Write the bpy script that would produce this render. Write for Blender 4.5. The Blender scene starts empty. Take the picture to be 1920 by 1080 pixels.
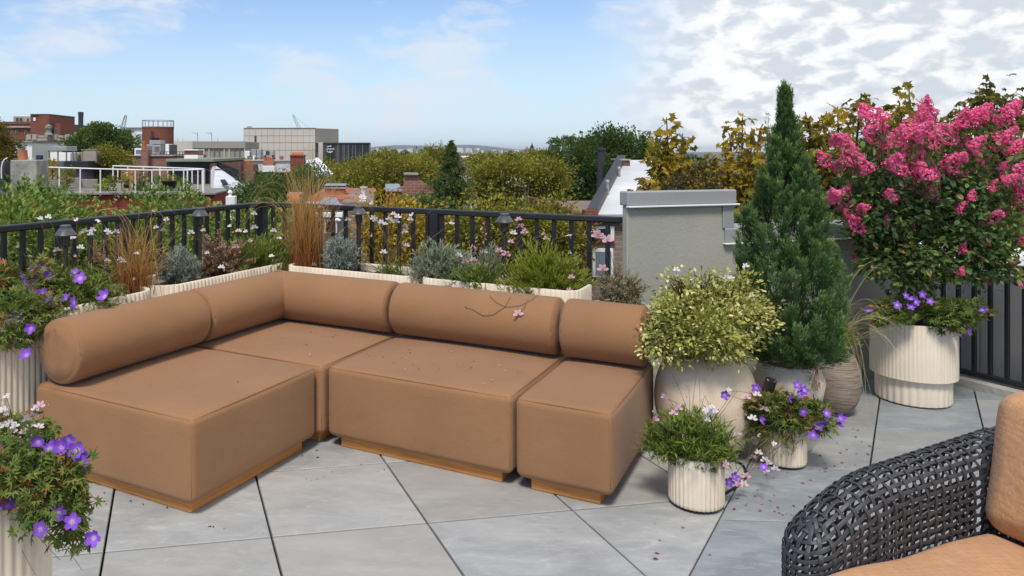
import bpy, math, random
import numpy as np
from mathutils import Vector, Matrix

R = math.radians
scene = bpy.context.scene
COL = scene.collection

# ------------------------------------------------------------------ camera
EYE = 1.455                      # standing eye height above the terrace floor
FOC, CX, CY = 1440.0, 720.0, 283.0   # focal length and principal point, in pixels of the 1920 px photo
cam_d = bpy.data.cameras.new('camera')
cam = bpy.data.objects.new('camera', cam_d); COL.objects.link(cam)
cam.location = (0, 0, EYE); cam.rotation_euler = (R(90), 0, 0)
cam_d.sensor_fit = 'HORIZONTAL'; cam_d.sensor_width = 36.0
cam_d.lens = 36.0 * FOC / 1920.0
cam_d.shift_x = (960 - CX) / 1920.0
cam_d.shift_y = -(540 - CY) / 1920.0
cam_d.clip_start = 0.05; cam_d.clip_end = 20000
scene.camera = cam

# ------------------------------------------------------------------ light
SUN_EL, SUN_AZ = 57.0, 196.0     # degrees; azimuth clockwise from +Y (behind the camera, a little to the left)
sun_d = bpy.data.lights.new('sun', 'SUN'); sun_d.energy = 2.5; sun_d.angle = R(14); sun_d.color = (1.0, 0.92, 0.80)
sun = bpy.data.objects.new('sun', sun_d); COL.objects.link(sun)
_sd = Vector((math.sin(R(SUN_AZ)) * math.cos(R(SUN_EL)), math.cos(R(SUN_AZ)) * math.cos(R(SUN_EL)), math.sin(R(SUN_EL))))
sun.rotation_euler = _sd.to_track_quat('Z', 'Y').to_euler()
sun.location = (0, 0, 30)

world = bpy.data.worlds.new('World'); scene.world = world; world.use_nodes = True
wt = world.node_tree; wt.nodes.clear()
def wn(t, **kw):
    n = wt.nodes.new(t)
    for k, v in kw.items(): setattr(n, k, v)
    return n
def wl(a, b): wt.links.new(a, b)
def wmath(op, a, b=None, c=None, clamp=False):
    n = wn('ShaderNodeMath', operation=op, use_clamp=clamp)
    for i, v in enumerate((a, b, c)):
        if v is None: continue
        if isinstance(v, (int, float)): n.inputs[i].default_value = v
        else: wl(v, n.inputs[i])
    return n.outputs[0]
def wsmooth(v, a, b, lo=0.0, hi=1.0):
    n = wn('ShaderNodeMapRange', interpolation_type='SMOOTHSTEP')
    wl(v, n.inputs['Value']); n.inputs['From Min'].default_value = a; n.inputs['From Max'].default_value = b
    n.inputs['To Min'].default_value = lo; n.inputs['To Max'].default_value = hi
    return n.outputs[0]
def wmix(f, a, b):
    n = wn('ShaderNodeMix', data_type='RGBA')
    if isinstance(f, float): n.inputs[0].default_value = f
    else: wl(f, n.inputs[0])
    for i, v in ((6, a), (7, b)):
        if isinstance(v, tuple): n.inputs[i].default_value = (*v, 1)
        else: wl(v, n.inputs[i])
    return n.outputs[2]
sky = wn('ShaderNodeTexSky', sky_type='NISHITA'); sky.sun_disc = False
sky.sun_elevation = R(SUN_EL); sky.sun_rotation = R(SUN_AZ); sky.altitude = 20; sky.air_density = 1.0; sky.dust_density = 0.6; sky.ozone_density = 1.6
geo = wn('ShaderNodeTexCoord'); sep = wn('ShaderNodeSeparateXYZ'); wl(geo.outputs['Generated'], sep.inputs[0])
dx, dy, dz = sep.outputs
zz = wmath('ADD', wmath('MAXIMUM', dz, 0.0), 0.16)
comb = wn('ShaderNodeCombineXYZ'); wl(wmath('DIVIDE', dx, zz), comb.inputs[0]); wl(wmath('DIVIDE', dy, zz), comb.inputs[1])
def wnoise(scale, detail, rough, dist, vec, off=(0, 0, 0), sc=(1, 1, 1)):
    m = wn('ShaderNodeMapping'); m.inputs['Location'].default_value = off; m.inputs['Scale'].default_value = sc
    wl(vec, m.inputs['Vector'])
    n = wn('ShaderNodeTexNoise'); n.inputs['Scale'].default_value = scale; n.inputs['Detail'].default_value = detail
    n.inputs['Roughness'].default_value = rough; n.inputs['Distortion'].default_value = dist
    wl(m.outputs[0], n.inputs['Vector'])
    return n.outputs['Fac']
streak = wnoise(3.4, 5, 0.5, 0.2, geo.outputs['Generated'], (3.1, 1.7, 0.35), (1, 1, 2.6))
wisp = wnoise(15.0, 8, 0.62, 0.5, geo.outputs['Generated'], (7.3, 2.2, 0.0), (1, 1, 2.4))
puff = wnoise(31.0, 4, 0.5, 0.25, geo.outputs['Generated'], (1.3, 5.2, 0.0), (1, 1, 1.9))
bank = wnoise(0.8, 4, 0.5, 0.2, comb.outputs[0], (9.0, 0.4, 0.0), (1, 1, 1))
east = wsmooth(dx, 0.24, 0.40)                               # the cloud cover thickens towards the right
thin = wmath('MULTIPLY', wsmooth(wmath('ADD', streak, wmath('MULTIPLY', wisp, 0.55)), 0.76, 0.98), 0.80)
thick = wsmooth(wmath('ADD', puff, wmath('MULTIPLY', bank, 0.25)), 0.34, 0.52, 0.80, 1.0)
cover = wmath('ADD', wmath('MULTIPLY', thin, wmath('SUBTRACT', 1.0, east)), wmath('MULTIPLY', thick, east), clamp=True)
shade = wsmooth(wmath('ADD', puff, wmath('MULTIPLY', wsmooth(dz, 0.02, 0.16), -0.05)), 0.36, 0.57)
CLOUD_W = (8.4, 8.5, 8.6); CLOUD_G = (5.6, 6.05, 6.6)
cl_east = wmix(shade, CLOUD_G, CLOUD_W)
cl = wmix(east, (6.4, 6.9, 7.5), cl_east)
veil = wmath('MULTIPLY', wsmooth(dz, 0.26, -0.02), 0.72)       # paler towards the horizon
veil = wmath('ADD', veil, 0.06)
tinted = wn('ShaderNodeMix', data_type='RGBA', blend_type='MULTIPLY'); tinted.inputs[0].default_value = 1.0; wl(sky.outputs[0], tinted.inputs[6]); tinted.inputs[7].default_value = (0.92, 1.06, 1.30, 1)
lifted = wmix(veil, tinted.outputs[2], (5.7, 7.15, 8.1))
skyc = wmix(cover, lifted, cl)
bg = wn('ShaderNodeBackground'); bg.inputs['Strength'].default_value = 0.092
wl(skyc, bg.inputs['Color'])
wo = wn('ShaderNodeOutputWorld'); wl(bg.outputs[0], wo.inputs['Surface'])

vs = scene.view_settings
vs.view_transform = 'Standard'; vs.look = 'None'; vs.exposure = 0.42; vs.gamma = 1.0; vs.use_curve_mapping = False
scene.render.engine = 'CYCLES'
scene.cycles.max_bounces = 6; scene.cycles.diffuse_bounces = 3; scene.cycles.glossy_bounces = 2
scene.cycles.transmission_bounces = 3; scene.cycles.transparent_max_bounces = 4
try:
    scene.cycles.use_denoising = True; scene.cycles.denoiser = 'OPENIMAGEDENOISE'
except Exception: pass

# ------------------------------------------------------------------ where things stand
def P(px, py, Y):                # the point at distance Y seen at photo pixel (px, py)
    return np.array(((px - CX) / FOC * Y, Y, EYE - (py - CY) / FOC * Y))
def G(px, py, z=0.0):            # the point at height z seen at photo pixel (px, py)
    Y = FOC * (EYE - z) / (py - CY)
    return np.array(((px - CX) / FOC * Y, Y, z))
E1 = np.array((0.868, -0.496, 0.0)); E1 /= np.linalg.norm(E1)   # along the main run of the sofa, to the right
E2 = np.array((-E1[1], E1[0], 0.0))                             # away from the camera
S0 = np.array((-0.757, 3.02, 0.0))
UP = np.array((0.0, 0.0, 1.0))
def S(a, b, z=0.0): return S0 + a * E1 + b * E2 + z * UP
SAX = np.array((E1, E2, UP))     # rows are the axes
GROUND = -12.5

# ------------------------------------------------------------------ mesh building
def nrm(v):
    v = np.asarray(v, float)
    return v / np.maximum(np.linalg.norm(v, axis=-1, keepdims=True), 1e-9)

class MB:
    def __init__(s): s.v = []; s.g = []; s.n = 0; s.t = []
    def add(s, v, f, mat=0, tint=0.5):
        v = np.asarray(v, float).reshape(-1, 3)
        if isinstance(f, np.ndarray): s.g.append((f.astype(np.int64) + s.n, mat))
        else:
            by = {}
            for q in f: by.setdefault(len(q), []).append(q)
            for k, q in by.items(): s.g.append((np.array(q, np.int64) + s.n, mat))
        t = np.broadcast_to(np.asarray(tint, float), (len(v),))
        s.v.append(v); s.t.append(t); s.n += len(v)
    def box(s, lo, hi, ax=None, org=None, mat=0, tint=0.5):
        lo = np.asarray(lo, float); hi = np.asarray(hi, float)
        c = np.array([(x, y, z) for z in (0, 1) for y in (0, 1) for x in (0, 1)], float)
        v = lo + c * (hi - lo)
        if ax is not None: v = v @ np.asarray(ax)
        if org is not None: v = v + np.asarray(org)
        s.add(v, np.array([(0, 2, 3, 1), (4, 5, 7, 6), (0, 1, 5, 4), (2, 6, 7, 3), (0, 4, 6, 2), (1, 3, 7, 5)]), mat, tint)
    def bbox(s, lo, hi, bv=0.004, ax=None, org=None, mat=0, tint=0.5):   # box with chamfered edges
        lo = np.asarray(lo, float); hi = np.asarray(hi, float); h = (hi - lo) / 2; c = (hi + lo) / 2
        bv = min(bv, *(h * 0.9))
        V = []; idx = {}
        for sx in (-1, 1):
            for sy in (-1, 1):
                for sz in (-1, 1):
                    for a in range(3):
                        p = np.array((sx * (h[0] - bv), sy * (h[1] - bv), sz * (h[2] - bv)))
                        p[a] = (sx, sy, sz)[a] * h[a]
                        idx[(sx, sy, sz, a)] = len(V); V.append(p + c)
        F = []
        for a in range(3):
            b, d = (a + 1) % 3, (a + 2) % 3
            for sg in (-1, 1):
                q = []
                for (u, w) in ((-1, -1), (1, -1), (1, 1), (-1, 1)):
                    k = [0, 0, 0]; k[a] = sg; k[b] = u; k[d] = w
                    q.append(idx[(*k, a)])
                F.append(q if sg > 0 else q[::-1])
            for u in (-1, 1):                       # edges parallel to axis a
                for w in (-1, 1):
                    k0 = [0, 0, 0]; k0[a] = -1; k0[b] = u; k0[d] = w
                    k1 = list(k0); k1[a] = 1
                    q = [idx[(*k0, b)], idx[(*k1, b)], idx[(*k1, d)], idx[(*k0, d)]]
                    F.append(q if u * w < 0 else q[::-1])
        for sx in (-1, 1):
            for sy in (-1, 1):
                for sz in (-1, 1):
                    q = [idx[(sx, sy, sz, 0)], idx[(sx, sy, sz, 1)], idx[(sx, sy, sz, 2)]]
                    F.append(q if sx * sy * sz > 0 else q[::-1])
        v = np.array(V)
        if ax is not None: v = v @ np.asarray(ax)
        if org is not None: v = v + np.asarray(org)
        s.add(v, F, mat, tint)
    def prism(s, poly, z0, z1, mat=0, tint=0.5):
        n = len(poly); p = np.asarray(poly, float)[:, :2]
        v = np.vstack([np.c_[p, np.full(n, z0)], np.c_[p, np.full(n, z1)]])
        F = [list(range(n))[::-1], list(range(n, 2 * n))] + [[i, (i + 1) % n, n + (i + 1) % n, n + i] for i in range(n)]
        s.add(v, F, mat, tint)
    def tube(s, pts, r, k=8, mat=0, tint=0.5, cap=True):
        pts = np.asarray(pts, float); n = len(pts)
        r = np.broadcast_to(np.asarray(r, float), (n,))
        t = nrm(np.gradient(pts, axis=0))
        u = np.cross(t[0], (0, 0, 1.0)); u = nrm(u) if np.linalg.norm(u) > 1e-3 else np.array((1.0, 0, 0))
        a = np.linspace(0, 2 * math.pi, k, endpoint=False); V = []
        for i in range(n):
            u = nrm(u - t[i] * np.dot(u, t[i])); w = np.cross(t[i], u)
            V.append(pts[i] + r[i] * (np.cos(a)[:, None] * u + np.sin(a)[:, None] * w))
        F = []
        for i in range(n - 1):
            for j in range(k):
                F.append([i * k + j, i * k + (j + 1) % k, (i + 1) * k + (j + 1) % k, (i + 1) * k + j])
        if cap: F += [list(range(k))[::-1], list(range((n - 1) * k, n * k))]
        s.add(np.vstack(V), F, mat, tint)
    def lathe(s, prof, k=48, org=(0, 0, 0), mat=0, flute=None, tint=0.5, a0=0.0, a1=2 * math.pi):
        # prof: (r, z); flute: (count, depth, zlo, zhi)
        full = abs(a1 - a0 - 2 * math.pi) < 1e-6
        a = np.linspace(a0, a1, k, endpoint=not full); V = []
        for (r, z) in prof:
            rr = np.full(len(a), float(r))
            if flute and flute[2] - 1e-6 <= z <= flute[3] + 1e-6 and r > 0.01:
                rr = rr - flute[1] * np.abs(np.cos(a * flute[0] / 2)) ** 3
            V.append(np.c_[rr * np.cos(a), rr * np.sin(a), np.full(len(a), z)])
        n = len(a); F = []
        for i in range(len(prof) - 1):
            for j in range(n if full else n - 1):
                F.append([i * n + j, i * n + (j + 1) % n, (i + 1) * n + (j + 1) % n, (i + 1) * n + j])
        s.add(np.vstack(V) + np.asarray(org), np.array(F), mat, tint)
    def build(s, name, mats, parent=None, loc=None, smooth=False, angle=None):
        me = bpy.data.meshes.new(name)
        if s.n:
            v = np.vstack(s.v)
            base = WLOC.get(parent.name, np.zeros(3)) if parent is not None else (np.asarray(loc, float) if loc is not None else np.zeros(3))
            v = v - base
            me.vertices.add(len(v)); me.vertices.foreach_set('co', v.astype(np.float32).ravel())
            li = np.concatenate([g.ravel() for g, m in s.g]); tot = np.concatenate([np.full(len(g), g.shape[1]) for g, m in s.g])
            mi = np.concatenate([np.full(len(g), m) for g, m in s.g])
            me.loops.add(len(li)); me.loops.foreach_set('vertex_index', li.astype(np.int32))
            me.polygons.add(len(tot)); me.polygons.foreach_set('loop_start', np.r_[0, np.cumsum(tot)[:-1]].astype(np.int32))
            me.polygons.foreach_set('material_index', mi.astype(np.int32))
            me.polygons.foreach_set('use_smooth', np.full(len(tot), bool(smooth)))
            at = me.attributes.new('tint', 'FLOAT', 'POINT'); at.data.foreach_set('value', np.concatenate(s.t).astype(np.float32))
        for m in (mats if isinstance(mats, (list, tuple)) else [mats]): me.materials.append(m)
        me.update(calc_edges=True)
        if smooth and angle: me.set_sharp_from_angle(angle=R(angle))
        o = bpy.data.objects.new(name, me); COL.objects.link(o)
        if parent is not None:
            o.parent = parent; WLOC[o.name] = WLOC.get(parent.name, np.zeros(3))
        elif loc is not None:
            o.location = tuple(loc); WLOC[o.name] = np.asarray(loc, float)
        return o

WLOC = {}                        # world origin of a thing (things are never rotated, their meshes are)
def tag(o, label=None, cat=None, group=None, kind=None):
    if label: o['label'] = label
    if cat: o['category'] = cat
    if group: o['group'] = group
    if kind: o['kind'] = kind
    return o
def thing(name, label, cat, loc=(0, 0, 0), group=None):
    o = bpy.data.objects.new(name, None); COL.objects.link(o)
    o.location = tuple(loc); o.empty_display_size = 0.1
    WLOC[o.name] = np.asarray(loc, float)
    return tag(o, label, cat, group)
def inst(proto, name, parent, pos, rot=None, scale=1.0):   # a part that shares mesh data; pos in world coordinates
    o = bpy.data.objects.new(name, proto); COL.objects.link(o)
    M = Matrix.Identity(3) if rot is None else Matrix([list(map(float, r)) for r in np.asarray(rot)])
    sc = (scale,) * 3 if isinstance(scale, (int, float)) else scale
    o.parent = parent
    o.matrix_basis = Matrix.LocRotScale(Vector(tuple(np.asarray(pos) - WLOC.get(parent.name, np.zeros(3)))) if parent is not None else Vector(tuple(pos)), M.to_quaternion(), Vector(sc))
    return o
def proto(mb, name, mats, smooth=False):
    o = mb.build(name, mats, smooth=smooth); me = o.data
    bpy.data.objects.remove(o); return me

# ------------------------------------------------------------------ foliage helpers
T_LEAF = (np.array([(0, 0, 0), (.45, .27, .07), (1, 0, -.03), (.45, -.27, .07)]), np.array([(0, 1, 2), (0, 2, 3)]))
T_OVAL = (np.array([(0, 0, 0), (.28, .26, .06), (.68, .24, .05), (1, 0, -.06), (.68, -.24, .05), (.28, -.26, .06)]), np.array([(0, 1, 2, 3), (0, 3, 4, 5)]))
T_NEEDLE = (np.array([(0, -.07, 0), (0, .07, 0), (1, 0, 0)]), np.array([(0, 1, 2)]))
T_BLADE = (np.array([(0, -.06, 0), (0, .06, 0), (.55, .085, .03), (.55, -.085, .03), (1, 0, 0)]), np.array([(0, 1, 2), (0, 2, 3), (3, 2, 4)]))
def lobed(lobes, valley, droop=0.12):
    pts = [(0, 0, 0)]; ang = [l[0] for l in lobes]
    for i, (a, r) in enumerate(lobes):
        if i: 
            m = (ang[i - 1] + a) / 2; pts.append((valley * math.cos(m), valley * math.sin(m), 0.04))
        pts.append((r * math.cos(a - .16), r * math.sin(a - .16) * 1, -droop * r * .5)) if False else None
        pts.append((r * math.cos(a), r * math.sin(a), -droop * r * r))
    n = len(pts)
    f = [(0, i, i + 1) for i in range(1, n - 1)]
    return np.array([p for p in pts]), np.array(f)
T_PLANE = lobed([(-2.3, .62), (-1.9, .55), (-1.05, .90), (-.62, .72), (0, 1.05), (.62, .72), (1.05, .90), (1.9, .55), (2.3, .62)], .58, .22)
T_GERAN = lobed([(-2.5, .7), (-1.5, .9), (-.75, 1.0), (0, 1.05), (.75, 1.0), (1.5, .9), (2.5, .7)], .42, .2)

def frames(x, rng, up=None, wob=0.5):
    x = nrm(x); n = len(x)
    u = rng.normal(size=(n, 3)) * wob + (np.array((0, 0, 1.0)) if up is None else up)
    y = nrm(np.cross(u, x)); z = np.cross(x, y)
    return np.stack([x, y, z], axis=1)           # rows: local axes in world
def scatter(mb, tpl, pos, fr, size, mat=0, tint=None):
    tv, tf = tpl; n = len(pos); k = len(tv)
    size = np.broadcast_to(np.asarray(size, float), (n,))
    v = np.einsum('kc,ncd->nkd', tv, fr) * size[:, None, None] + pos[:, None, :]
    f = tf[None] + (np.arange(n) * k)[:, None, None]
    t = 0.5 if tint is None else np.repeat(tint, k)
    mb.add(v.reshape(-1, 3), f.reshape(-1, tf.shape[1]), mat, t)
def bez(p0, pc, p1, m):
    t = np.linspace(0, 1, m)[None, :, None]
    return (1 - t) ** 2 * p0[:, None] + 2 * t * (1 - t) * pc[:, None] + t * t * p1[:, None]
def stems(mb, p0, p1, bow, r0, r1, rng, m=6, k=3, mat=0, tint=0.5):
    p0 = np.asarray(p0, float).reshape(-1, 3); p1 = np.asarray(p1, float).reshape(-1, 3); n = len(p0)
    pc = (p0 + p1) / 2 + np.asarray(bow, float).reshape(-1, 3)
    q = bez(p0, pc, p1, m); t = nrm(np.gradient(q, axis=1))
    u = nrm(np.cross(t, (0.31, 0.87, 0.13))); w = np.cross(t, u)
    r = np.linspace(1, 0, m)[None, :, None] * (np.asarray(r0) - np.asarray(r1)) + r1
    a = np.linspace(0, 2 * math.pi, k, endpoint=False)
    v = q[:, :, None] + r[..., None] * (np.cos(a)[None, None, :, None] * u[:, :, None] + np.sin(a)[None, None, :, None] * w[:, :, None])
    i = np.arange(m - 1)[:, None]; j = np.arange(k)[None]
    f = np.stack([i * k + j, i * k + (j + 1) % k, (i + 1) * k + (j + 1) % k, (i + 1) * k + j], -1).reshape(-1, 4)
    F = f[None] + (np.arange(n) * m * k)[:, None, None]
    tt = np.repeat(np.broadcast_to(np.asarray(tint, float), (n,)), m * k)
    mb.add(v.reshape(-1, 3), F.reshape(-1, 4), mat, tt)
def blades(mb, p0, pc, p1, w, rng, m=7, mat=0, tint=0.5, tgrad=None):
    n = len(p0); q = bez(p0, pc, p1, m); t = nrm(np.gradient(q, axis=1))
    sd = nrm(np.cross(t, rng.normal(size=(n, 1, 3))))
    ww = np.broadcast_to(np.asarray(w, float), (n,))[:, None] * (np.linspace(1, 0, m)[None] ** 0.6 * 0.9 + 0.1)
    v = np.stack([q - sd * ww[..., None] / 2, q + sd * ww[..., None] / 2], 2)
    i = np.arange(m - 1)
    f = np.stack([2 * i, 2 * i + 1, 2 * i + 3, 2 * i + 2], -1)
    F = f[None] + (np.arange(n) * m * 2)[:, None, None]
    tt = np.broadcast_to(np.asarray(tint, float), (n,))[:, None]
    if tgrad is not None: tt = np.clip(tt + np.linspace(0, 1, m)[None] * tgrad, 0, 1)
    else: tt = np.repeat(tt, m, 1)
    mb.add(v.reshape(-1, 3), F.reshape(-1, 4), mat, np.repeat(tt.reshape(-1), 2))
def clumps(rng, c, r, n, shell=0.5):
    d = nrm(rng.normal(size=(n, 3))); s = shell + (1 - shell) * rng.random((n, 1)) ** 0.6
    return np.asarray(c) + d * s * np.asarray(r), d
def leaf_mass(mb, rng, c, r, ncl, nleaf, cr, size, tpl, shell=0.5, mat=0, zmin=None, flat=0.7, droop=0.0, tvar=0.25):
    cc, cd = clumps(rng, c, r, ncl, shell)
    if zmin is not None: cc[:, 2] = np.maximum(cc[:, 2], zmin)
    k = rng.integers(0, ncl, nleaf)
    off = rng.normal(size=(nleaf, 3)); off *= np.minimum(1, 1.7 / np.linalg.norm(off, axis=1, keepdims=True)); off = off * np.array((1, 1, flat)) * cr * (0.6 + 0.8 * rng.random((ncl, 1))[k])
    pos = cc[k] + off
    out = nrm(off) * 0.8 + cd[k] * 0.5 + rng.normal(size=(nleaf, 3)) * 0.5 + np.array((0, 0, -droop))
    fr = frames(out, rng, wob=0.55)
    tint = np.clip(rng.random(ncl)[k] * 0.5 + rng.normal(size=nleaf) * tvar * 0.6 + 0.25, 0, 1)
    scatter(mb, tpl, pos, fr, size * (0.65 + 0.7 * rng.random(nleaf)), mat, tint)
    return cc
# ------------------------------------------------------------------ materials
class NT:
    def __init__(s, name):
        s.m = bpy.data.materials.new(name); s.m.use_nodes = True; s.t = s.m.node_tree; s.t.nodes.clear()
        s.out = s.n('ShaderNodeOutputMaterial')
    def n(s, t, **kw):
        x = s.t.nodes.new(t)
        for k, v in kw.items(): setattr(x, k, v)
        return x
    def l(s, a, b): s.t.links.new(a, b)
    def setv(s, sock, v):
        if isinstance(v, tuple): sock.default_value = (*v, 1) if len(v) == 3 and len(sock.default_value) == 4 else v
        elif isinstance(v, (int, float)): sock.default_value = v
        else: s.l(v, sock)
    def bsdf(s, col, rough=0.6, metal=0.0, spec=0.5, **kw):
        b = s.n('ShaderNodeBsdfPrincipled'); s.setv(b.inputs['Base Color'], col); s.setv(b.inputs['Roughness'], rough)
        s.setv(b.inputs['Metallic'], metal); s.setv(b.inputs['Specular IOR Level'], spec)
        for k, v in kw.items(): s.setv(b.inputs[k.replace('_', ' ')], v)
        s.b = b; s.l(b.outputs[0], s.out.inputs['Surface']); return b
    def co(s, kind='Object'): return s.n('ShaderNodeTexCoord').outputs[kind]
    def map(s, v, sc=(1, 1, 1), loc=(0, 0, 0), rot=(0, 0, 0)):
        m = s.n('ShaderNodeMapping'); s.l(v, m.inputs[0]); m.inputs['Scale'].default_value = sc; m.inputs['Location'].default_value = loc; m.inputs['Rotation'].default_value = rot
        return m.outputs[0]
    def noise(s, scale, v=None, detail=6, rough=0.55, dist=0.0):
        x = s.n('ShaderNodeTexNoise'); x.inputs['Scale'].default_value = scale; x.inputs['Detail'].default_value = detail
        x.inputs['Roughness'].default_value = rough; x.inputs['Distortion'].default_value = dist
        s.l(v if v is not None else s.co(), x.inputs['Vector']); return x.outputs['Fac']
    def ramp(s, f, stops):
        x = s.n('ShaderNodeValToRGB'); e = x.color_ramp.elements
        while len(e) < len(stops): e.new(0.5)
        for i, (p, c) in enumerate(stops): e[i].position = p; e[i].color = (*c, 1)
        s.l(f, x.inputs[0]); return x.outputs[0]
    def mix(s, f, a, b, mode='MIX'):
        x = s.n('ShaderNodeMix', data_type='RGBA', blend_type=mode)
        s.setv(x.inputs[0], f); s.setv(x.inputs[6], a); s.setv(x.inputs[7], b); return x.outputs[2]
    def rng(s, v, a, b, lo, hi):
        x = s.n('ShaderNodeMapRange'); s.l(v, x.inputs[0])
        for i, q in enumerate((a, b, lo, hi)): x.inputs[1 + i].default_value = q
        return x.outputs[0]
    def bump(s, h, strength=0.2, dist=0.01, prev=None):
        x = s.n('ShaderNodeBump'); x.inputs['Strength'].default_value = strength; x.inputs['Distance'].default_value = dist
        s.l(h, x.inputs['Height'])
        if prev is not None: s.l(prev, x.inputs['Normal'])
        s.l(x.outputs[0], s.b.inputs['Normal']); return x.outputs[0]
def scl(c, f): return tuple(min(1.0, x * f) for x in c)
def mat(name, col, rough=0.6, var=0.15, nscale=6.0, bump=0.0, bscale=40.0, metal=0.0, spec=0.4, detail=6, coat=0.0, bdist=0.004):
    t = NT(name); f = t.noise(nscale, detail=detail)
    c = t.ramp(f, [(0.3, scl(col, 1 - var)), (0.7, scl(col, 1 + var))])
    t.bsdf(c, rough, metal, spec)
    if coat: t.b.inputs['Coat Weight'].default_value = coat
    if bump: t.bump(t.noise(bscale, detail=4), bump, bdist)
    return t.m
def foliage(name, stops, rough=0.55, trans=0.28, spec=0.3):
    t = NT(name); a = t.n('ShaderNodeAttribute', attribute_name='tint')
    c = t.ramp(a.outputs['Fac'], stops)
    t.bsdf(c, rough, 0, spec)
    tr = t.n('ShaderNodeBsdfTranslucent'); t.l(t.mix(0.35, c, (0.30, 0.34, 0.05)), tr.inputs[0])
    mx = t.n('ShaderNodeMixShader'); mx.inputs[0].default_value = trans
    t.l(t.b.outputs[0], mx.inputs[1]); t.l(tr.outputs[0], mx.inputs[2]); t.l(mx.outputs[0], t.out.inputs['Surface'])
    return t.m
def brick(name, c1, c2, mortar, scale=1.0, wear=0.35, bw=0.215, bh=0.075):
    t = NT(name); v = t.co(); sp = t.n('ShaderNodeSeparateXYZ'); t.l(v, sp.inputs[0])
    ad = t.n('ShaderNodeMath', operation='ADD'); t.l(sp.outputs[0], ad.inputs[0]); t.l(sp.outputs[1], ad.inputs[1])
    cb = t.n('ShaderNodeCombineXYZ'); t.l(ad.outputs[0], cb.inputs[0]); t.l(sp.outputs[2], cb.inputs[1])
    b = t.n('ShaderNodeTexBrick'); t.l(cb.outputs[0], b.inputs['Vector'])
    b.inputs['Color1'].default_value = (*c1, 1); b.inputs['Color2'].default_value = (*c2, 1); b.inputs['Mortar'].default_value = (*mortar, 1)
    b.inputs['Scale'].default_value = scale; b.inputs['Mortar Size'].default_value = 0.009; b.inputs['Brick Width'].default_value = bw; b.inputs['Row Height'].default_value = bh
    n = t.noise(0.9, v, 8, 0.65); n2 = t.noise(7, v, 5)
    c = t.mix(t.rng(n, 0.42, 0.7, 0, wear), b.outputs['Color'], scl(mortar, 1.1))
    c = t.mix(t.rng(n2, 0.3, 0.7, 0, 0.45), c, scl(c1, 0.55), 'MIX')
    t.bsdf(c, 0.85, 0, 0.2)
    i = t.n('ShaderNodeMath', operation='SUBTRACT'); i.inputs[0].default_value = 1; t.l(b.outputs['Fac'], i.inputs[1])
    t.bump(i.outputs[0], 0.5, 0.01)
    return t.m

M = {}
# sofa cloth: woven outdoor canvas
def cloth(name, col, weave, bumpw, var=0.10, rough=0.85, slub=0.0):
    t = NT(name); v = t.co()
    big = t.noise(2.2, v, 5, 0.5); mid = t.noise(14, v, 4)
    a = t.noise(weave, t.map(v, (1, 0.12, 0.6)), 3); b = t.noise(weave, t.map(v, (0.12, 1, 0.6), (3, 1, 2)), 3)
    w = t.n('ShaderNodeMath', operation='ADD'); t.l(a, w.inputs[0]); t.l(b, w.inputs[1])
    c = t.ramp(big, [(0.3, scl(col, 1 - var)), (0.7, scl(col, 1 + var))])
    c = t.mix(t.rng(w.outputs[0], 0.75, 1.25, 0, 0.28 + slub), c, scl(col, 0.62)); c = t.mix(t.rng(t.noise(0.9, t.map(v, loc=(4, 2, 7)), 7, 0.65), 0.52, 0.75, 0, 0.12), c, (col[0] * 1.15, col[1] * 1.25, col[2] * 1.5))
    t.bsdf(c, rough, 0, 0.25); t.b.inputs['Sheen Weight'].default_value = 0.10; t.b.inputs['Sheen Roughness'].default_value = 0.5
    wr = t.noise(4.5, t.map(v, (1, 1, 1.6), rot=(0.3, 0.2, 0.6)), 3, 0.5, 0.8); n0 = t.bump(wr, 0.08, 0.03); n1 = t.bump(mid, 0.12, 0.02, n0); t.bump(w.outputs[0], bumpw, 0.002, n1)
    return t.m
M['sofa'] = cloth('sofa_canvas', (0.300, 0.157, 0.074), 520, 0.35)
M['seam'] = mat('sofa_seam_thread', (0.27, 0.138, 0.07), 0.9, 0.1)
M['linen'] = cloth('tan_linen', (0.58, 0.315, 0.155), 130, 0.9, 0.08, 0.9, 0.30)
# teak
t = NT('oiled_teak'); v = t.co(); g = t.noise(9, t.map(v, (0.5, 0.5, 14)), 8, 0.6, 0.6); g2 = t.noise(60, t.map(v, (1, 1, 9)), 3)
c = t.ramp(g, [(0.25, (0.34, 0.13, 0.030)), (0.55, (0.58, 0.25, 0.065)), (0.8, (0.68, 0.33, 0.10))]); t.bsdf(c, 0.5, 0, 0.4); t.bump(g2, 0.15, 0.002); M['teak'] = t.m
# cream fibre-cement of the fluted planters
def cement(name, col, speck, rough=0.75, dirt=0.3):
    t = NT(name); v = t.co(); a = t.noise(3, v, 6); b = t.noise(70, v, 4); d = t.noise(1.2, t.map(v, (6, 6, 0.8)), 6, 0.6)
    c = t.ramp(a, [(0.3, scl(col, 0.9)), (0.7, scl(col, 1.06))]); c = t.mix(t.rng(b, 0.52, 0.75, 0, speck), c, scl(col, 0.55))
    c = t.mix(t.rng(d, 0.5, 0.8, 0, dirt), c, (0.30, 0.25, 0.18)); t.bsdf(c, rough, 0, 0.3); t.bump(b, 0.12, 0.003); return t.m
M['cream'] = cement('cream_fibre_cement', (0.78, 0.68, 0.535), 0.08)
M['sand'] = cement('sand_coloured_stoneware', (0.80, 0.65, 0.48), 0.25, 0.7)
M['spk'] = cement('speckled_pale_stoneware', (0.68, 0.61, 0.49), 0.40, 0.7)
t = NT('ribbed_brown_clay'); v = t.co(); w = t.noise(26, t.map(v, (0.35, 0.35, 5.5)), 5, 0.65, 0.4)
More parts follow.
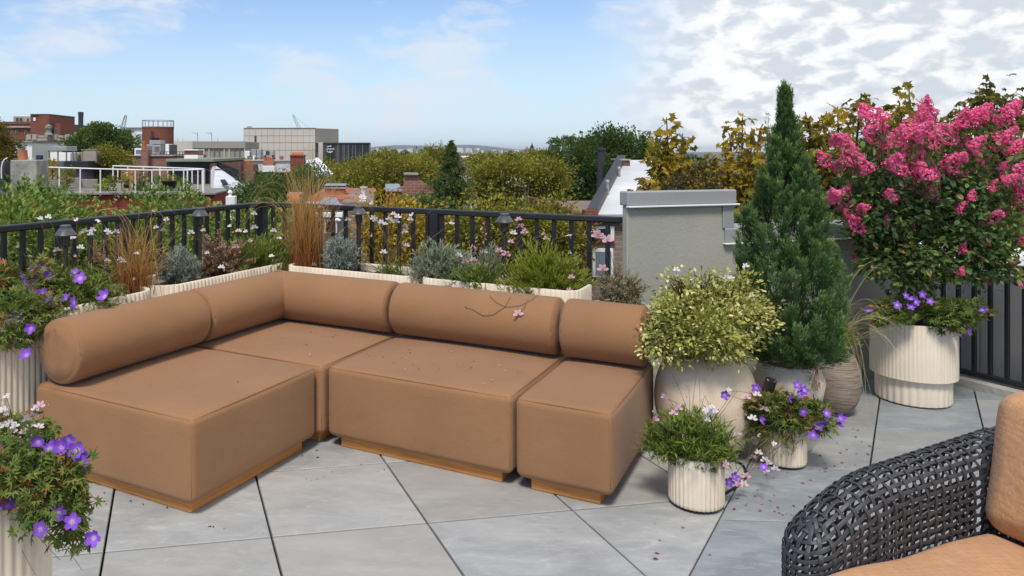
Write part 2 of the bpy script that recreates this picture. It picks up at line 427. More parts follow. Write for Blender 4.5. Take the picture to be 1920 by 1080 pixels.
c = t.ramp(w, [(0.3, (0.13, 0.10, 0.075)), (0.55, (0.30, 0.25, 0.20)), (0.75, (0.42, 0.36, 0.30))]); t.bsdf(c, 0.9, 0, 0.2); t.bump(w, 0.7, 0.008); M['clay'] = t.m
M['soil'] = mat('dark_potting_soil', (0.045, 0.032, 0.022), 0.95, 0.5, 30, 0.9, 90, bdist=0.02)
M['black'] = mat('black_powder_coat', (0.013, 0.014, 0.017), 0.42, 0.12, 8, 0.05, 300, spec=0.5)
M['bronze'] = mat('dark_bronze_metal', (0.030, 0.027, 0.026), 0.4, 0.15, 12, spec=0.5)
M['lampgrey'] = mat('grey_lamp_metal', (0.07, 0.072, 0.078), 0.38, 0.12, 10, spec=0.5)
M['cable'] = mat('black_rubber', (0.012, 0.012, 0.012), 0.6, 0.1)
# stucco
t = NT('grey_green_stucco'); v = t.co(); a = t.noise(1.4, v, 6); b = t.noise(55, v, 5, 0.6); d = t.noise(2.0, t.map(v, (3, 3, 0.4)), 5)
c = t.ramp(a, [(0.3, (0.345, 0.345, 0.30)), (0.7, (0.41, 0.41, 0.355))]); c = t.mix(t.rng(d, 0.55, 0.8, 0, 0.25), c, (0.25, 0.25, 0.22)); t.bsdf(c, 0.9, 0, 0.2); t.bump(b, 0.32, 0.008); M['stucco'] = t.m
M['coping'] = mat('grey_painted_metal_coping', (0.30, 0.31, 0.315), 0.45, 0.06, 3, 0.03, 60, spec=0.5)
M['drip'] = mat('white_painted_drip_edge', (0.78, 0.79, 0.79), 0.4, 0.04, 5)
M['slate'] = mat('slate_grey_panel', (0.20, 0.20, 0.20), 0.7, 0.1, 2, 0.1, 30)
# paving
def paving(name, lo, mid, hi, warm):
    t = NT(name); v = t.co(); oi = t.n('ShaderNodeObjectInfo').outputs['Random']
    sh = t.n('ShaderNodeVectorMath', operation='ADD'); cb = t.n('ShaderNodeCombineXYZ')
    mu = t.n('ShaderNodeMath', operation='MULTIPLY'); t.l(oi, mu.inputs[0]); mu.inputs[1].default_value = 37.0
    t.l(mu.outputs[0], cb.inputs[0]); t.l(mu.outputs[0], cb.inputs[2]); t.l(v, sh.inputs[0]); t.l(cb.outputs[0], sh.inputs[1]); vv = sh.outputs[0]
    a = t.noise(2.6, t.map(vv, (1, 1.9, 1), rot=(0, 0, 0.5)), 9, 0.62, 0.7); s = t.noise(11.0, t.map(vv, (0.7, 1.9, 1), rot=(0, 0, 0.35)), 10, 0.72, 1.0); f = t.noise(120, vv, 4)
    c = t.ramp(a, [(0.28, lo), (0.5, mid), (0.74, hi)])
    c = t.mix(t.rng(s, 0.52, 0.66, 0, 0.50), c, scl(hi, 1.18)); c = t.mix(t.rng(s, 0.45, 0.30, 0, 0.50), c, scl(lo, 0.85))
    c = t.mix(t.rng(f, 0.55, 0.75, 0, 0.2), c, scl(lo, 0.7))
    w = t.n('ShaderNodeMath', operation='FRACT'); m2 = t.n('ShaderNodeMath', operation='MULTIPLY'); t.l(oi, m2.inputs[0]); m2.inputs[1].default_value = 7.31; t.l(m2.outputs[0], w.inputs[0])
    c = t.mix(t.rng(w.outputs[0], 0.55, 1.0, 0, 0.55), c, warm, 'MIX') if warm else c
    br = t.n('ShaderNodeBrightContrast'); t.l(c, br.inputs[0]); t.l(t.rng(oi, 0, 1, -0.025, 0.03), br.inputs[1])
    t.bsdf(br.outputs[0], t.rng(a, 0.3, 0.7, 0.5, 0.68), 0, 0.4)
    n1 = t.bump(s, 0.16, 0.01); t.bump(f, 0.14, 0.002, n1); return t.m
M['tile'] = paving('pale_grey_porcelain_tile', (0.262, 0.268, 0.262), (0.335, 0.340, 0.332), (0.42, 0.422, 0.405), (0.37, 0.35, 0.31))
M['tile2'] = paving('blue_grey_stone_tile', (0.165, 0.19, 0.212), (0.232, 0.257, 0.275), (0.325, 0.338, 0.342), (0.31, 0.285, 0.24))
M['joint'] = mat('black_open_joint', (0.012, 0.012, 0.013), 0.95, 0.2)
M['concrete'] = mat('weathered_concrete', (0.30, 0.29, 0.265), 0.9, 0.35, 2.5, 0.4, 30, bdist=0.02)
# foliage
M['f_vine'] = foliage('fresh_green_leaf', [(0, (0.047, 0.106, 0.020)), (0.5, (0.127, 0.222, 0.039)), (0.85, (0.266, 0.319, 0.058)), (1, (0.404, 0.348, 0.067))])
M['f_olive'] = foliage('olive_green_leaf', [(0, (0.072, 0.098, 0.014)), (0.5, (0.221, 0.216, 0.028)), (1, (0.420, 0.345, 0.041))])
M['f_gold'] = foliage('golden_yellow_leaf', [(0, (0.166, 0.118, 0.008)), (0.5, (0.414, 0.262, 0.017)), (1, (0.580, 0.414, 0.041))])
M['f_dark'] = foliage('dark_green_leaf', [(0, (0.015, 0.041, 0.011)), (0.5, (0.049, 0.103, 0.023)), (1, (0.122, 0.178, 0.038))])
M['f_tree'] = foliage('mid_green_leaf', [(0, (0.025, 0.064, 0.018)), (0.5, (0.076, 0.144, 0.030)), (1, (0.169, 0.220, 0.051))])
M['f_conifer'] = foliage('dark_conifer_needle', [(0, (0.019, 0.046, 0.016)), (0.5, (0.056, 0.099, 0.027)), (1, (0.154, 0.175, 0.037))], trans=0.1)
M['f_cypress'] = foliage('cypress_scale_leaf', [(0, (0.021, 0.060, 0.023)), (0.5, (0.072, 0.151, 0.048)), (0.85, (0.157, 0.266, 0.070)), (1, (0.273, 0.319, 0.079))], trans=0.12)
M['f_plane'] = foliage('autumn_plane_leaf', [(0, (0.10, 0.095, 0.012)), (0.35, (0.23, 0.18, 0.018)), (0.7, (0.40, 0.27, 0.022)), (1, (0.54, 0.33, 0.04))], trans=0.38)
M['f_plane2'] = foliage('olive_brown_plane_leaf', [(0, (0.060, 0.060, 0.010)), (0.5, (0.156, 0.126, 0.017)), (1, (0.288, 0.204, 0.024))], trans=0.35)
M['f_silver'] = foliage('silver_grey_leaf', [(0, (0.115, 0.144, 0.121)), (0.5, (0.247, 0.287, 0.247)), (1, (0.437, 0.471, 0.414))], rough=0.8, trans=0.12)
M['f_sage'] = foliage('sage_green_leaf', [(0, (0.12, 0.15, 0.10)), (0.5, (0.26, 0.30, 0.20)), (1, (0.42, 0.45, 0.33))], rough=0.8, trans=0.15)
M['f_gaura'] = foliage('narrow_green_leaf', [(0, (0.053, 0.098, 0.015)), (0.5, (0.143, 0.217, 0.033)), (1, (0.299, 0.337, 0.067))])
M['f_lime'] = foliage('lime_green_leaf', [(0, (0.083, 0.131, 0.011)), (0.5, (0.221, 0.283, 0.025)), (1, (0.386, 0.414, 0.055))])
M['f_geran'] = foliage('cranesbill_leaf', [(0, (0.060, 0.110, 0.024)), (0.45, (0.150, 0.215, 0.045)), (0.85, (0.25, 0.25, 0.06)), (0.97, (0.34, 0.20, 0.055)), (1, (0.36, 0.11, 0.05))])
M['f_varieg'] = foliage('variegated_cream_leaf', [(0, (0.14, 0.18, 0.035)), (0.35, (0.35, 0.36, 0.07)), (0.7, (0.58, 0.55, 0.17)), (1, (0.78, 0.72, 0.38))], trans=0.2)
M['f_sedum'] = foliage('stonecrop_leaf', [(0, (0.03, 0.075, 0.015)), (0.5, (0.08, 0.16, 0.03)), (1, (0.17, 0.25, 0.06))])
M['f_grass'] = foliage('copper_grass_blade', [(0, (0.138, 0.040, 0.015)), (0.35, (0.338, 0.125, 0.031)), (0.7, (0.500, 0.294, 0.094)), (1, (0.525, 0.425, 0.200))], trans=0.2)
M['f_straw'] = foliage('straw_coloured_stem', [(0, (0.130, 0.117, 0.039)), (0.5, (0.338, 0.286, 0.117)), (1, (0.585, 0.494, 0.260))], trans=0.1)
M['f_dry'] = foliage('dry_pink_brown_sprig', [(0, (0.14, 0.065, 0.04)), (0.5, (0.36, 0.20, 0.14)), (1, (0.60, 0.40, 0.33))], trans=0.15)
M['f_drybush'] = foliage('dry_grey_green_sprig', [(0, (0.10, 0.085, 0.045)), (0.5, (0.24, 0.205, 0.12)), (1, (0.42, 0.37, 0.24))], trans=0.15)
M['f_myrtle'] = foliage('crape_myrtle_leaf', [(0, (0.032, 0.067, 0.028)), (0.5, (0.093, 0.175, 0.052)), (0.85, (0.209, 0.310, 0.070)), (1, (0.376, 0.281, 0.081))])
M['f_plume'] = foliage('pink_bottlebrush_spike', [(0, (0.45, 0.16, 0.12)), (1, (0.72, 0.42, 0.34))])
M['stem'] = foliage('green_brown_stem', [(0, (0.07, 0.05, 0.025)), (0.5, (0.13, 0.10, 0.045)), (1, (0.20, 0.17, 0.07))], trans=0.0)
M['bark'] = mat('grey_brown_bark', (0.10, 0.08, 0.06), 0.9, 0.4, 18, 0.6, 40, bdist=0.02)
M['bark2'] = mat('pale_smooth_bark', (0.20, 0.16, 0.11), 0.8, 0.3, 10, 0.3, 40)
def petal(name, inner, outer, tip):
    t = NT(name); a = t.n('ShaderNodeAttribute', attribute_name='tint'); oi = t.n('ShaderNodeObjectInfo').outputs['Random']
    c = t.ramp(a.outputs['Fac'], [(0.0, inner), (0.35, outer), (1.0, tip)]); c = t.mix(t.rng(oi, 0, 1, 0, 0.35), c, scl(tip, 0.75))
    t.bsdf(c, 0.6, 0, 0.25)
    tr = t.n('ShaderNodeBsdfTranslucent'); t.l(c, tr.inputs[0]); mx = t.n('ShaderNodeMixShader'); mx.inputs[0].default_value = 0.3
    t.l(t.b.outputs[0], mx.inputs[1]); t.l(tr.outputs[0], mx.inputs[2]); t.l(mx.outputs[0], t.out.inputs['Surface']); return t.m
M['violet'] = petal('violet_petal', (0.75, 0.62, 0.85), (0.34, 0.13, 0.72), (0.27, 0.085, 0.66))
M['white_petal'] = petal('white_petal', (0.85, 0.62, 0.66), (0.86, 0.83, 0.82), (0.88, 0.86, 0.85))
M['pink_petal'] = petal('pale_pink_petal', (0.70, 0.22, 0.34), (0.80, 0.40, 0.50), (0.84, 0.62, 0.66))
M['crape'] = petal('hot_pink_crape_petal', (0.82, 0.045, 0.20), (0.94, 0.115, 0.315), (0.97, 0.28, 0.47))
M['stamen'] = mat('yellow_stamen', (0.55, 0.42, 0.12), 0.7, 0.1)
# the city
M['brick_red'] = brick('red_brick', (0.24, 0.075, 0.05), (0.19, 0.06, 0.042), (0.20, 0.12, 0.09), 1.0, 0.15, 0.4, 0.15)
M['brick_bright'] = brick('bright_red_brick', (0.30, 0.045, 0.035), (0.25, 0.035, 0.03), (0.16, 0.05, 0.04), 1.0, 0.1)
M['brick_old'] = brick('worn_old_brick', (0.28, 0.115, 0.08), (0.22, 0.085, 0.06), (0.36, 0.27, 0.22), 1.0, 0.55)
M['brick_terra'] = brick('orange_terracotta_brick', (0.42, 0.13, 0.07), (0.36, 0.11, 0.06), (0.40, 0.22, 0.16), 1.0, 0.25)
M['brick_grey'] = brick('weathered_grey_brown_brick', (0.27, 0.20, 0.165), (0.215, 0.155, 0.13), (0.33, 0.29, 0.255), 1.0, 0.35)
M['terracotta'] = mat('terracotta_pot', (0.50, 0.17, 0.08), 0.8, 0.15, 8)
M['limestone'] = mat('cream_limestone_panel', (0.55, 0.51, 0.445), 0.85, 0.06, 0.15)
M['taupe_limeshade'] = mat('taupe_and_shaded_limestone_panel', (0.30, 0.275, 0.235), 0.85, 0.06, 0.15)  # taupe cladding; on the cream building's side, limestone darkened to paint in shade
M['stone'] = mat('pale_carved_stone', (0.36, 0.32, 0.27), 0.85, 0.2, 0.7)
M['charcoal'] = mat('charcoal_metal_fin', (0.050, 0.050, 0.055), 0.5, 0.25, 0.2)
M['darkwall'] = mat('black_cladding', (0.018, 0.018, 0.019), 0.6, 0.2, 3)
M['white'] = mat('white_paint', (0.78, 0.78, 0.76), 0.6, 0.06, 1.0)
M['whiteroof'] = mat('silver_coated_roof', (0.60, 0.61, 0.625), 0.5, 0.16, 0.9, 0.05, 4)
M['greymetal'] = mat('galvanised_metal', (0.34, 0.35, 0.36), 0.45, 0.12, 5, metal=0.3)
M['greyroof'] = mat('grey_roofing', (0.16, 0.165, 0.17), 0.75, 0.2, 1.5)
M['blueglass'] = mat('blue_grey_glass', (0.16, 0.21, 0.27), 0.12, 0.2, 1.0, spec=0.8)
M['darkglass'] = mat('dark_window_glass', (0.015, 0.018, 0.02), 0.08, 0.2, 1.0, spec=0.8)
M['copper'] = mat('green_patinated_copper', (0.20, 0.235, 0.18), 0.7, 0.15, 2)
M['iron'] = mat('dark_iron', (0.03, 0.03, 0.032), 0.6, 0.2, 3)
M['wood'] = mat('orange_cedar_wood', (0.34, 0.16, 0.065), 0.7, 0.2, 6)
M['greywood'] = mat('weathered_grey_boards', (0.24, 0.225, 0.205), 0.85, 0.2, 5)
M['navy'] = mat('navy_canvas', (0.02, 0.035, 0.07), 0.9, 0.1)
M['red'] = mat('red_canvas', (0.45, 0.035, 0.04), 0.9, 0.1)
M['blue'] = mat('blue_canvas', (0.02, 0.07, 0.32), 0.8, 0.1)
M['palecity'] = mat('pale_far_facade', (0.56, 0.57, 0.58), 0.8, 0.1, 0.02)
M['hill'] = mat('wooded_hillside', (0.07, 0.085, 0.06), 0.95, 0.3, 0.01)
t = NT('street_level_ground'); v = t.co(); a = t.noise(0.02, v, 8); b = t.noise(0.4, v, 6)
c = t.ramp(a, [(0.35, (0.05, 0.07, 0.03)), (0.5, (0.10, 0.105, 0.06)), (0.65, (0.15, 0.145, 0.13))]); c = t.mix(t.rng(b, 0.4, 0.7, 0, 0.5), c, (0.07, 0.07, 0.065)); t.bsdf(c, 0.9, 0, 0.2); M['ground'] = t.m
# ------------------------------------------------------------------ ground and terrace
mb = MB()
g = 6000.0; mb.add([(-g, -400, GROUND), (g, -400, GROUND), (g, 2 * g, GROUND), (-g, 2 * g, GROUND)], np.array([(0, 1, 2, 3)]))
tag(mb.build('ground', M['ground']), 'street level ground far below the terrace', kind='structure')

W0 = np.array((1.446, 4.348)); WD = np.array((0.953, 0.303)); WD /= np.linalg.norm(WD); WN = np.array((WD[1], -WD[0]))
WLEN = 2.155; W1 = W0 + WD * WLEN
def WALL(s, n, z=0.0): p = W0 + WD * s + WN * n; return np.array((p[0], p[1], z))
WAX = np.array(((*WD, 0), (*(-WN), 0), (0, 0, 1.0)))           # along, away from the terrace, up
RA = np.array((3.495, 5.02)); RD = np.array((0.13, -0.28)); RD /= np.linalg.norm(RD); RN = np.array((-RD[1], RD[0]))  # right railing: along, outward
K = 0.3306                                                      # where the two paving fields meet
B0 = np.array((K * 4.40, 4.40))
cA = S(-1.6, 2.42)[:2]; cG = S(-1.6, -1.6)[:2]
LJ = np.array((1.3216, 3.0320)); LD = np.array((.569, .822)) / np.hypot(.569, .822)   # a straight joint between the two paving fields
J0 = LJ - LD * (4.532 / LD[1]); J1 = LJ + LD * 2.02
PL = [cA, cG, (-3.6, -1.5), J0, J1]
PB = [cA, cG, (-3.6, -1.5), J0, J1, B0]
PR = [J1, J0, (5.2, -1.5), (5.2, 1.7), W1 + WN * -.03 + WD * .10]
mb = MB()
for poly in (PB, PR): mb.prism(poly, -0.30, -0.021)
for poly in (PB, PR):
    q = np.asarray([np.asarray(p) for p in poly]); c = q.mean(0); mb.prism(c + (q - c) * 0.985, GROUND, -0.30, 1)
floor = tag(mb.build('terrace_floor', [M['joint'], M['concrete']]), 'paved roof terrace floor of grey stone tiles', kind='structure')

def area(p): p = np.asarray(p); x, y = p[:, 0], p[:, 1]; return 0.5 * np.sum(x * np.roll(y, -1) - y * np.roll(x, -1))
def clip(poly, win):
    win = [np.asarray(w, float) for w in win]
    if area(win) < 0: win = win[::-1]
    out = [np.asarray(p, float) for p in poly]
    for i in range(len(win)):
        a, b = win[i], win[(i + 1) % len(win)]; e = b - a
        ins = lambda p: e[0] * (p[1] - a[1]) - e[1] * (p[0] - a[0])
        res = []
        for j in range(len(out)):
            p, q = out[j], out[(j + 1) % len(out)]; dp, dq = ins(p), ins(q)
            if dp >= 0: res.append(p)
            if dp * dq < 0: res.append(p + (q - p) * dp / (dp - dq))
        out = res
        if len(out) < 3: return []
    return out
def tile_mesh(poly, ctr, m):
    poly = [np.asarray(p) - ctr for p in poly]
    if area(poly) < 0: poly = poly[::-1]
    n = len(poly); q = np.asarray(poly); e1 = nrm(np.roll(q, -1, 0) - q); e0 = nrm(q - np.roll(q, 1, 0))
    n1 = np.c_[-e1[:, 1], e1[:, 0]]; n0 = np.c_[-e0[:, 1], e0[:, 0]]
    bis = n0 + n1; bis /= np.maximum(np.sum(bis * n1, 1, keepdims=True), 0.3)
    t = q + bis * 0.0022
    mb = MB(); v = np.vstack([np.c_[q, np.full(n, -.02)], np.c_[q, np.full(n, -.0022)], np.c_[t, np.zeros(n)]])
    F = [list(range(2 * n, 3 * n))]
    for k in (0, 1):
        for i in range(n): F.append([k * n + i, k * n + (i + 1) % n, (k + 1) * n + (i + 1) % n, (k + 1) * n + i])
    mb.add(v, F); return proto(mb, 'tile', m)
rg = np.random.default_rng(11)
def pave(win, org, u, w, su, sw, gu, gw, m, rngi, rngj):
    u = nrm(np.asarray(u, float)); w = nrm(np.asarray(w, float)); org = np.asarray(org)[:2]
    right = win is PR; q = np.asarray([np.asarray(p) for p in win]); c = q.mean(0); win = c + (q - c) * 0.9985; full = None
    WR = win if right else None; RAILSIDE = [S(-9, -9)[:2], S(9, -9)[:2], S(9, 2.40)[:2], S(-9, 2.40)[:2]]
    for i in range(*rngi):
        for j in range(*rngj):
            o = org + u * su * i + w * sw * j
            poly = [o + u * gu / 2 + w * gw / 2, o + u * (su - gu / 2) + w * gw / 2, o + u * (su - gu / 2) + w * (sw - gw / 2), o + u * gu / 2 + w * (sw - gw / 2)]
            cp = clip(poly, win)
            if len(cp) < 3 or abs(area(cp)) < 0.004: continue
            if win is not WR:                        # the floor bends round the inner corner where railing and wall meet
                e2 = [float((np.array((*p, 0)) - S0) @ E2) for p in cp]; wn_ = [float((p - W0) @ WN) for p in cp]
                if max(e2) > 2.40 and min(wn_) < 0.02: cp = clip(cp, RAILSIDE)
                if len(cp) < 3 or abs(area(cp)) < 0.004: continue
            ctr = o + u * su / 2 + w * sw / 2
            if ctr[1] < 0.9 or abs(ctr[0]) > 5.2: continue
            if abs(abs(area(cp)) - abs(area(poly))) < 1e-5:
                full = full or tile_mesh(poly, ctr, m); me = full
            else: me = tile_mesh(cp, ctr, m)
            inst(me, 'tile', floor, (*ctr, float(rg.normal() * 0.0005)))
pave(PL, G(509.7, 1006.8), (7830, 1440), (-400, 1440), 0.603, 0.60, 0.009, 0.0105, M['tile'], (-7, 7), (-5, 8))
pave(PR, G(1347.6, 974), (20220, -1440), (997, 1440), 0.541, 0.62, 0.008, 0.009, M['tile2'], (-6, 9), (-4, 7))
# kerbs under the railings
mb = MB()
SX = np.array((E1, E2, UP))
mb.bbox((-1.60, -1.6, -0.02), (-1.44, 2.42, 0.055), 0.008, SX, S0)
mb.bbox((-1.438, 2.26, -0.02), (1.22, 2.42, 0.055), 0.008, SX, S0)
RAX = np.array(((*RD, 0), (*RN, 0), (0, 0, 1.0))); RORG = np.array((*RA, 0))
mb.bbox((0.02, -0.06, -0.02), (3.6, 0.10, 0.055), 0.008, RAX, RORG)
tag(mb.build('terrace_kerb', M['concrete']), 'low concrete kerb under the black railings', kind='structure')

# stucco parapet wall with metal copings
wall = thing('parapet_wall', 'grey green stucco parapet wall behind the potted cypress', 'wall', WALL(0, 0))
def wbox(name, lo, hi, m, bv=0.004, par=None):
    mb = MB(); mb.bbox(lo, hi, bv, WAX, WALL(0, 0)); return mb.build(name, m, par or wall)
SH = 0.655
wbox('wall_panel', (-0.08, 0, -0.02), (SH, 0.05, 1.146), M['stucco'], 0.006)
wbox('wall_panel', (SH + .002, 0.02, -0.02), (WLEN, 0.2, 0.91), M['stucco'], 0.006)
c1 = wbox('coping', (-0.09, -0.018, 1.146), (SH + 0.008, 0.062, 1.226), M['coping'], 0.006)
wbox('drip_edge', (-0.09, -0.032, 1.136), (SH + 0.02, -0.001, 1.1455), M['drip'], 0.002, c1)
c2 = wbox('coping', (SH - 0.07, -0.016, 0.915), (WLEN, 0.23, 1.0), M['coping'], 0.006)
wbox('drip_edge', (SH - 0.08, -0.030, 0.905), (WLEN, -0.001, 0.9145), M['drip'], 0.002, c2)
wbox('drip_edge', (SH + 0.02, -0.024, 1.0005), (SH + 0.16, 0.0, 1.012), M['drip'], 0.002, c2)
wbox('corner_trim', (SH - 0.085, -0.010, 0.9995), (SH - 0.004, -0.001, 1.1355), M['coping'], 0.003)

# black railings
rail = thing('railing', 'black metal railing round the corner behind the sofa planters', 'railing', S(-1.5, 2.31))
mbb = MB(); mbb.bbox((-.012, -.012, .085), (.012, .012, 1.04), .002, SX); BAL = proto(mbb, 'baluster', M['black'])
mbb = MB(); mbb.bbox((-.030, -.030, .0), (.030, .030, 1.04), .003, SX); POST = proto(mbb, 'post', M['black'])
def rbar(name, lo, hi, par, ax=SX, org=S0, bv=.006): mb = MB(); mb.bbox(lo, hi, bv, ax, org); return mb.build(name, M['black'], par)
rbar('top_rail', (-1.526, -1.6, 1.037), (-1.474, 2.336, 1.072), rail)
rbar('top_rail', (-1.473, 2.284, 1.037), (1.225, 2.336, 1.072), rail)
rbar('bottom_rail', (-1.515, -1.6, .066), (-1.485, 2.28, .098), rail, bv=.003)
rbar('bottom_rail', (-1.47, 2.295, .066), (1.22, 2.325, .098), rail, bv=.003)
posts = [(-1.5, 2.31), (-1.5, 0.98), (-1.5, -.4), (-0.06, 2.31), (1.19, 2.31)]
for a, b in posts: inst(POST, 'post', rail, S(a, b, 0.0))
for b in np.arange(-1.5, 2.26, 0.107):
    if min(abs(b - q[1]) for q in posts if q[0] == -1.5) > .05: inst(BAL, 'baluster', rail, S(-1.5, b))
for a in np.arange(-1.40, 1.2, 0.107):
    if min(abs(a - q[0]) for q in posts if q[1] == 2.31) > .05: inst(BAL, 'baluster', rail, S(a, 2.31))
rail2 = thing('railing', 'low black railing right of the crape myrtle pot', 'railing', (*RA, 0))
mbb = MB(); mbb.bbox((-.011, -.011, .08), (.011, .011, .75), .002, RAX); BAL2 = proto(mbb, 'baluster', M['black'])
rbar('top_rail', (0.0, -.024, .748), (3.6, .024, .78), rail2, RAX, RORG)
rbar('bottom_rail', (0.0, -.016, .066), (3.6, .016, .100), rail2, RAX, RORG)
for q in np.arange(0.06, 3.5, 0.088): inst(BAL2, 'baluster', rail2, RORG + q * RAX[0])
# grey boarded wall of the next roof, just beyond that railing
nw = thing('boarded_wall', 'grey boarded wall with a white cap beyond the low right railing', 'wall', RORG + .35 * RAX[1])
for i in range(9):
    mb = MB(); mb.bbox((-0.25 + i * .42, .36, -1.5), (-0.25 + i * .42 + .416, .42, .66), .003, RAX, RORG); mb.build('board', M['slate'], nw)
mb = MB(); mb.bbox((-0.27, .34, .662), (3.55, .44, .70), .004, RAX, RORG); mb.build('wall_cap', M['drip'], nw)
mb = MB(); mb.bbox((-0.25, .425, -6), (3.55, .75, .65), .003, RAX, RORG); mb.build('wall_core', M['slate'], nw)
# ------------------------------------------------------------------ sofa
def rbox(mb, lo, hi, r, ax, org, bulge=(0, 0, 0), nin=9, narc=4, mat=0):
    lo = np.asarray(lo, float); hi = np.asarray(hi, float); h = (hi - lo) / 2; c = (hi + lo) / 2
    L = []
    for a in range(3):
        arc = r * np.tan(np.linspace(0, math.pi / 4, narc + 1))[1:]
        inn = np.linspace(-(h[a] - r), h[a] - r, nin)
        L.append(np.r_[-(h[a] - r) - arc[::-1], inn, h[a] - r + arc])
    V = []; F = []; n = 0
    for a in range(3):
        b, d = (a + 1) % 3, (a + 2) % 3
        for sg in (-1, 1):
            nb, nd = len(L[b]), len(L[d]); p = np.zeros((nb, nd, 3)); p[..., a] = sg * h[a]; p[..., b] = L[b][:, None]; p[..., d] = L[d][None]
            V.append(p.reshape(-1, 3)); i = np.arange(nb - 1)[:, None]; j = np.arange(nd - 1)[None]
            q = np.stack([i * nd + j, (i + 1) * nd + j, (i + 1) * nd + j + 1, i * nd + j + 1], -1).reshape(-1, 4) + n
            F.append(q if sg > 0 else q[:, ::-1]); n += nb * nd
    p = np.vstack(V); F = np.vstack(F)
    key, idx, inv = np.unique(np.round(p, 6), axis=0, return_index=True, return_inverse=True)
    p = p[idx]; F = inv.reshape(-1)[F]
    q = np.clip(p, -(h - r), h - r); d = p - q; p = q + nrm(d) * r * (np.linalg.norm(d, axis=1, keepdims=True) > 1e-9)
    u = p / h
    for a in range(3):
        b, e = (a + 1) % 3, (a + 2) % 3
        p[:, a] += np.sign(u[:, a]) * np.abs(u[:, a]) ** 6 * bulge[a] * np.clip(1 - u[:, b] ** 2, 0, 1) ** .8 * np.clip(1 - u[:, e] ** 2, 0, 1) ** .8
    mb.add((p + c) @ np.asarray(ax) + np.asarray(org), F, mat)
def roll_rings(L, r, e=0.026, n=5):
    a = np.linspace(0, math.pi / 2, n)
    end = [(r - e + e * math.sin(t), e - e * math.cos(t)) for t in a]
    mid = [(r, x) for x in np.linspace(e, L - e, 10)[1:-1]]
    return [(0.001, -0.004), (r * .5, -0.003), (r * .82, -.001)] + end + mid + [(q, L - x) for q, x in end[::-1]] + [(r * .82, L + .001), (r * .5, L + .003), (0.001, L + .004)]
def roll(mb, p0, axis, L, r, k=56):
    axis = nrm(axis); sd = nrm(np.cross(axis, UP)); a = np.linspace(0, 2 * math.pi, k, endpoint=False); V = []; rr = roll_rings(L, r)
    for q, x in rr: V.append(p0 + axis * x + q * (np.cos(a)[:, None] * sd + np.sin(a)[:, None] * UP))
    n = len(rr); i = np.arange(n - 1)[:, None]; j = np.arange(k)[None]
    mb.add(np.vstack(V), np.stack([i * k + j, i * k + (j + 1) % k, (i + 1) * k + (j + 1) % k, (i + 1) * k + j], -1).reshape(-1, 4))
def ringseam(mb, c, axis, r, rad=.0022, k=40):
    axis = nrm(axis); sd = nrm(np.cross(axis, UP)); a = np.linspace(0, 2 * math.pi, k + 1)
    mb.tube(c + r * (np.cos(a)[:, None] * sd + np.sin(a)[:, None] * UP), rad, 5)
SEAT_LO, SEAT_HI, RR, RZ = 0.054, 0.398, 0.147, 0.553
def seat(par, a0, a1, b0, b1):
    mb = MB(); rbox(mb, (a0, b0, SEAT_LO), (a1, b1, SEAT_HI), 0.032, SX, S0, (0.006, 0.006, 0.010)); s = mb.build('seat', M['sofa'], par, smooth=True)
    mb = MB(); k = .0095; z = SEAT_HI - k - .0006
    pts = [(a0 + k, b0 + k), (a1 - k, b0 + k), (a1 - k, b1 - k), (a0 + k, b1 - k)]
    for i in range(4):
        p, q = np.array(pts[i]), np.array(pts[(i + 1) % 4]); d = (q - p) / np.linalg.norm(q - p)
        t = np.linspace(0, 1, 9); w = p + d * .012 + (q - p - d * .024) * t[:, None]
        nn = np.array((d[1], -d[0])); bl = (1 - (2 * t - 1) ** 2) * .004
        mb.tube(np.array([S(x + nn[0] * o, y + nn[1] * o, z + o * .7) for (x, y), o in zip(w, bl)]), .0014, 5)
        mb.tube(np.array([S(p[0], p[1], z2) for z2 in np.linspace(SEAT_LO + .03, z - .012, 4)]), .0013, 5)
    mb.build('seam', M['seam'], s, smooth=True)
def plinth(par, a0, a1, b0, b1):
    mb = MB(); mb.bbox((a0, b0, 0.001), (a1, b1, 0.0525), .003, SX, S0); mb.build('plinth', M['teak'], par)
A0 = -0.965
m1 = thing('sofa_module', 'brown end sofa module with its bolster end facing the viewer at far left', 'sofa', S(-.48, .43), 'modules of the brown sofa')
seat(m1, A0, 0.0, 0.0, 0.862); plinth(m1, A0 + .05, -.045, .045, .862 - .06)
mb = MB(); roll(mb, S(A0 + RR, 0.012, RZ), E2, 0.848, RR); b1_ = mb.build('bolster', M['sofa'], m1, smooth=True)
mb = MB(); ringseam(mb, S(A0 + RR, 0.012 + .012, RZ), E2, RR - .0055); ringseam(mb, S(A0 + RR, .012 + .848 - .012, RZ), E2, RR - .0055); mb.build('seam', M['seam'], b1_, smooth=True)
m2 = thing('sofa_module', 'brown corner sofa module with the bent L-shaped bolster', 'sofa', S(-.48, 1.33), 'modules of the brown sofa')
seat(m2, A0, .018, .880, 1.78); plinth(m2, A0 + .05, -.03, .93, 1.74)
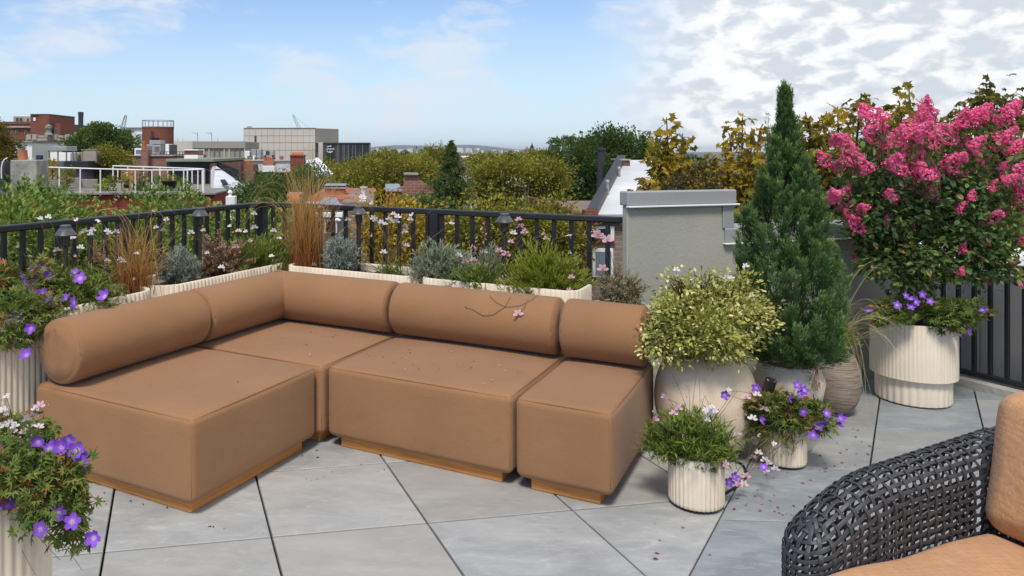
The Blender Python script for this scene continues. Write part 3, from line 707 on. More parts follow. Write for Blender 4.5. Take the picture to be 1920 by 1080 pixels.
def corner_roll(mb, r=RR, k=56):
    a = np.linspace(0, 2 * math.pi, k, endpoint=False); ac, bc = A0 + RR, 1.78 - RR; V = []; e = .026
    t5 = np.linspace(0, math.pi / 2, 5); end = [(0.001, -.004), (r * .5, -.003), (r * .82, -.001)] + [(r - e + e * math.sin(t), e - e * math.cos(t)) for t in t5]
    bs = .876
    for q, x in end + [(r, x) for x in np.linspace(e, bc - bs - r - .01, 6)[1:]]:
        V.append(np.array([S(ac + q * math.cos(t), bs + x, RZ + q * math.sin(t)) for t in a]))
    for f in (.0,):
        V.append(np.array([S(ac + r * math.cos(t), bc - r * math.cos(t), RZ + r * math.sin(t)) for t in a]))
    L2 = 0.018 - ac
    for q, x in [(r, x) for x in np.linspace(r + .01, L2 - e, 7)[:-1]] + [(q, L2 - x) for q, x in end[::-1]]:
        V.append(np.array([S(ac + x, bc - q * math.cos(t), RZ + q * math.sin(t)) for t in a]))
    n = len(V); i = np.arange(n - 1)[:, None]; j = np.arange(k)[None]
    mb.add(np.vstack(V), np.stack([i * k + j, i * k + (j + 1) % k, (i + 1) * k + (j + 1) % k, (i + 1) * k + j], -1).reshape(-1, 4)[:, ::-1])
mb = MB(); corner_roll(mb); b2_ = mb.build('bolster', M['sofa'], m2, smooth=True, angle=38)
mb = MB(); ringseam(mb, S(A0 + RR, .876 + .012, RZ), E2, RR - .0055); mb.build('seam', M['seam'], b2_, smooth=True); mb = MB(); ringseam(mb, S(.018 - .012, 1.78 - RR, RZ), E1, RR - .0055); mb.build('seam', M['seam'], b2_, smooth=True); mb = MB()
ac, bc = A0 + RR, 1.78 - RR
mb.tube(np.array([S(ac + (RR + .0005) * math.cos(t), bc - (RR + .0005) * math.cos(t), RZ + (RR + .0005) * math.sin(t)) for t in np.linspace(-.9, math.pi - .2, 30)]), .0022, 5)
mb.build('seam', M['seam'], b2_, smooth=True)
def straight(label, a0, a1):
    m = thing('sofa_module', label, 'sofa', S((a0 + a1) / 2, 1.33), 'modules of the brown sofa')
    seat(m, a0, a1, .893, 1.78); plinth(m, a0 + .058, a1 - .058, .935, 1.74)
    mb = MB(); roll(mb, S(a0 + .006, 1.78 - RR, RZ), E1, a1 - a0 - .012, RR); b = mb.build('bolster', M['sofa'], m, smooth=True)
    mb = MB(); ringseam(mb, S(a0 + .018, 1.78 - RR, RZ), E1, RR - .0055); ringseam(mb, S(a1 - .018, 1.78 - RR, RZ), E1, RR - .0055); mb.build('seam', M['seam'], b, smooth=True)
straight('brown straight sofa module with a pink flowering stem trailing over its bolster', .036, .992)
straight('brown straight sofa module at the right end of the run, next to the potted plants', 1.008, 1.42)
# ------------------------------------------------------------------ planters and pots
def rr_outline(a0, a1, b0, b1, rc, pitch, depth, sub=6):
    seg = []; w, h = a1 - a0, b1 - b0
    per = 2 * (w - 2 * rc) + 2 * (h - 2 * rc) + 2 * math.pi * rc; nf = int(round(per / pitch)); N = nf * sub
    P_, N_ = [], []
    for i in range(N):
        s = per * i / N
        for (ln, f) in ((w - 2 * rc, lambda x: ((a0 + rc + x, b0), (0, -1))), (math.pi / 2 * rc, lambda x: ((a1 - rc + rc * math.sin(x / rc), b0 + rc - rc * math.cos(x / rc)), (math.sin(x / rc), -math.cos(x / rc)))),
                        (h - 2 * rc, lambda x: ((a1, b0 + rc + x), (1, 0))), (math.pi / 2 * rc, lambda x: ((a1 - rc + rc * math.cos(x / rc), b1 - rc + rc * math.sin(x / rc)), (math.cos(x / rc), math.sin(x / rc)))),
                        (w - 2 * rc, lambda x: ((a1 - rc - x, b1), (0, 1))), (math.pi / 2 * rc, lambda x: ((a0 + rc - rc * math.sin(x / rc), b1 - rc + rc * math.cos(x / rc)), (-math.sin(x / rc), math.cos(x / rc)))),
                        (h - 2 * rc, lambda x: ((a0, b1 - rc - x), (-1, 0))), (math.pi / 2 * rc, lambda x: ((a0 + rc - rc * math.cos(x / rc), b0 + rc - rc * math.sin(x / rc)), (-math.cos(x / rc), -math.sin(x / rc))))):
            if s <= ln + 1e-9: p, n = f(s); break
            s -= ln
        P_.append(p); N_.append(n)
    p = np.array(P_); n = np.array(N_); fl = depth * (1 - np.abs(np.sin(np.arange(N) * math.pi / sub)) ** 1.0)
    return p, n, fl
def trough(label, a0, a1, b0, b1, h=.692, rc=.15):
    t = thing('fluted_planter', label, 'planter', S((a0 + a1) / 2, (b0 + b1) / 2), 'long cream planters behind the sofa')
    p, n, fl = rr_outline(a0, a1, b0, b1, rc, .030, .007); N = len(p); rings = []
    for off, z in ((fl + .004, .004), (fl, .012), (fl, h - .006), (fl + .003, h), (.022 + 0 * fl, h), (.026 + 0 * fl, h - .004), (.028 + 0 * fl, h - .075)):
        q = p - n * np.asarray(off)[:, None]; rings.append(np.array([S(x, y, z) for x, y in q]))
    i = np.arange(len(rings) - 1)[:, None]; j = np.arange(N)[None]
    mb = MB(); mb.add(np.vstack(rings), np.stack([i * N + j, i * N + (j + 1) % N, (i + 1) * N + (j + 1) % N, (i + 1) * N + j], -1).reshape(-1, 4))
    mb.build('shell', M['cream'], t, smooth=True, angle=32)
    mb = MB(); q = (p - n * .027)[::3]; c = S((a0 + a1) / 2, (b0 + b1) / 2, h - .05); rgz = np.random.default_rng(int(a0 * 77 + b0 * 31 + 500))
    rings = []
    for f in (1.0, .8, .55, .3): rings.append(np.array([c + f * (S(x, y, h - .05) - c) + UP * (rgz.normal() * .006 if f < 1 else -.006) for x, y in q]))
    n2 = len(q); F = [[k * n2 + a, k * n2 + (a + 1) % n2, (k + 1) * n2 + (a + 1) % n2, (k + 1) * n2 + a] for k in range(3) for a in range(n2)]
    V = np.vstack(rings + [c[None]]); F += [[3 * n2 + a, 3 * n2 + (a + 1) % n2, 4 * n2] for a in range(n2)]
    mb.add(V, F); mb.build('soil', M['soil'], t)
    return t
trough('long cream fluted planter at far left, behind the bolster end', -1.43, -1.03, -.62, .845)
trough('long cream fluted planter behind the sofa corner, left run', -1.43, -1.03, .872, 2.06)
trough('long cream fluted planter behind the corner module, holding the tall copper grass', -.975, .012, 1.868, 2.23, rc=.10)
trough('long cream fluted planter behind the straight module, holding the lime green clump', .034, 1.012, 1.868, 2.23, rc=.10)
def pot(label, c, prof, m, soil_r, soil_z, k=64, flute=None, group=None, name='plant_pot', extra=None):
    t = thing(name, label, 'pot', c, group)
    mb = MB(); mb.lathe(prof, k, c, flute=flute)
    if extra: extra(mb, c)
    mb.build('shell', m, t, smooth=True, angle=35)
    mb = MB(); mb.lathe([(soil_r, soil_z - .004), (soil_r * .7, soil_z + .004), (soil_r * .3, soil_z + .008), (0.001, soil_z + .009)], 28, c); mb.build('soil', M['soil'], t, smooth=True)
    return t
def fluted(r, h, n, dep=.005, foot=.95):
    return [(r * foot - .01, 0.012), (r * foot, .014), (r * .985, .02), (r, .03), (r, h - .005), (r - .003, h), (r - .016, h), (r - .019, h - .004), (r - .022, h - .06)], (n, dep, .013, h - .004)
# front-left cylinder that carries the near cranesbill
CF = np.array((-.975, 1.86, 0)); pr, fl = fluted(.158, .692, 40)
pot('tall cream fluted planter in the bottom left corner, under purple flowers', CF, pr, M['cream'], .135, .63, 240, fl)
CB = np.array((1.225, 3.98, 0)); pr, fl = fluted(.15, .66, 40)
pot('round cream fluted planter behind the right end of the sofa', CB, pr, M['cream'], .128, .60, 240, fl)
C1 = np.array((1.286, 3.165, 0)); pr, fl = fluted(.109, .213, 36, .0035)
pot('small cream fluted pot at the front, with narrow green leaves spilling over', C1, pr, M['cream'], .088, .18, 216, fl, 'small cream fluted pots on the floor')
C2 = np.array((1.862, 3.58, 0)); pr, fl = fluted(.098, .208, 32, .0035)
pot('small cream fluted pot in front of the cypress, with violet cranesbill', C2, pr, M['cream'], .078, .175, 192, fl, 'small cream fluted pots on the floor')
C3 = np.array((1.56, 3.73, 0))
a = np.linspace(-1.25, 1.12, 22); prof = [(.235 * math.cos(t) ** .75, .255 + .255 * math.sin(t)) for t in a]; rt, zt = prof[-1]
prof += [(rt - .004, zt + .012), (rt - .02, zt + .013), (rt - .024, zt - .03)]
pot('big round sand coloured pot under the variegated shrub', C3, prof, M['sand'], rt - .02, zt - .02)
C4 = np.array((1.995, 3.79, 0))
pot('pale speckled angular pot holding the cypress', C4, [(.09, .004), (.10, .006), (.108, .03), (.150, .26), (.163, .325), (.160, .345), (.150, .362), (.138, .405), (.134, .412), (.118, .412), (.114, .405), (.118, .37)], M['spk'], .113, .385)
C5 = np.array((2.50, 4.26, 0))
a = np.linspace(-1.2, .92, 20); prof = [(.128 * math.cos(t) ** .6, .185 + .175 * math.sin(t)) for t in a]; rt, zt = prof[-1]
prof += [(rt - .006, zt + .008), (rt - .016, zt + .004), (rt - .018, zt - .03)]
pot('brown ribbed clay pot between the cypress and the tall two-tier planter', C5, prof, M['clay'], rt - .015, zt - .02)
C6 = np.array((3.10, 4.50, 0))
def low(mb, c):
    mb.lathe([(.178, .006), (.188, .010), (.191, .02), (.191, .150)], 30 * 6, c, flute=(30, .005, .0, .2))
pot('tall two-tier cream fluted planter holding the pink crape myrtle', C6, [(.186, .150), (.210, .150), (.217, .155), (.217, .466), (.214, .471), (.196, .471), (.192, .465), (.190, .40)], M['cream'], .192, .435, 66 * 6, (66, .0034, .156, .467), extra=low)
# path lights on stakes
def pathlight(label, c, s=1.0, top=1.05, group='black path lights standing in the planters'):
    t = thing('path_light', label, 'lamp', c, group)
    mb = MB(); mb.lathe([(.054 * s, top - .050), (.056 * s, top - .044), (.030 * s, top - .010), (.026 * s, top - .008)], 28, c); mb.lathe([(.052 * s, top - .047), (.028 * s, top - .013), (.001, top - .013)], 28, c)
    sh = mb.build('lamp_shade', M['lampgrey'], t, smooth=True, angle=30)
    mb = MB(); mb.lathe([(.028 * s, top - .0078), (.028 * s, top + .002), (.024 * s, top + .006), (.001, top + .006)], 24, c); mb.build('cap', M['lampgrey'], t, smooth=True, angle=30)
    mb = MB(); mb.lathe([(.019 * s, top - .105), (.023 * s, top - .10), (.023 * s, top - .052), (.012, top - .05)], 20, c); mb.build('lamp_body', M['bronze'], t, smooth=True, angle=30)
    mb = MB(); b = .62 - c[2]; mb.lathe([(.0115 * s, .62), (.0115 * s, top - .1)], 14, (c[0], c[1], 0)); mb.build('stake', M['bronze'], t, smooth=True)
def onS(px, a=None, b=None):    # the point of a planter run that is seen at column px
    k = (px - CX) / FOC
    o, d = (S(a, 0), E2) if a is not None else (S(0, b), E1)
    s = (k * o[1] - o[0]) / (d[0] - k * d[1]); return o + s * d
for lab, px, py, a, b in (('grey path light at far left among white gaura', 123, 424, -1.27, None), ('grey path light left of the railing corner', 375, 391, -1.30, None), ('grey path light between silver bush and golden foliage', 673, 388, None, 2.10), ('grey path light above the pink gaura at right', 946, 402, None, 2.10)):
    q = onS(px, a, b); pathlight(lab, np.array((q[0], q[1], .0)), 1.0, EYE - (py - CY) / FOC * q[1])
# spot light leaning in the cypress pot, cable on the floor
q = P(1441, 728, 3.60); t = thing('spot_light', 'small black cylinder spot light leaning between the pots', 'lamp', (q[0], q[1], q[2] - .06))
d = nrm(np.array((.12, -.25, .9))); mb = MB(); pts = np.array([q - d * .045, q + d * .045]); mb.tube(pts, .026, 20); mb.build('lamp_body', M['bronze'], t, smooth=True, angle=40)
mb = MB(); mb.tube(np.array([q - d * .045, q - d * .09 + np.array((0, 0, -.03)), np.array((q[0], q[1], .22)), np.array((q[0] + .02, q[1], .02))]), .008, 8); mb.build('stake', M['bronze'], t, smooth=True)
pts = [G(1352, 930, .006), G(1372, 918, .006), G(1392, 905, .006), G(1402, 888, .006), G(1392, 870, .006), G(1372, 862, .006), G(1350, 872, .006)]
mb = MB(); pp = np.array(pts); tt = np.linspace(0, len(pp) - 1, 40); ii = np.minimum(tt.astype(int), len(pp) - 2); fr = (tt - ii)[:, None]
sm = pp[ii] * (1 - fr) + pp[ii + 1] * fr
for _ in range(3): sm[1:-1] = (sm[:-2] + 2 * sm[1:-1] + sm[2:]) / 4
mb.tube(sm, .0055, 8); tag(mb.build('cable', M['cable'], loc=pts[0], smooth=True), 'black cable looped on the floor between the two small pots', 'cable')
# ------------------------------------------------------------------ plants
def petal_flower(n, r0, r1, wid, cup, tilt=0.0, spread=2 * math.pi, a0=0.0, notch=0.0, eye=True, stam=0):
    mb = MB(); m = 7
    for i in range(n):
        a = a0 + spread * (i + (0.5 if spread < 6 else 0)) / n
        s = np.linspace(0, 1, m); w = wid * np.sin(np.clip(s * 1.15 + .08, 0, 1.22) / 1.25 * math.pi * .86) ** .8
        x = r0 + (r1 - r0) * s; z = cup * s ** 1.6 + tilt * s * (1 if i % 2 else .4)
        ca, sa = math.cos(a), math.sin(a); V = []
        for k in range(m):
            for y, zz_ in ((-w[k], .10 * w[k]), (0, -.05 * w[k]), (w[k], .10 * w[k])):
                xx = x[k] - (notch * (y == 0) if k == m - 1 else 0)
                V.append((xx * ca - y * sa, xx * sa + y * ca, z[k] + zz_))
        F = []
        for k in range(m - 1):
            for j in (0, 1): F.append([k * 3 + j, (k + 1) * 3 + j, (k + 1) * 3 + j + 1, k * 3 + j + 1])
        mb.add(V, F, 0, np.repeat(s, 3))
    if eye: mb.lathe([(.07, .02), (.05, .10), (.001, .14)], 7, mat=1)
    rr = np.random.default_rng(5)
    for i in range(stam):
        a = a0 + spread * rr.random(); e = np.array((math.cos(a) * .75, math.sin(a) * .75, .35 + .3 * rr.random()))
        mb.tube(np.array([(0, 0, 0), e * .5 + (0, 0, .1), e]), .018, 3, 1)
    return mb
VIOLET = [proto(petal_flower(5, .04, 1.0, .36, c, notch=.05), 'flower', [M['violet'], M['stamen']], True) for c in (.12, .32, .62)]
GWHITE = [proto(petal_flower(4, .03, 1.0, .27, c, .12, math.pi * 1.25, -.35, eye=False, stam=5), 'flower', [M['white_petal'], M['pink_petal']], True) for c in (.1, .3)]
GPINK = [proto(petal_flower(4, .03, 1.0, .27, c, .12, math.pi * 1.25, -.35, eye=False, stam=5), 'flower', [M['pink_petal'], M['white_petal']], True) for c in (.1, .35)]
mbb = MB(); mbb.lathe([(.02, 0), (.22, .25), (.2, .6), (.02, 1.0)], 7, tint=.2); BUD = proto(mbb, 'flower_bud', [M['pink_petal']], True)

def frot(rng, face, wob=.35):
    z = nrm(np.asarray(face, float) + rng.normal(size=3) * wob); x = nrm(np.cross(np.array((0, 0, 1.0)) + rng.normal(size=3) * .1, z)); y = np.cross(z, x)
    return np.stack([x, y, z], axis=1)
def shoots(mb, rng, base, tips, nl, tpl, size, mat=0, smat=None, start=.15, sr=.0012, out=.9, up=0.0, lift=.25, tl=.25, sprd=.03, tbase=.3):
    base = np.asarray(base, float); n = len(tips)
    b = base + rng.normal(size=(n, 3)) * np.array((sprd, sprd, 0)); c = (b + tips) / 2 + UP * lift * np.linalg.norm(tips - b, axis=1, keepdims=True)
    c[:, :2] = b[:, :2] * .65 + tips[:, :2] * .35
    q = bez(b, c, tips, 12); tg = nrm(np.gradient(q, axis=1))
    if smat is not None: stems(mb, b, tips, c - (b + tips) / 2, sr, sr * .6, rng, 6, 3, smat, .5)
    k = np.repeat(np.arange(n), nl); t = start + (1 - start) * rng.random(n * nl) ** .8; i = np.clip((t * 11).astype(int), 0, 11)
    pos = q[k, i] + rng.normal(size=(n * nl, 3)) * size * .15; d = tg[k, i] * (1.0 - out * .4) + rng.normal(size=(n * nl, 3)) * out * .6 + UP * up
    tint = np.clip(tbase + (rng.random(n) * tl)[k] + (t - .5) * .35 + rng.normal(size=n * nl) * .12, 0, 1)
    scatter(mb, tpl, pos, frames(d, rng), size * (.6 + .7 * rng.random(n * nl)), mat, tint)
def dome(rng, c, r, n, zmin=-.1, inner=.72, noise=.12):
    d = rng.normal(size=(n * 3, 3)); d[:, 2] = np.abs(d[:, 2]) * 1.0 + zmin; d = nrm(d)[:n]
    f = inner + (1 - inner) * rng.random((n, 1)); w = np.sin(d[:, :1] * 5 + d[:, 1:2] * 4 + c[0] * 9) * noise
    return np.asarray(c) + d * np.asarray(r) * (f + w)
def soil_at(px, a=None, b=None, z=.645): q = onS(px, a, b); return np.array((q[0], q[1], z))
def PF(lst, yf): return [P(x, y, yf(x, y)) for x, y in lst]
def add_flowers(t, rng, protos, pts, px, Y=None, face=(0, -1, .5), name='flower', wob=.4, sv=.25):
    for p in pts:
        inst(protos[rng.integers(len(protos))], name, t, p, frot(rng, face, wob), float(px * p[1] / FOC * (1 - sv / 2 + sv * rng.random())))

# ---- cranesbill in the left trough
rng = np.random.default_rng(1)
b = soil_at(25, a=-1.2); t = thing('cranesbill', 'violet cranesbill hanging over the planter beside the bolster end', 'plant', b)
mb = MB()
for (px, py, Y, r, n) in ((-40, 545, 3.7, (.20, .18, .10), 420), (40, 535, 3.85, (.20, .20, .11), 520), (95, 548, 3.95, (.16, .2, .085), 420), (20, 590, 3.52, (.15, .07, .09), 330), (70, 592, 3.62, (.12, .08, .07), 240), (8, 618, 3.42, (.10, .05, .07), 130), (140, 568, 3.95, (.13, .1, .06), 260), (185, 560, 4.05, (.14, .12, .06), 260), (50, 625, 3.47, (.04, .03, .06), 50)):
    leaf_mass(mb, rng, P(px, py, Y), r, 14, int(n * 1.2), .045, .028, T_GERAN, .3, tvar=.40)
mb.build('foliage', M['f_geran'], t)
fl = [(39, 524), (42, 536), (61, 534), (67, 506), (73, 512), (80, 508), (57, 549), (68, 556), (81, 553), (92, 567), (56, 580), (14, 573), (16, 586), (3, 530), (3, 542), (126, 561), (139, 568), (58, 615), (50, 666), (197, 556), (94, 518), (150, 522), (139, 512), (36, 597)]
pts = PF(fl, lambda x, y: 3.93 - (y - 505) * .0050 - (.10 if y > 600 else 0))
add_flowers(t, rng, VIOLET, pts, 12.5, wob=.35)
mb = MB(); A = np.array(pts); stems(mb, A + np.array((-.05, .08, -.03)) + rng.normal(size=A.shape) * .02, A, (0, 0, .03), .0016, .0012, rng, tint=.6)
q = P(40, 610, 3.5) + rng.normal(size=(40, 3)) * (.10, .03, .03); stems(mb, q, q + rng.normal(size=(40, 3)) * .03 + (0, -.02, -.10), (0, -.03, .02), .0012, .0008, rng, tint=.7)
mb.build('stems', M['stem'], t)

def gaura(label, base, flowers, yf, white=True, npx=7.5, leafc=None, leafr=(.14, .14, .16), nsh=60, leafm='f_gaura', leafs=.038, nl=14, buds=14, extra_st=10, tall=.30, seed=1, budpx=5, both=0.0, leafless=False, up=.3, zmin=-.1):
    rng = np.random.default_rng(seed); t = thing('gaura', label, 'plant', base); mb = MB()
    if not leafless:
        tips = dome(rng, base if leafc is None else leafc, leafr, nsh, zmin); shoots(mb, rng, base, tips, nl, T_BLADE, leafs, 0, 1, sprd=.05, up=up); mb.build('foliage', [M[leafm], M['stem']], t)
    pts = PF(flowers, yf); mb = MB(); A = np.array(pts) if pts else np.zeros((0, 3))
    if len(A):
        s = base + rng.normal(size=A.shape) * (.06, .05, 0); bow = (A - s) * (-.12, -.12, .0) + UP * np.linalg.norm(A - s, axis=1, keepdims=True) * .10
        stems(mb, s, A, bow + rng.normal(size=A.shape) * .015, .0016, .0009, rng, 9, 3, 0, .45)
    e = base + rng.normal(size=(extra_st, 3)) * (.17, .12, .05) + UP * tall * (.7 + .6 * rng.random((extra_st, 1)))
    if extra_st: stems(mb, base + rng.normal(size=e.shape) * (.05, .05, 0), e, rng.normal(size=e.shape) * .02 + UP * .03, .0015, .0008, rng, 9, 3, 0, .5)
    mb.build('stems', M['stem'], t)
    for p in pts:
        pr = GWHITE if (white and rng.random() > both) or (not white and rng.random() < both) else GPINK
        inst(pr[rng.integers(2)], 'flower', t, p, frot(rng, (0, -1, .25), .5), float(npx * p[1] / FOC * (.8 + .4 * rng.random())))
    allp = list(A) + list(e)
    for i in range(buds):
        p = allp[rng.integers(len(allp))] + rng.normal(size=3) * (.012, .012, .018); inst(BUD, 'flower_bud', t, p, frot(rng, (0, -.2, 1), .5), float(budpx * p[1] / FOC * (.7 + .6 * rng.random())))
    return t
gaura('white flowered gaura with long thin stems against the left railing', soil_at(125, a=-1.23), [(76, 411), (8, 449), (35, 464), (57, 479), (144, 414), (187, 413), (170, 440), (159, 434), (201, 434), (136, 447), (108, 469), (151, 465), (143, 481), (217, 435), (201, 489), (231, 491), (226, 486), (91, 408), (154, 509), (175, 432), (118, 500), (205, 438)], lambda x, y: 4.02 + x * .001, npx=6.8, leafr=(.34, .24, .22), nsh=280, nl=16, extra_st=26, tall=.27, seed=2, leafs=.042)
# pink bottlebrush spikes
q0 = soil_at(182, a=-1.25); t = thing('spike_plant', 'pale pink flower spike standing among the white gaura', 'plant', q0); rng = np.random.default_rng(9); mb = MB(); mb2 = MB()
for (x0, y0, x1, y1, n) in ((181, 492, 177, 452, 150), (196, 505, 193, 450, 60), (190, 488, 184, 474, 40)):
    a, c = P(x0, y0, 4.15), P(x1, y1, 4.15); s = rng.random(n)[:, None]; d = rng.normal(size=(n, 3)); d[:, 2] = np.abs(d[:, 2]) * .6
    scatter(mb, T_NEEDLE if False else T_BLADE, a + (c - a) * s, frames(d, rng), .022 * (1.15 - s[:, 0] * .7), 0, rng.random(n)); stems(mb2, [q0], [c], [(0, 0, .02)], .002, .001, rng)
mb.build('flower_spike', M['f_plume'], t); mb2.build('stems', M['stem'], t)

def grass(label, base, n, h, lean, w, seed, tops=None, mat='f_grass', sprd=.05, tint=.15, tg=.75, arcs=()):
    rng = np.random.default_rng(seed); t = thing('ornamental_grass', label, 'grass tuft', base); mb = MB()
    p0 = base + rng.normal(size=(n, 3)) * (sprd, sprd, 0); a = rng.random(n) * 2 * math.pi; ln = lean * (.15 + rng.random(n) ** 1.2)
    hh = h * (.40 + .68 * rng.random(n) ** 1.6); p1 = p0 + np.stack([np.cos(a) * ln, np.sin(a) * ln, hh], 1); pc = p0 + np.stack([np.cos(a) * ln * .25, np.sin(a) * ln * .25, hh * .72], 1)
    blades(mb, p0, pc, p1, w, rng, 8, 0, np.clip(tint + rng.normal(size=n) * .12, 0, 1), tg)
    for (pk, pe, k) in arcs:
        q0 = np.repeat(base[None], k, 0) + rng.normal(size=(k, 3)) * (sprd, sprd, 0); e = pe + rng.normal(size=(k, 3)) * .03; c = pk + rng.normal(size=(k, 3)) * .035
        blades(mb, q0, c, e, w * 1.1, rng, 14, 0, .5, .45)
    mb.build('blades', M[mat], t); return t
q = soil_at(252, a=-1.22); Yq = q[1]
grass('copper grass tuft standing at the end of the far left planter', q, 380, .40, .20, .0030, 21, arcs=[(P(258, 330, Yq), P(160, 420, Yq - .1), 4), (P(250, 340, Yq), P(330, 400, Yq), 4), (P(270, 350, Yq), P(285, 330, Yq), 3), (P(225, 380, Yq), P(180, 470, Yq), 5), (P(290, 400, Yq), P(330, 500, Yq), 5)])
q = soil_at(575, b=2.05); Yq = q[1]
grass('tall copper orange grass at the railing corner', q, 760, .64, .21, .0030, 22, sprd=.05, arcs=[(P(500, 290, Yq), P(448, 440, Yq), 7), (P(530, 270, Yq), P(460, 380, Yq), 5), (P(575, 200, Yq), P(590, 310, Yq), 9), (P(600, 250, Yq), P(640, 380, Yq), 6), (P(540, 250, Yq), P(530, 335, Yq), 7), (P(620, 300, Yq), P(690, 400, Yq), 4), (P(560, 240, Yq), P(500, 350, Yq), 5)])

def fuzzy(label, base, c, r, n, nl, size, m, tpl=T_BLADE, seed=1, name='santolina', out=.8, up=.2, tl=.3, tb=.3, inner=.75, zmin=-.12, lift=.15, start=.35, noise=.1, cat='shrub'):
    rng = np.random.default_rng(seed); t = thing(name, label, cat, base); mb = MB()
    shoots(mb, rng, base, dome(rng, c, r, n, zmin, inner, noise), nl, tpl, size, 0, 1, sprd=.03, out=out, up=up, tl=tl, tbase=tb, start=start, lift=lift)
    mb.build('foliage', [M[m], M['stem']], t); return t
def cen(base, z): c = np.array(base, float); c[2] = z; return c
q = soil_at(335, a=-1.2); fuzzy('silver grey santolina dome left of the railing corner', q, cen(q, .71), (.14, .14, .19), 330, 40, .020, 'f_silver', seed=31, lift=.1)
q = soil_at(640, b=2.03); fuzzy('silver grey santolina dome right of the tall copper grass', q, cen(q, .70), (.145, .14, .20), 330, 40, .021, 'f_silver', seed=32, lift=.1)
q = soil_at(826, b=2.05); fuzzy('sage grey lavender bush with upright shoots left of the pink gaura', q, cen(q, .68), (.25, .18, .235), 420, 34, .028, 'f_sage', seed=33, name='lavender', out=.7, up=.5, inner=.6, lift=.05)
q = soil_at(918, b=2.12); fuzzy('narrow sage lavender behind the pink gaura', q, cen(q, .70), (.10, .09, .22), 110, 34, .026, 'f_sage', seed=34, name='lavender', out=.65, up=.5, inner=.6, lift=.05)
q = soil_at(1022, b=2.03); fuzzy('lime green feathery clump at the end of the planter', q, cen(q, .66), (.30, .18, .27), 560, 26, .030, 'f_lime', seed=35, name='coreopsis', out=.6, up=.7, inner=.55, lift=.1, noise=.18, cat='plant')
q = soil_at(485, a=-1.22); fuzzy('bright green fine leaved clump beside the corner post', q, cen(q, .65), (.36, .22, .24), 560, 24, .032, 'f_gaura', seed=36, name='coreopsis', out=.6, up=.7, inner=.5, lift=.1, noise=.18, tb=.4, cat='plant')
q = soil_at(418, a=-1.28); fuzzy('faded pink brown seed heads between silver bush and green clump', q, cen(q, .66), (.24, .16, .27), 150, 34, .018, 'f_dry', T_LEAF, seed=37, name='dry_gaura', out=1.0, up=.3, start=.5, inner=.6, cat='plant')
q = soil_at(1160, b=2.0, z=.60); q = cen(CB + np.array((.0, 0, 0)), .60); fuzzy('dry grey brown bush in the round planter', q, cen(q, .64), (.17, .15, .26), 260, 34, .022, 'f_drybush', T_BLADE, seed=38, name='dry_bush', out=1.0, up=.2, inner=.5)
gaura('sparse white gaura in front of the golden foliage', soil_at(738, b=2.02), [(680, 478), (698, 443), (719, 474), (762, 461), (758, 435), (758, 424), (697, 382), (745, 408), (704, 414), (715, 418), (722, 421), (738, 402), (772, 405), (602, 388), (652, 412), (554, 465), (578, 475), (588, 497), (574, 484), (847, 420), (710, 424), (730, 412), (742, 416), (680, 371), (770, 412), (700, 410)], lambda x, y: 5.02 - (x - 738) * .0012, npx=6.6, leafr=(.12, .10, .14), nsh=26, nl=14, extra_st=12, tall=.36, seed=3, buds=10)
gaura('white gaura scattered through the seed heads left of the corner', soil_at(440, a=-1.22), [(358, 437), (381, 433), (431, 425), (447, 434), (461, 435), (478, 401), (477, 427), (468, 452), (443, 463), (418, 462), (509, 481), (524, 448), (514, 433), (389, 475), (415, 502), (289, 397), (312, 413), (307, 431), (292, 427), (253, 524), (256, 476)], lambda x, y: 4.75 if x > 330 else 4.3, npx=6, leafr=(.15, .1, .12), nsh=24, extra_st=8, seed=4, both=.3, buds=16)
gaura('pink and white gaura spilling over the straight bolster', soil_at(905, b=1.98), [(973, 412), (975, 424), (1021, 439), (1024, 448), (1066, 440), (958, 454), (962, 438), (949, 478), (918, 503), (894, 504), (888, 488), (872, 491), (861, 480), (949, 528), (1004, 522), (1013, 547), (1044, 547), (1067, 547), (1071, 521), (954, 551), (907, 473), (1067, 475), (997, 508), (963, 521), (913, 497), (896, 496), (936, 471), (984, 436)], lambda x, y: 4.62 - (x - 905) * .0016 - max(0, y - 500) * .003, white=False, both=.45, npx=7.2, leafr=(.26, .14, .17), nsh=120, extra_st=14, tall=.30, seed=5, buds=34, budpx=7)
gaura('few pink gaura sprigs around the dry bush', cen(CB, .60), [(1130, 505), (1151, 541), (1139, 452), (1121, 441)], lambda x, y: 3.95, white=False, both=.4, npx=10, leafless=True, extra_st=3, seed=6, buds=8)
# stem trailing down the face of the bolster
rng = np.random.default_rng(61); t = thing('trailing_stem', 'thin reddish stem trailing over the straight bolster, with one pink flower', 'flower', S(.45, 1.80, .70)); mb = MB()
def onroll(px, py):             # point on the front of the bolster seen at a pixel
    d = np.array(((px - CX) / FOC, 1, -(py - CY) / FOC)); o = np.array((0, 0, EYE)); c = S(0, 1.78 - RR, RZ)
    dp = d - E1 * (d @ E1); op = (o - c) - E1 * ((o - c) @ E1); A_, B_, C_ = dp @ dp, 2 * dp @ op, op @ op - (RR + .006) ** 2; D_ = B_ * B_ - 4 * A_ * C_
    s = (-B_ - math.sqrt(max(D_, 0))) / (2 * A_); return o + d * s
def smooth(pts, n=40):
    pp = np.array(pts); tt = np.linspace(0, len(pp) - 1, n); ii = np.minimum(tt.astype(int), len(pp) - 2); f = (tt - ii)[:, None]; s = pp[ii] * (1 - f) + pp[ii + 1] * f
    for _ in range(4): s[1:-1] = (s[:-2] + 2 * s[1:-1] + s[2:]) / 4
    return s
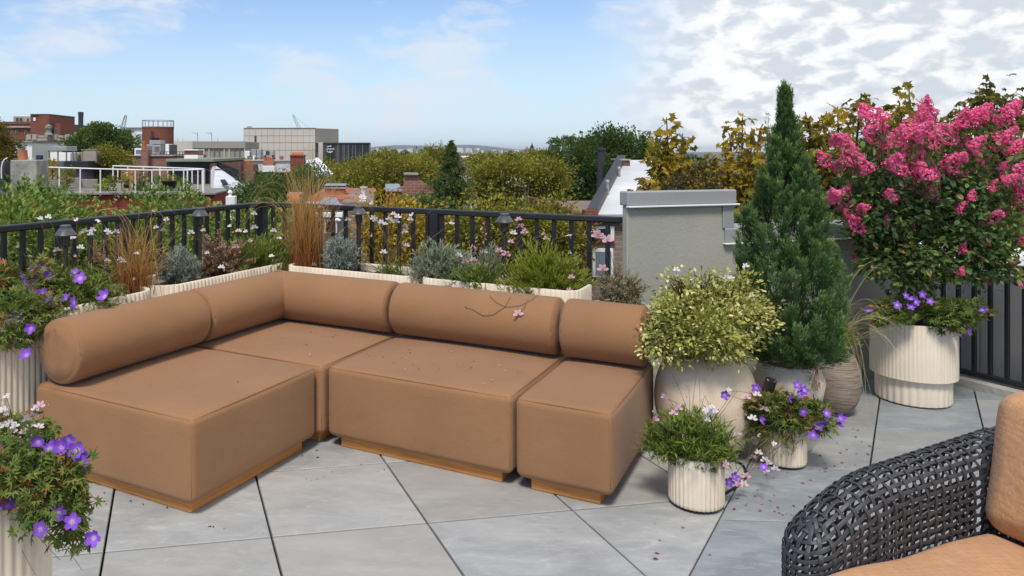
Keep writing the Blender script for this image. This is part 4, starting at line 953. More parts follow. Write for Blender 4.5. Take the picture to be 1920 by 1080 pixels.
trail = [[(1015, 540), (1000, 560), (975, 573), (947, 575)], [(947, 575), (925, 590), (905, 591), (888, 580), (872, 575)], [(947, 575), (930, 566), (920, 556)], [(966, 545), (955, 560), (947, 575)], [(990, 560), (984, 575), (972, 590)], [(1050, 557), (1052, 580), (1050, 598)]]
for tr in trail: mb.tube(smooth([onroll(*p) for p in tr]), .0016, 4, tint=.85)
mb.build('stem', M['stem'], t)
inst(GPINK[0], 'flower', t, onroll(971, 589) + np.array((0, -.012, 0)), frot(rng, (0, -1, .3), .1), .027)
for px, py in ((872, 575), (905, 591), (947, 575), (920, 556), (966, 545), (1052, 580)): inst(BUD, 'flower_bud', t, onroll(px, py), frot(rng, (0, -.5, .6), .3), .013)

# ---- cranesbill in the corner planter, close to the viewer
rng = np.random.default_rng(2); b = cen(CF, .63); t = thing('cranesbill', 'big violet cranesbill trailing down the bottom left planter', 'plant', b); mb = MB()
for (px, py, Y, r, n) in ((10, 845, 1.85, (.13, .12, .07), 420), (70, 855, 1.85, (.07, .08, .06), 260), (40, 880, 1.74, (.09, .04, .05), 200), (110, 890, 1.78, (.05, .05, .05), 190), (120, 930, 1.76, (.035, .03, .05), 130), (85, 945, 1.72, (.045, .03, .03), 110), (128, 975, 1.76, (.02, .02, .045), 55), (140, 1010, 1.76, (.015, .015, .03), 30), (65, 965, 1.70, (.02, .02, .03), 40), (15, 900, 1.70, (.06, .03, .03), 90)):
    leaf_mass(mb, rng, P(px, py, Y), r, 10, int(n * 1.15), .024, .018, T_GERAN, .3, tvar=.42)
mb.build('foliage', M['f_geran'], t)
fl = [(72, 828), (127, 823), (116, 838), (99, 850), (145, 844), (150, 855), (154, 869), (82, 866), (22, 885), (56, 888), (2, 900), (2, 926), (14, 949), (35, 930), (110, 962), (76, 992), (135, 978), (176, 1008), (0, 844), (68, 922), (-20, 870), (93, 842)]
pts = PF(fl, lambda x, y: 1.80 - max(0, y - 860) * .0011); add_flowers(t, rng, VIOLET, pts, 14.5, wob=.4)
A = np.array(pts); mb = MB(); s = b + (A - b) * .35 + rng.normal(size=A.shape) * .02; stems(mb, s, A, (0, -.01, .03), .0013, .0009, rng, 8, tint=.75)
e = P(110, 960, 1.75) + rng.normal(size=(46, 3)) * (.035, .02, .05); stems(mb, b + (e - b) * .5 + UP * .02, e, rng.normal(size=e.shape) * .015, .0010, .0007, rng, 8, tint=.8); mb.build('stems', M['stem'], t)
for p in e[::2]: inst(BUD, 'flower_bud', t, p, frot(rng, (0, -.3, .3), .6), .008 + .004 * rng.random())
gaura('white gaura leaning out of the bottom left planter', cen(CF, .63), [(12, 745), (6, 771), (14, 778), (20, 793), (66, 768), (75, 763), (60, 781), (49, 787), (72, 801), (24, 808), (35, 825), (8, 800), (16, 770), (28, 800)], lambda x, y: 1.84, npx=9, leafr=(.08, .07, .10), nsh=30, leafs=.026, extra_st=0, tall=.16, seed=8, buds=24, both=.15)

# ---- right hand group
def bushy(name, label, base, masses, m, size, tpl, seed, cr=.05, ncl=26, cat='shrub', twig=True, tvar=.4):
    rng = np.random.default_rng(seed); t = thing(name, label, cat, base); mb = MB(); st = MB()
    for (c, r, n) in masses:
        cc = leaf_mass(mb, rng, c, r, ncl, n, cr, size, tpl, .55, tvar=tvar, flat=.8)
        if twig: stems(st, np.repeat(np.asarray(base)[None], len(cc), 0) + rng.normal(size=cc.shape) * .02, cc, UP * .05 + rng.normal(size=cc.shape) * .03, .004, .0015, rng, 7, tint=.3)
    mb.build('foliage', M[m], t)
    if twig: st.build('stems', M['stem'], t)
    return t
q = C3 + UP * .49
tt_ = bushy('euonymus', 'cream and green variegated shrub in the big round pot', q, [(P(1318, 605, 3.60), (.20, .2, .125), 5200), (P(1262, 612, 3.66), (.10, .14, .12), 1900), (P(1385, 600, 3.62), (.11, .15, .13), 2200), (P(1310, 568, 3.70), (.15, .16, .08), 2300), (P(1345, 645, 3.5), (.15, .08, .045), 1400), (P(1250, 650, 3.6), (.06, .12, .06), 500), (P(1375, 548, 3.66), (.07, .1, .07), 700), (P(1425, 605, 3.66), (.05, .06, .09), 420), (P(1440, 572, 3.64), (.03, .03, .03), 70), (P(1268, 528, 3.66), (.035, .04, .03), 90), (P(1332, 524, 3.66), (.05, .05, .03), 120), (P(1400, 530, 3.66), (.035, .04, .045), 110), (P(1228, 640, 3.55), (.05, .05, .06), 260), (P(1380, 668, 3.48), (.04, .03, .03), 90)], 'f_varieg', .0205, T_OVAL, 41, cr=.036, ncl=36)
rng = np.random.default_rng(42)
for px, py in ((1268, 507), (1398, 500), (1372, 522), (1409, 555), (1394, 578), (1401, 584), (1362, 521)): inst(GWHITE[0], 'flower', tt_, P(px, py, 3.55), frot(rng, (0, -1, .4), .6), .018)
mb = MB(); A = np.array([P(1268, 507, 3.55), P(1398, 500, 3.55)]); stems(mb, A - UP * .12, A, (.01, 0, 0), .0015, .001, rng, tint=.6); mb.build('stems', M['stem'], tt_)

# cypress
rng = np.random.default_rng(43); base = C4 + UP * .385; t = thing('cypress', 'tall dark green cone shaped cypress in the speckled pot', 'conifer', base)
mb = MB(); zt = 1.79; ax0 = np.array((base[0], base[1], 0)); top = P(1472, 150, 3.79)
mb.tube(np.array([base - UP * .02, base + UP * .5, np.array((top[0], top[1], zt - .35)), np.array((top[0], top[1], zt - .02))]), [.022, .016, .007, .002], 8); mb.build('trunk', M['bark'], t)
npl, nsb, k = 430, 9, 42
ytab = np.array([150, 175, 200, 250, 300, 350, 400, 450, 500, 550, 600, 640, 680]); rtab = np.array([.003, .010, .022, .056, .104, .152, .196, .226, .248, .264, .268, .25, .18])
zpix = EYE - (ytab - CY) / FOC * C4[1]
pz = .44 + (zt - .44) * rng.random(npl) ** 1.15; pa = (np.arange(npl) * 2.39996 + rng.normal(size=npl) * .3) % 6.283
pu = (pz - .40) / (zt - .40); PR_ = np.interp(pz, zpix[::-1], rtab[::-1]) * (.80 + .26 * rng.random(npl)) ; PL_ = (.20 + .16 * rng.random(npl)) * (1 - .55 * pu)
def axx(z): return ax0[0] + (top[0] - ax0[0]) * np.clip((z - .4) / (zt - .4), 0, 1)
ptip = np.stack([axx(pz) + np.cos(pa) * PR_, ax0[1] + np.sin(pa) * PR_, pz], 1)
pbas = ptip - np.stack([np.cos(pa) * PL_ * .30, np.sin(pa) * PL_ * .30, PL_], 1); pbas[:, 2] = np.maximum(pbas[:, 2], .40 + .04 * rng.random(npl)); ptip[:, 2] = np.maximum(ptip[:, 2], pbas[:, 2] + .06)
N = npl * nsb; pi_ = np.repeat(np.arange(npl), nsb); s0 = rng.random(N)[:, None] ** 1.1 * .82
dirp = nrm(ptip - pbas)[pi_]; side = nrm(rng.normal(size=(N, 3)) - dirp * np.sum(rng.normal(size=(N, 3)) * dirp, 1, keepdims=True))
b0 = pbas[pi_] + (ptip - pbas)[pi_] * s0; sl = (.05 + .075 * (1 - s0[:, 0])) * (1 - .35 * pu[pi_]); tip = b0 + nrm(dirp + side * .42) * sl[:, None]
tip[::nsb] = ptip
ii = np.repeat(np.arange(N), k); s = rng.random(N * k) ** .8; dirn = nrm(tip - b0)[ii]
wid = ((.0125 * (1 - s) + .003) * (1 - .55 * pu[pi_][ii]))[:, None]; rad = rng.normal(size=(N * k, 3)); pos = b0[ii] + (tip - b0)[ii] * s[:, None] + rad * wid * .7
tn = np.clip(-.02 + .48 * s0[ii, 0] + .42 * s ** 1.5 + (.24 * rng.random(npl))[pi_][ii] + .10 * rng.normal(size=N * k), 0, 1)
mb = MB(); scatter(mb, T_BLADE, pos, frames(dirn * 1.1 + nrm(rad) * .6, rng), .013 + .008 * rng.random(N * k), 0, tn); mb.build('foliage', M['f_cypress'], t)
mb = MB(); q = P(1441, 240, 3.8); st_ = MB(); e = q + rng.normal(size=(7, 3)) * (.012, .01, .04); stems(st_, np.repeat(P(1450, 380, 3.82)[None], 7, 0), e, (0, 0, .01), .003, .001, rng); dd = nrm(rng.normal(size=(320, 3)) * .5 + UP); kk = rng.integers(0, 7, 320); u_ = rng.random((320, 1)); scatter(mb, T_BLADE, e[kk] - UP * .16 * u_ + rng.normal(size=(320, 3)) * (.005 + .010 * u_), frames(dd, rng), .016, 0, .3 + .3 * rng.random(320)); mb.build('foliage', M['f_cypress'], t); st_.build('branch', M['bark'], t)
mb = MB(); q = P(1531, 705, 3.62); e = q + rng.normal(size=(10, 3)) * (.015, .01, .02) + UP * -.02; stems(mb, np.repeat(q[None] + UP * .05, 10, 0), e, (0, -.01, .01), .002, .001, rng); dd = rng.normal(size=(160, 3)); dd[:, 2] -= .6; scatter(mb, T_BLADE, e[rng.integers(0, 10, 160)] + rng.normal(size=(160, 3)) * .009, frames(dd, rng), .016, 0, .45 + .2 * rng.random(160)); mb.build('dead_sprig', M['f_dry'], t)

# wispy grass in the clay pot
q = C5 + UP * .36; grass('wispy green grass arching out of the brown clay pot', q, 170, .30, .34, .0022, 44, mat='f_straw', sprd=.04, tint=.25, tg=.35, arcs=[(P(1600, 520, 4.2), P(1660, 610, 4.15), 9), (P(1620, 560, 4.2), P(1690, 680, 4.1), 8), (P(1590, 540, 4.2), P(1615, 740, 4.1), 7), (P(1625, 590, 4.2), P(1640, 790, 4.0), 6), (P(1600, 480, 4.25), P(1650, 500, 4.25), 6), (P(1630, 540, 4.2), P(1710, 640, 4.1), 5)])
fuzzy('olive green filler plant under the cypress in the clay pot', q + np.array((0, .02, 0)), q + UP * .03, (.13, .12, .13), 120, 26, .02, 'f_gaura', seed=45, name='thyme', out=1.0, cat='plant')

# crape myrtle
rng = np.random.default_rng(46); base = C6 + UP * .435; t = thing('crape_myrtle', 'crape myrtle covered in hot pink flower clusters', 'shrub', base)
def floretcone(seed):
    r = np.random.default_rng(seed); n = 420; mb = MB(); z = r.random(n) ** 1.15; a = r.random(n) * 6.283; rad = .36 * (1 - z ** 1.5) * (.75 + .35 * r.random(n)) * (1 + .45 * np.sin(a * 2 + seed + z * 7)) + .03
    rad *= np.clip(z * 6 + .45, 0, 1); p = np.stack([np.cos(a) * rad, np.sin(a) * rad, z - .15], 1); d = nrm(np.stack([np.cos(a), np.sin(a), .35 + z * .6], 1) + r.normal(size=(n, 3)) * .5)
    tv = np.array([(-.5, -.45, .1), (.05, -.55, -.08), (.55, -.1, .12), (.3, .5, -.06), (-.25, .5, .1), (-.6, .05, -.05), (0, 0, .0)]); tf = np.array([(6, i, (i + 1) % 6) for i in range(6)])
    fr = frames(d, r); fr = np.stack([fr[:, 1], fr[:, 2], fr[:, 0]], 1)
    scatter(mb, (tv, tf), p, fr, (.055 + .05 * r.random(n)), 0, np.clip(r.random(n) * .8 + z * .25, 0, 1)); return proto(mb, 'blossom_cluster', M['crape'])
CONES = [floretcone(s) for s in (1, 2, 3, 4, 5)]
CR = [(1638, 227, 54), (1620, 215, 34), (1656, 222, 34), (1587, 270, 46), (1568, 268, 30), (1550, 305, 42), (1572, 312, 30), (1593, 305, 40), (1623, 318, 50), (1633, 253, 44), (1650, 293, 44), (1663, 273, 34), (1687, 262, 44), (1680, 313, 54), (1690, 300, 38), (1723, 237, 70), (1733, 203, 42), (1712, 250, 50), (1745, 225, 42), (1733, 273, 46), (1710, 330, 46), (1733, 328, 48), (1745, 318, 40), (1737, 367, 54), (1783, 247, 50), (1772, 262, 40), (1807, 227, 40), (1830, 223, 52), (1818, 235, 40), (1840, 215, 38), (1880, 220, 54), (1895, 210, 40), (1868, 228, 34), (1880, 263, 46), (1890, 283, 44), (1900, 275, 34), (1787, 305, 50), (1807, 297, 52), (1815, 312, 40), (1823, 275, 42), (1800, 277, 40), (1765, 320, 38), (1873, 347, 44), (1860, 355, 34), (1885, 338, 34), (1903, 366, 54), (1912, 352, 40), (1913, 322, 46), (1918, 395, 40), (1853, 417, 46), (1842, 424, 34), (1865, 408, 34), (1783, 401, 48), (1795, 392, 34), (1750, 410, 42), (1742, 420, 30), (1722, 433, 32), (1670, 368, 34), (1676, 378, 28), (1663, 417, 24), (1820, 372, 26), (1803, 472, 26), (1570, 368, 36), (1560, 378, 30), (1580, 387, 34), (1600, 397, 36), (1592, 405, 28), (1607, 425, 38), (1600, 418, 30), (1618, 436, 26), (1620, 392, 28), (1590, 357, 28), (1600, 460, 20), (1603, 485, 20), (1627, 462, 22), (1887, 463, 26), (1910, 450, 30), (1850, 457, 20), (1842, 490, 22), (1840, 307, 30), (1877, 318, 32), (1862, 280, 22), (1891, 466, 20), (1841, 490, 18), (1803, 513, 20), (1898, 498, 24), (1915, 535, 26), (1849, 528, 18), (1672, 302, 30), (1700, 285, 32), (1755, 280, 34), (1660, 245, 30), (1605, 290, 30), (1690, 350, 22), (1800, 330, 24), (1880, 400, 22), (1835, 290, 30), (1748, 255, 36), (1720, 300, 34)]
tips = []
for (px, py, w) in CR:
    Y = 4.47 + rng.uniform(-.34, .12) * (1 - abs(px - 1735) / 400); p = P(px, py, Y); tips.append(p); out = nrm(np.array((p[0] - C6[0], (p[1] - C6[1]) * .8 - .15, .55)))
    inst(CONES[rng.integers(5)], 'blossom_cluster', t, p, frot(rng, out, .25), float(w * .88 * Y / FOC) * (.85 + .25 * rng.random()))
A = np.array(tips); mb = MB(); hub = np.array((C6[0], C6[1], .62)); tr = []
for i in range(7):
    a = 6.283 * i / 7 + .3; e = np.array((C6[0] + .20 * math.cos(a), C6[1] + .16 * math.sin(a), .92 + .12 * rng.random())); tr.append(e)
    mb.tube(np.array([base + np.array((.03 * math.cos(a), .03 * math.sin(a), -.02)), base + np.array((.06 * math.cos(a), .05 * math.sin(a), .2)), e]), [.012, .009, .006], 6)
tr = np.array(tr); near = tr[np.argmin(np.linalg.norm(A[:, None] - tr[None], axis=2), 1)]; mb.build('trunk', M['bark2'], t)
mb = MB(); stems(mb, near, A, UP * -.02 + rng.normal(size=A.shape) * .03, .0042, .0018, rng, 8, 4, tint=.35); mb.build('branches', M['stem'], t)
mb = MB(); n = 5600; k = rng.integers(0, len(A), n); s = .25 + .72 * rng.random((n, 1)); pos = near[k] + (A[k] - near[k]) * s + rng.normal(size=(n, 3)) * .045
scatter(mb, T_OVAL, pos, frames(rng.normal(size=(n, 3)) + (0, -.15, .1), rng), .038 * (.6 + .7 * rng.random(n)), 0, np.clip(.3 + .3 * rng.normal(size=n), 0, 1))
for (px, py, Y, r, n) in ((1700, 470, 4.4, (.20, .16, .14), 900), (1800, 440, 4.4, (.22, .16, .14), 1000), (1740, 380, 4.5, (.34, .16, .18), 1500), (1880, 420, 4.45, (.14, .14, .18), 600), (1640, 430, 4.45, (.14, .14, .14), 500), (1800, 350, 4.55, (.3, .1, .14), 900), (1860, 500, 4.4, (.12, .08, .07), 420), (1650, 490, 4.4, (.12, .08, .08), 420), (1720, 520, 4.4, (.14, .08, .05), 320), (1790, 505, 4.42, (.14, .08, .06), 360), (1690, 405, 4.4, (.2, .14, .14), 700)):
    leaf_mass(mb, rng, P(px, py, Y), r, 30, n, .045, .036, T_OVAL, .3, tvar=.5)
mb.build('foliage', M['f_myrtle'], t)
# cranesbill at the foot of the crape myrtle
rng = np.random.default_rng(47); t = thing('cranesbill', 'violet cranesbill at the foot of the crape myrtle', 'plant', base + np.array((0, -.1, 0))); mb = MB()
for (px, py, Y, r, n) in ((1690, 578, 4.38, (.12, .1, .035), 280), (1745, 582, 4.34, (.12, .08, .04), 300), (1792, 578, 4.36, (.09, .08, .05), 260), (1780, 605, 4.26, (.05, .02, .04), 90), (1812, 600, 4.32, (.03, .03, .06), 70), (1655, 590, 4.34, (.06, .05, .04), 110), (1835, 585, 4.36, (.04, .03, .02), 40)): leaf_mass(mb, rng, P(px, py, Y), r, 12, n, .03, .030, T_GERAN, .3, tvar=.35)
mb.build('foliage', M['f_geran'], t)
fl = [(1629, 583), (1682, 572), (1698, 554), (1708, 561), (1717, 566), (1708, 575), (1729, 552), (1744, 565), (1842, 581), (1813, 620), (1798, 629)]; pts = PF(fl, lambda x, y: 4.25); add_flowers(t, rng, VIOLET, pts, 7.5); A = np.array(pts); mb = MB(); stems(mb, A + (0, .1, -.06), A, (0, 0, .02), .0016, .001, rng); mb.build('stems', M['stem'], t)

# small pot 1: gaura and stonecrop
q = C1 + UP * .18
gaura('green leafy gaura overflowing the small front pot', q, [(1263, 776), (1272, 767), (1226, 788), (1360, 872), (1247, 745)], lambda x, y: 3.05, white=False, npx=9, leafc=q + np.array((-.03, .02, .02)), leafr=(.21, .17, .19), nsh=330, nl=20, leafs=.034, extra_st=16, tall=.26, seed=51, buds=16, budpx=5, up=.5)
rng = np.random.default_rng(52); t = thing('stonecrop', 'low bright green stonecrop at the front rim of the small pot', 'plant', q + np.array((0, -.05, 0))); mb = MB()
shoots(mb, rng, q + np.array((.0, -.04, -.01)), dome(rng, q + np.array((.0, -.055, -.005)), (.105, .06, .07), 110, 0, .6), 34, T_LEAF, .014, 0, None, start=.3, out=1.1, up=.2); mb.build('foliage', M['f_sedum'], t)
t = thing('gaura', 'cluster of white blooms above the small front pot', 'flower', q); rng = np.random.default_rng(53); mb = MB(); c = P(1334, 779, 3.03)
for i in range(11): inst(GWHITE[i % 2], 'flower', t, c + rng.normal(size=3) * (.012, .008, .016), frot(rng, (0, -1, .3), .6), .015)
stems(mb, [q], [c], [(0, -.02, .03)], .002, .0015, rng); mb.build('stems', M['stem'], t)
# small pot 2: cranesbill and trailing gaura
q = C2 + UP * .175; rng = np.random.default_rng(54); t = thing('cranesbill', 'violet cranesbill with reddening leaves in the second small pot', 'plant', q); mb = MB()
for (px, py, Y, r, n) in ((1470, 765, 3.55, (.10, .09, .05), 420), (1520, 775, 3.52, (.07, .06, .035), 200), (1430, 765, 3.5, (.06, .06, .05), 220), (1540, 800, 3.45, (.03, .03, .03), 60), (1480, 790, 3.48, (.07, .03, .02), 120)): leaf_mass(mb, rng, P(px, py, Y), r, 12, n, .026, .026, T_GERAN, .3, tvar=.55)
mb.build('foliage', M['f_geran'], t)
fl = [(1358, 740), (1418, 728), (1495, 722), (1508, 732), (1500, 737), (1478, 746), (1506, 772), (1425, 787), (1550, 775), (1575, 784), (1571, 797), (1541, 791), (1535, 799), (1525, 816), (1376, 894), (1367, 904), (1432, 876)]
pts = PF(fl, lambda x, y: 3.42 if y < 850 else 3.15); add_flowers(t, rng, VIOLET, pts, 9.0); A = np.array(pts); mb = MB(); stems(mb, q + (A - q) * .2, A, UP * .04, .0014, .0009, rng, 9, tint=.6); mb.build('stems', M['stem'], t)
gaura('white gaura trailing from the second small pot to the floor', q, [(1367, 733), (1420, 741), (1411, 786), (1381, 813), (1452, 834), (1411, 857), (1422, 850), (1434, 864), (1436, 885), (1385, 911), (1399, 894), (1395, 909), (1399, 746), (1432, 767), (1455, 880), (1420, 815), (1440, 870)], lambda x, y: 3.36 - max(0, y - 780) * .0012, npx=8, leafc=q + np.array((-.10, -.05, -.01)), leafr=(.19, .12, .13), nsh=190, nl=13, leafs=.026, leafm='f_gaura', extra_st=10, tall=.18, seed=55, both=.3, buds=14, up=-.2, zmin=-.7)
# fallen petals
rng = np.random.default_rng(71); mb = MB(); n = 0
def petals(mb, pts, size, tint):
    m = len(pts); fr = frames(rng.normal(size=(m, 3)) * (1, 1, .12), rng, up=UP, wob=.15); scatter(mb, T_LEAF, np.asarray(pts), fr, size * (.5 + rng.random(m)), 0, tint)
pp = [G(rng.uniform(1370, 1560), rng.uniform(860, 970), .004) for _ in range(46)] + [G(rng.uniform(1221, 1340), rng.uniform(950, 1060), .004) for _ in range(8)] + [G(rng.uniform(1530, 1640), rng.uniform(790, 880), .004) for _ in range(26)]
petals(mb, pp, .016, rng.random(len(pp)) * .5); tag(mb.build('petal_litter', foliage('fallen_petal', [(0, (.25, .03, .09)), (.45, (.5, .2, .3)), (.5, (.2, .1, .35)), (1, (.6, .5, .5))]), loc=pp[0]), 'small fallen petals scattered on the tiles by the small pots', 'petals', kind='stuff')
mb = MB(); pp = [S(rng.uniform(.1, .95), rng.uniform(.95, 1.5), SEAT_HI + .0125) for _ in range(44)] + [S(rng.uniform(-.75, -.1), rng.uniform(.95, 1.5), SEAT_HI + .0125) for _ in range(26)] + [S(rng.uniform(-.75, -.1), rng.uniform(.2, .8), SEAT_HI + .0125) for _ in range(10)]
petals(mb, pp, .012, np.where(rng.random(len(pp)) > .45, .25, .95)); pp2 = [G(x + rng.normal() * 12, y + rng.normal() * 7, .003) for x, y in ((192, 902), (200, 935), (265, 945), (300, 948), (570, 840), (575, 853), (700, 882), (600, 897), (580, 882), (418, 985), (155, 975), (190, 955)) for _ in range(3)]; petals(mb, pp2, .012, .1 * rng.random(len(pp2)))
tag(mb.build('leaf_litter', foliage('dry_litter', [(0, (.03, .025, .02)), (.5, (.10, .06, .035)), (1, (.55, .42, .33))]), loc=pp[0]), 'dry crumbs and petals fallen on the sofa seats and floor', 'litter', kind='stuff')
# ------------------------------------------------------------------ woven armchair
CA = np.array((.935, .355, 0)); CA /= np.linalg.norm(CA); CBv = np.array((CA[1], -CA[0], 0)); CO = np.array((1.198, 2.13, 0))
CAX = np.array((CA, CBv, UP))
def CW(a, b, z): return CO + a * CA + b * CBv + z * UP
chair = thing('woven_armchair', 'black woven armchair with tan cushions in the right foreground', 'armchair', CW(.35, .38, 0))
def ribbon(path, nor, w, th, mb):
    t = nrm(np.gradient(path, axis=0)); sd = nrm(np.cross(nor, t)); n = len(path)
    prof = [(-.5, -.5), (-.5, .15), (-.25, .5), (0, .25), (.25, .5), (.5, .15), (.5, -.5)]; k = len(prof)
    V = np.concatenate([(path + sd * w * x + nor * th * y)[:, None] for x, y in prof], 1).reshape(-1, 3)
    i = np.arange(n - 1)[:, None]; j = np.arange(k)[None]
    mb.add(V, np.stack([i * k + j, i * k + (j + 1) % k, (i + 1) * k + (j + 1) % k, (i + 1) * k + j], -1).reshape(-1, 4))
def woven(tw, Lc, hw, zb, z0, z1, pitch, parent, pu=None):
    """a fat woven slab: straight length Lc, half thickness hw, round nose at a=0, round top; tw maps (a, b, z) to the world"""
    hz = z0 - hw - zb; arc = math.pi / 2 * hw; pu = pu or pitch; nv = int(round((hz + arc) / pitch)); ns = int(round(Lc / pu)); nn = 7
    def surf(s, v):            # s: -Lc..0 outer side (back to front), 0..1 nose, 1..1+Lc inner side ; v: 0 bottom .. 1 ridge
        h = v * (hz + arc); ph = max(0, (h - hz) / hw); r = hw * math.cos(ph); z = zb + min(h, hz) + hw * math.sin(ph)
        if s < 0: a, th = -s, math.pi / 2
        elif s > 1: a, th = s - 1, -math.pi / 2
        else: a, th = 0, math.pi / 2 + s * math.pi
        if 0 <= s <= 1: n2 = (math.cos(th), math.sin(th)); p = (r * n2[0], r * n2[1])
        else: n2 = (0, 1 if s < 0 else -1); p = (a, r * n2[1])
        aa = a if not 0 <= s <= 1 else p[0]; k = ((z1 - z0) * (max(0, aa) / Lc) - .13 * max(0, 1 - (aa + hw) / .34) ** 2) * ((z - zb) / (z0 - zb))
        n = (n2[0] * math.cos(ph), n2[1] * math.cos(ph), math.sin(ph))
        return np.array((p[0], -p[1], z + k)), np.array((n[0], -n[1], n[2]))
    A = .0027; W = pitch * .43; TH = .0030; WU = pu * .33
    stops = np.concatenate([-(np.arange(ns, 0, -1) - .5) * pu, (np.arange(nn) + .5) / nn, 1 + (np.arange(ns) + .5) * pu])
    def widx(s):               # continuous index of the upright strand at s
        return np.interp(s, stops, np.arange(len(stops)))
    for i in range(nv):        # lengthwise strands
        v = (i + .5) / nv; ss = np.concatenate([np.linspace(-Lc, 0, ns * 3, endpoint=False), np.linspace(0, 1, 30, endpoint=False), np.linspace(1, 1 + Lc, ns * 3)])
        pt, no = [], []
        for s in ss:
            p, n = surf(s, v); o = A * math.cos(math.pi * (widx(s) + i)); p = p + n * o; pt.append(p); no.append(n)
        mb = MB(); ribbon(np.array([tw(*p) for p in pt]), np.array([tw(*n) - tw(0, 0, 0) for n in no]), W, TH, mb); mb.build('strand', M['wicker'], parent, smooth=True, angle=50)
    def upright(j, s, s2):
        vv = np.linspace(.0, 1, nv * 3); pt, no = [], []
        seq = [(s, v, j) for v in vv] + ([(s2[0], v, s2[1]) for v in vv[::-1][1:]] if s2 else [])
        for sx, v, jj in seq:
            p, n = surf(sx, v); o = -A * math.cos(math.pi * (v * nv - .5 + jj)); pt.append(p + n * o); no.append(n)
        pt = np.array(pt); no = np.array(no); mb = MB(); ww = WU
        ribbon(np.array([tw(*p) for p in pt]), np.array([tw(*n) - tw(0, 0, 0) for n in no]), ww, TH, mb); mb.build('strand', M['wicker'], parent, smooth=True, angle=50)
    n_all = len(stops)
    for k in range(ns):        # across the ridge
        jo, ji = ns - 1 - k, ns + nn + k; upright(jo, stops[jo], (stops[ji], ji))
    for k in range(nn): upright(ns + k, stops[ns + k], None)
M['wicker'] = mat('black_resin_wicker', (0.045, 0.045, 0.050), 0.52, 0.2, 30, 0.1, 200, spec=0.5)
def part_empty(name, parent):
    o = bpy.data.objects.new(name, None); COL.objects.link(o); o.parent = parent; WLOC[o.name] = WLOC[parent.name]; o.empty_display_size = .05; return o
a1 = part_empty('armrest', chair); woven(lambda a, b, z: CW(a - .005, b, z), .80, .078, .05, .515, .585, .0240, a1, .033)
a2 = part_empty('armrest', chair); woven(lambda a, b, z: CW(a - .005, b + .80, z), .80, .078, .05, .505, .615, .040, a2)
bk = part_empty('backrest', chair); woven(lambda a, b, z: CW(.90 + (b), -.04 + a, z), .88, .07, .05, .66, .66, .040, bk)
mb = MB(); mb.bbox((-.02, .08, .10), (.83, .72, .20), .02, CAX, CO); mb.build('seat_frame', M['wicker'], chair)
for (a, b) in ((.0, .0), (.86, .0), (.0, .80), (.86, .80)):
    mb = MB(); mb.tube(np.array([CW(a, b, 0), CW(a, b, .07)]), .018, 12); mb.build('foot', M['black'], chair)
def cushion(name, lo, hi, ax, org, r, bul, seed):
    mb = MB(); rbox(mb, lo, hi, r, ax, org, bul, nin=16, narc=5)
    rr = np.random.default_rng(seed); v = mb.v[-1]; ph = rr.random(6) * 6.28; sc_ = 9
    mb.v[-1] = v + np.stack([np.sin(v[:, 1] * 17 + ph[0]) * np.sin(v[:, 2] * 13 + ph[1]), np.sin(v[:, 0] * 15 + ph[2]) * np.sin(v[:, 2] * 19 + ph[3]), np.sin(v[:, 0] * 14 + ph[4]) * np.sin(v[:, 1] * 16 + ph[5])], 1) * .0045
    o = mb.build(name, M['linen'], chair, smooth=True)
    h = (np.asarray(hi) - lo) / 2; c = (np.asarray(hi) + lo) / 2; return o
cushion('seat_cushion', (-.13, .085, .205), (.58, .715, .352), CAX, CO, .045, (.012, .010, .022), 3)
tl = R(12); BX = np.array((CA * math.cos(tl) - UP * math.sin(tl), CBv, UP * math.cos(tl) + CA * math.sin(tl)))
cushion('back_cushion', (-.085, .095, .0), (.085, .70, .40), BX, CO + CA * .60 + UP * .355, .055, (.035, .012, .012), 4)
# ------------------------------------------------------------------ trees
def tree(name, label, base, crown, m, size, seed, group=None, tpl=T_LEAF, trunk_r=.14, cat='tree', bark='bark', ncl=40, cr=.45, nlimb=14, shell=.5, tvar=.3, tbend=0):
    """crown: list of (centre, radii, leaf count)"""
    rng = np.random.default_rng(seed); base = np.asarray(base, float); t = thing(name, label, cat, base, group)
    mb = MB(); st = MB(); c0 = np.asarray(crown[0][0], float); fork = base + (c0 - base) * .72 + np.array((.0, 0, -.2))
    fork[2] = min(fork[2], c0[2] - crown[0][1][2] * .55)
    st.tube(np.array([base, base + (fork - base) * .5 + np.array((.08, .05, 0)) * trunk_r * 4, fork]), [trunk_r * 1.25, trunk_r, trunk_r * .75], 9)
    if cat == 'tree' and name == 'broadleaf_tree': size *= .68; nm_ = 1.9
    else: nm_ = 1.0
    for (c, r, n) in crown:
        n = int(n * nm_); cc = leaf_mass(mb, rng, c, r, ncl, n, cr, size, tpl, shell, tvar=tvar)
        k = min(nlimb, len(cc)); e = cc[rng.permutation(len(cc))[:k]]; s = np.repeat(fork[None], k, 0) + (np.asarray(c) - fork) * .25 * rng.random((k, 1))
        stems(st, s, e, rng.normal(size=e.shape) * .08 * np.linalg.norm(r) + UP * .05, trunk_r * .42, trunk_r * .07, rng, 8, 5)
    st.build('trunk', M[bark], t, smooth=True); mb.build('crown', M[m], t)
    return t
def gb(px, Y): q = P(px, CY, Y); q[2] = GROUND; return q
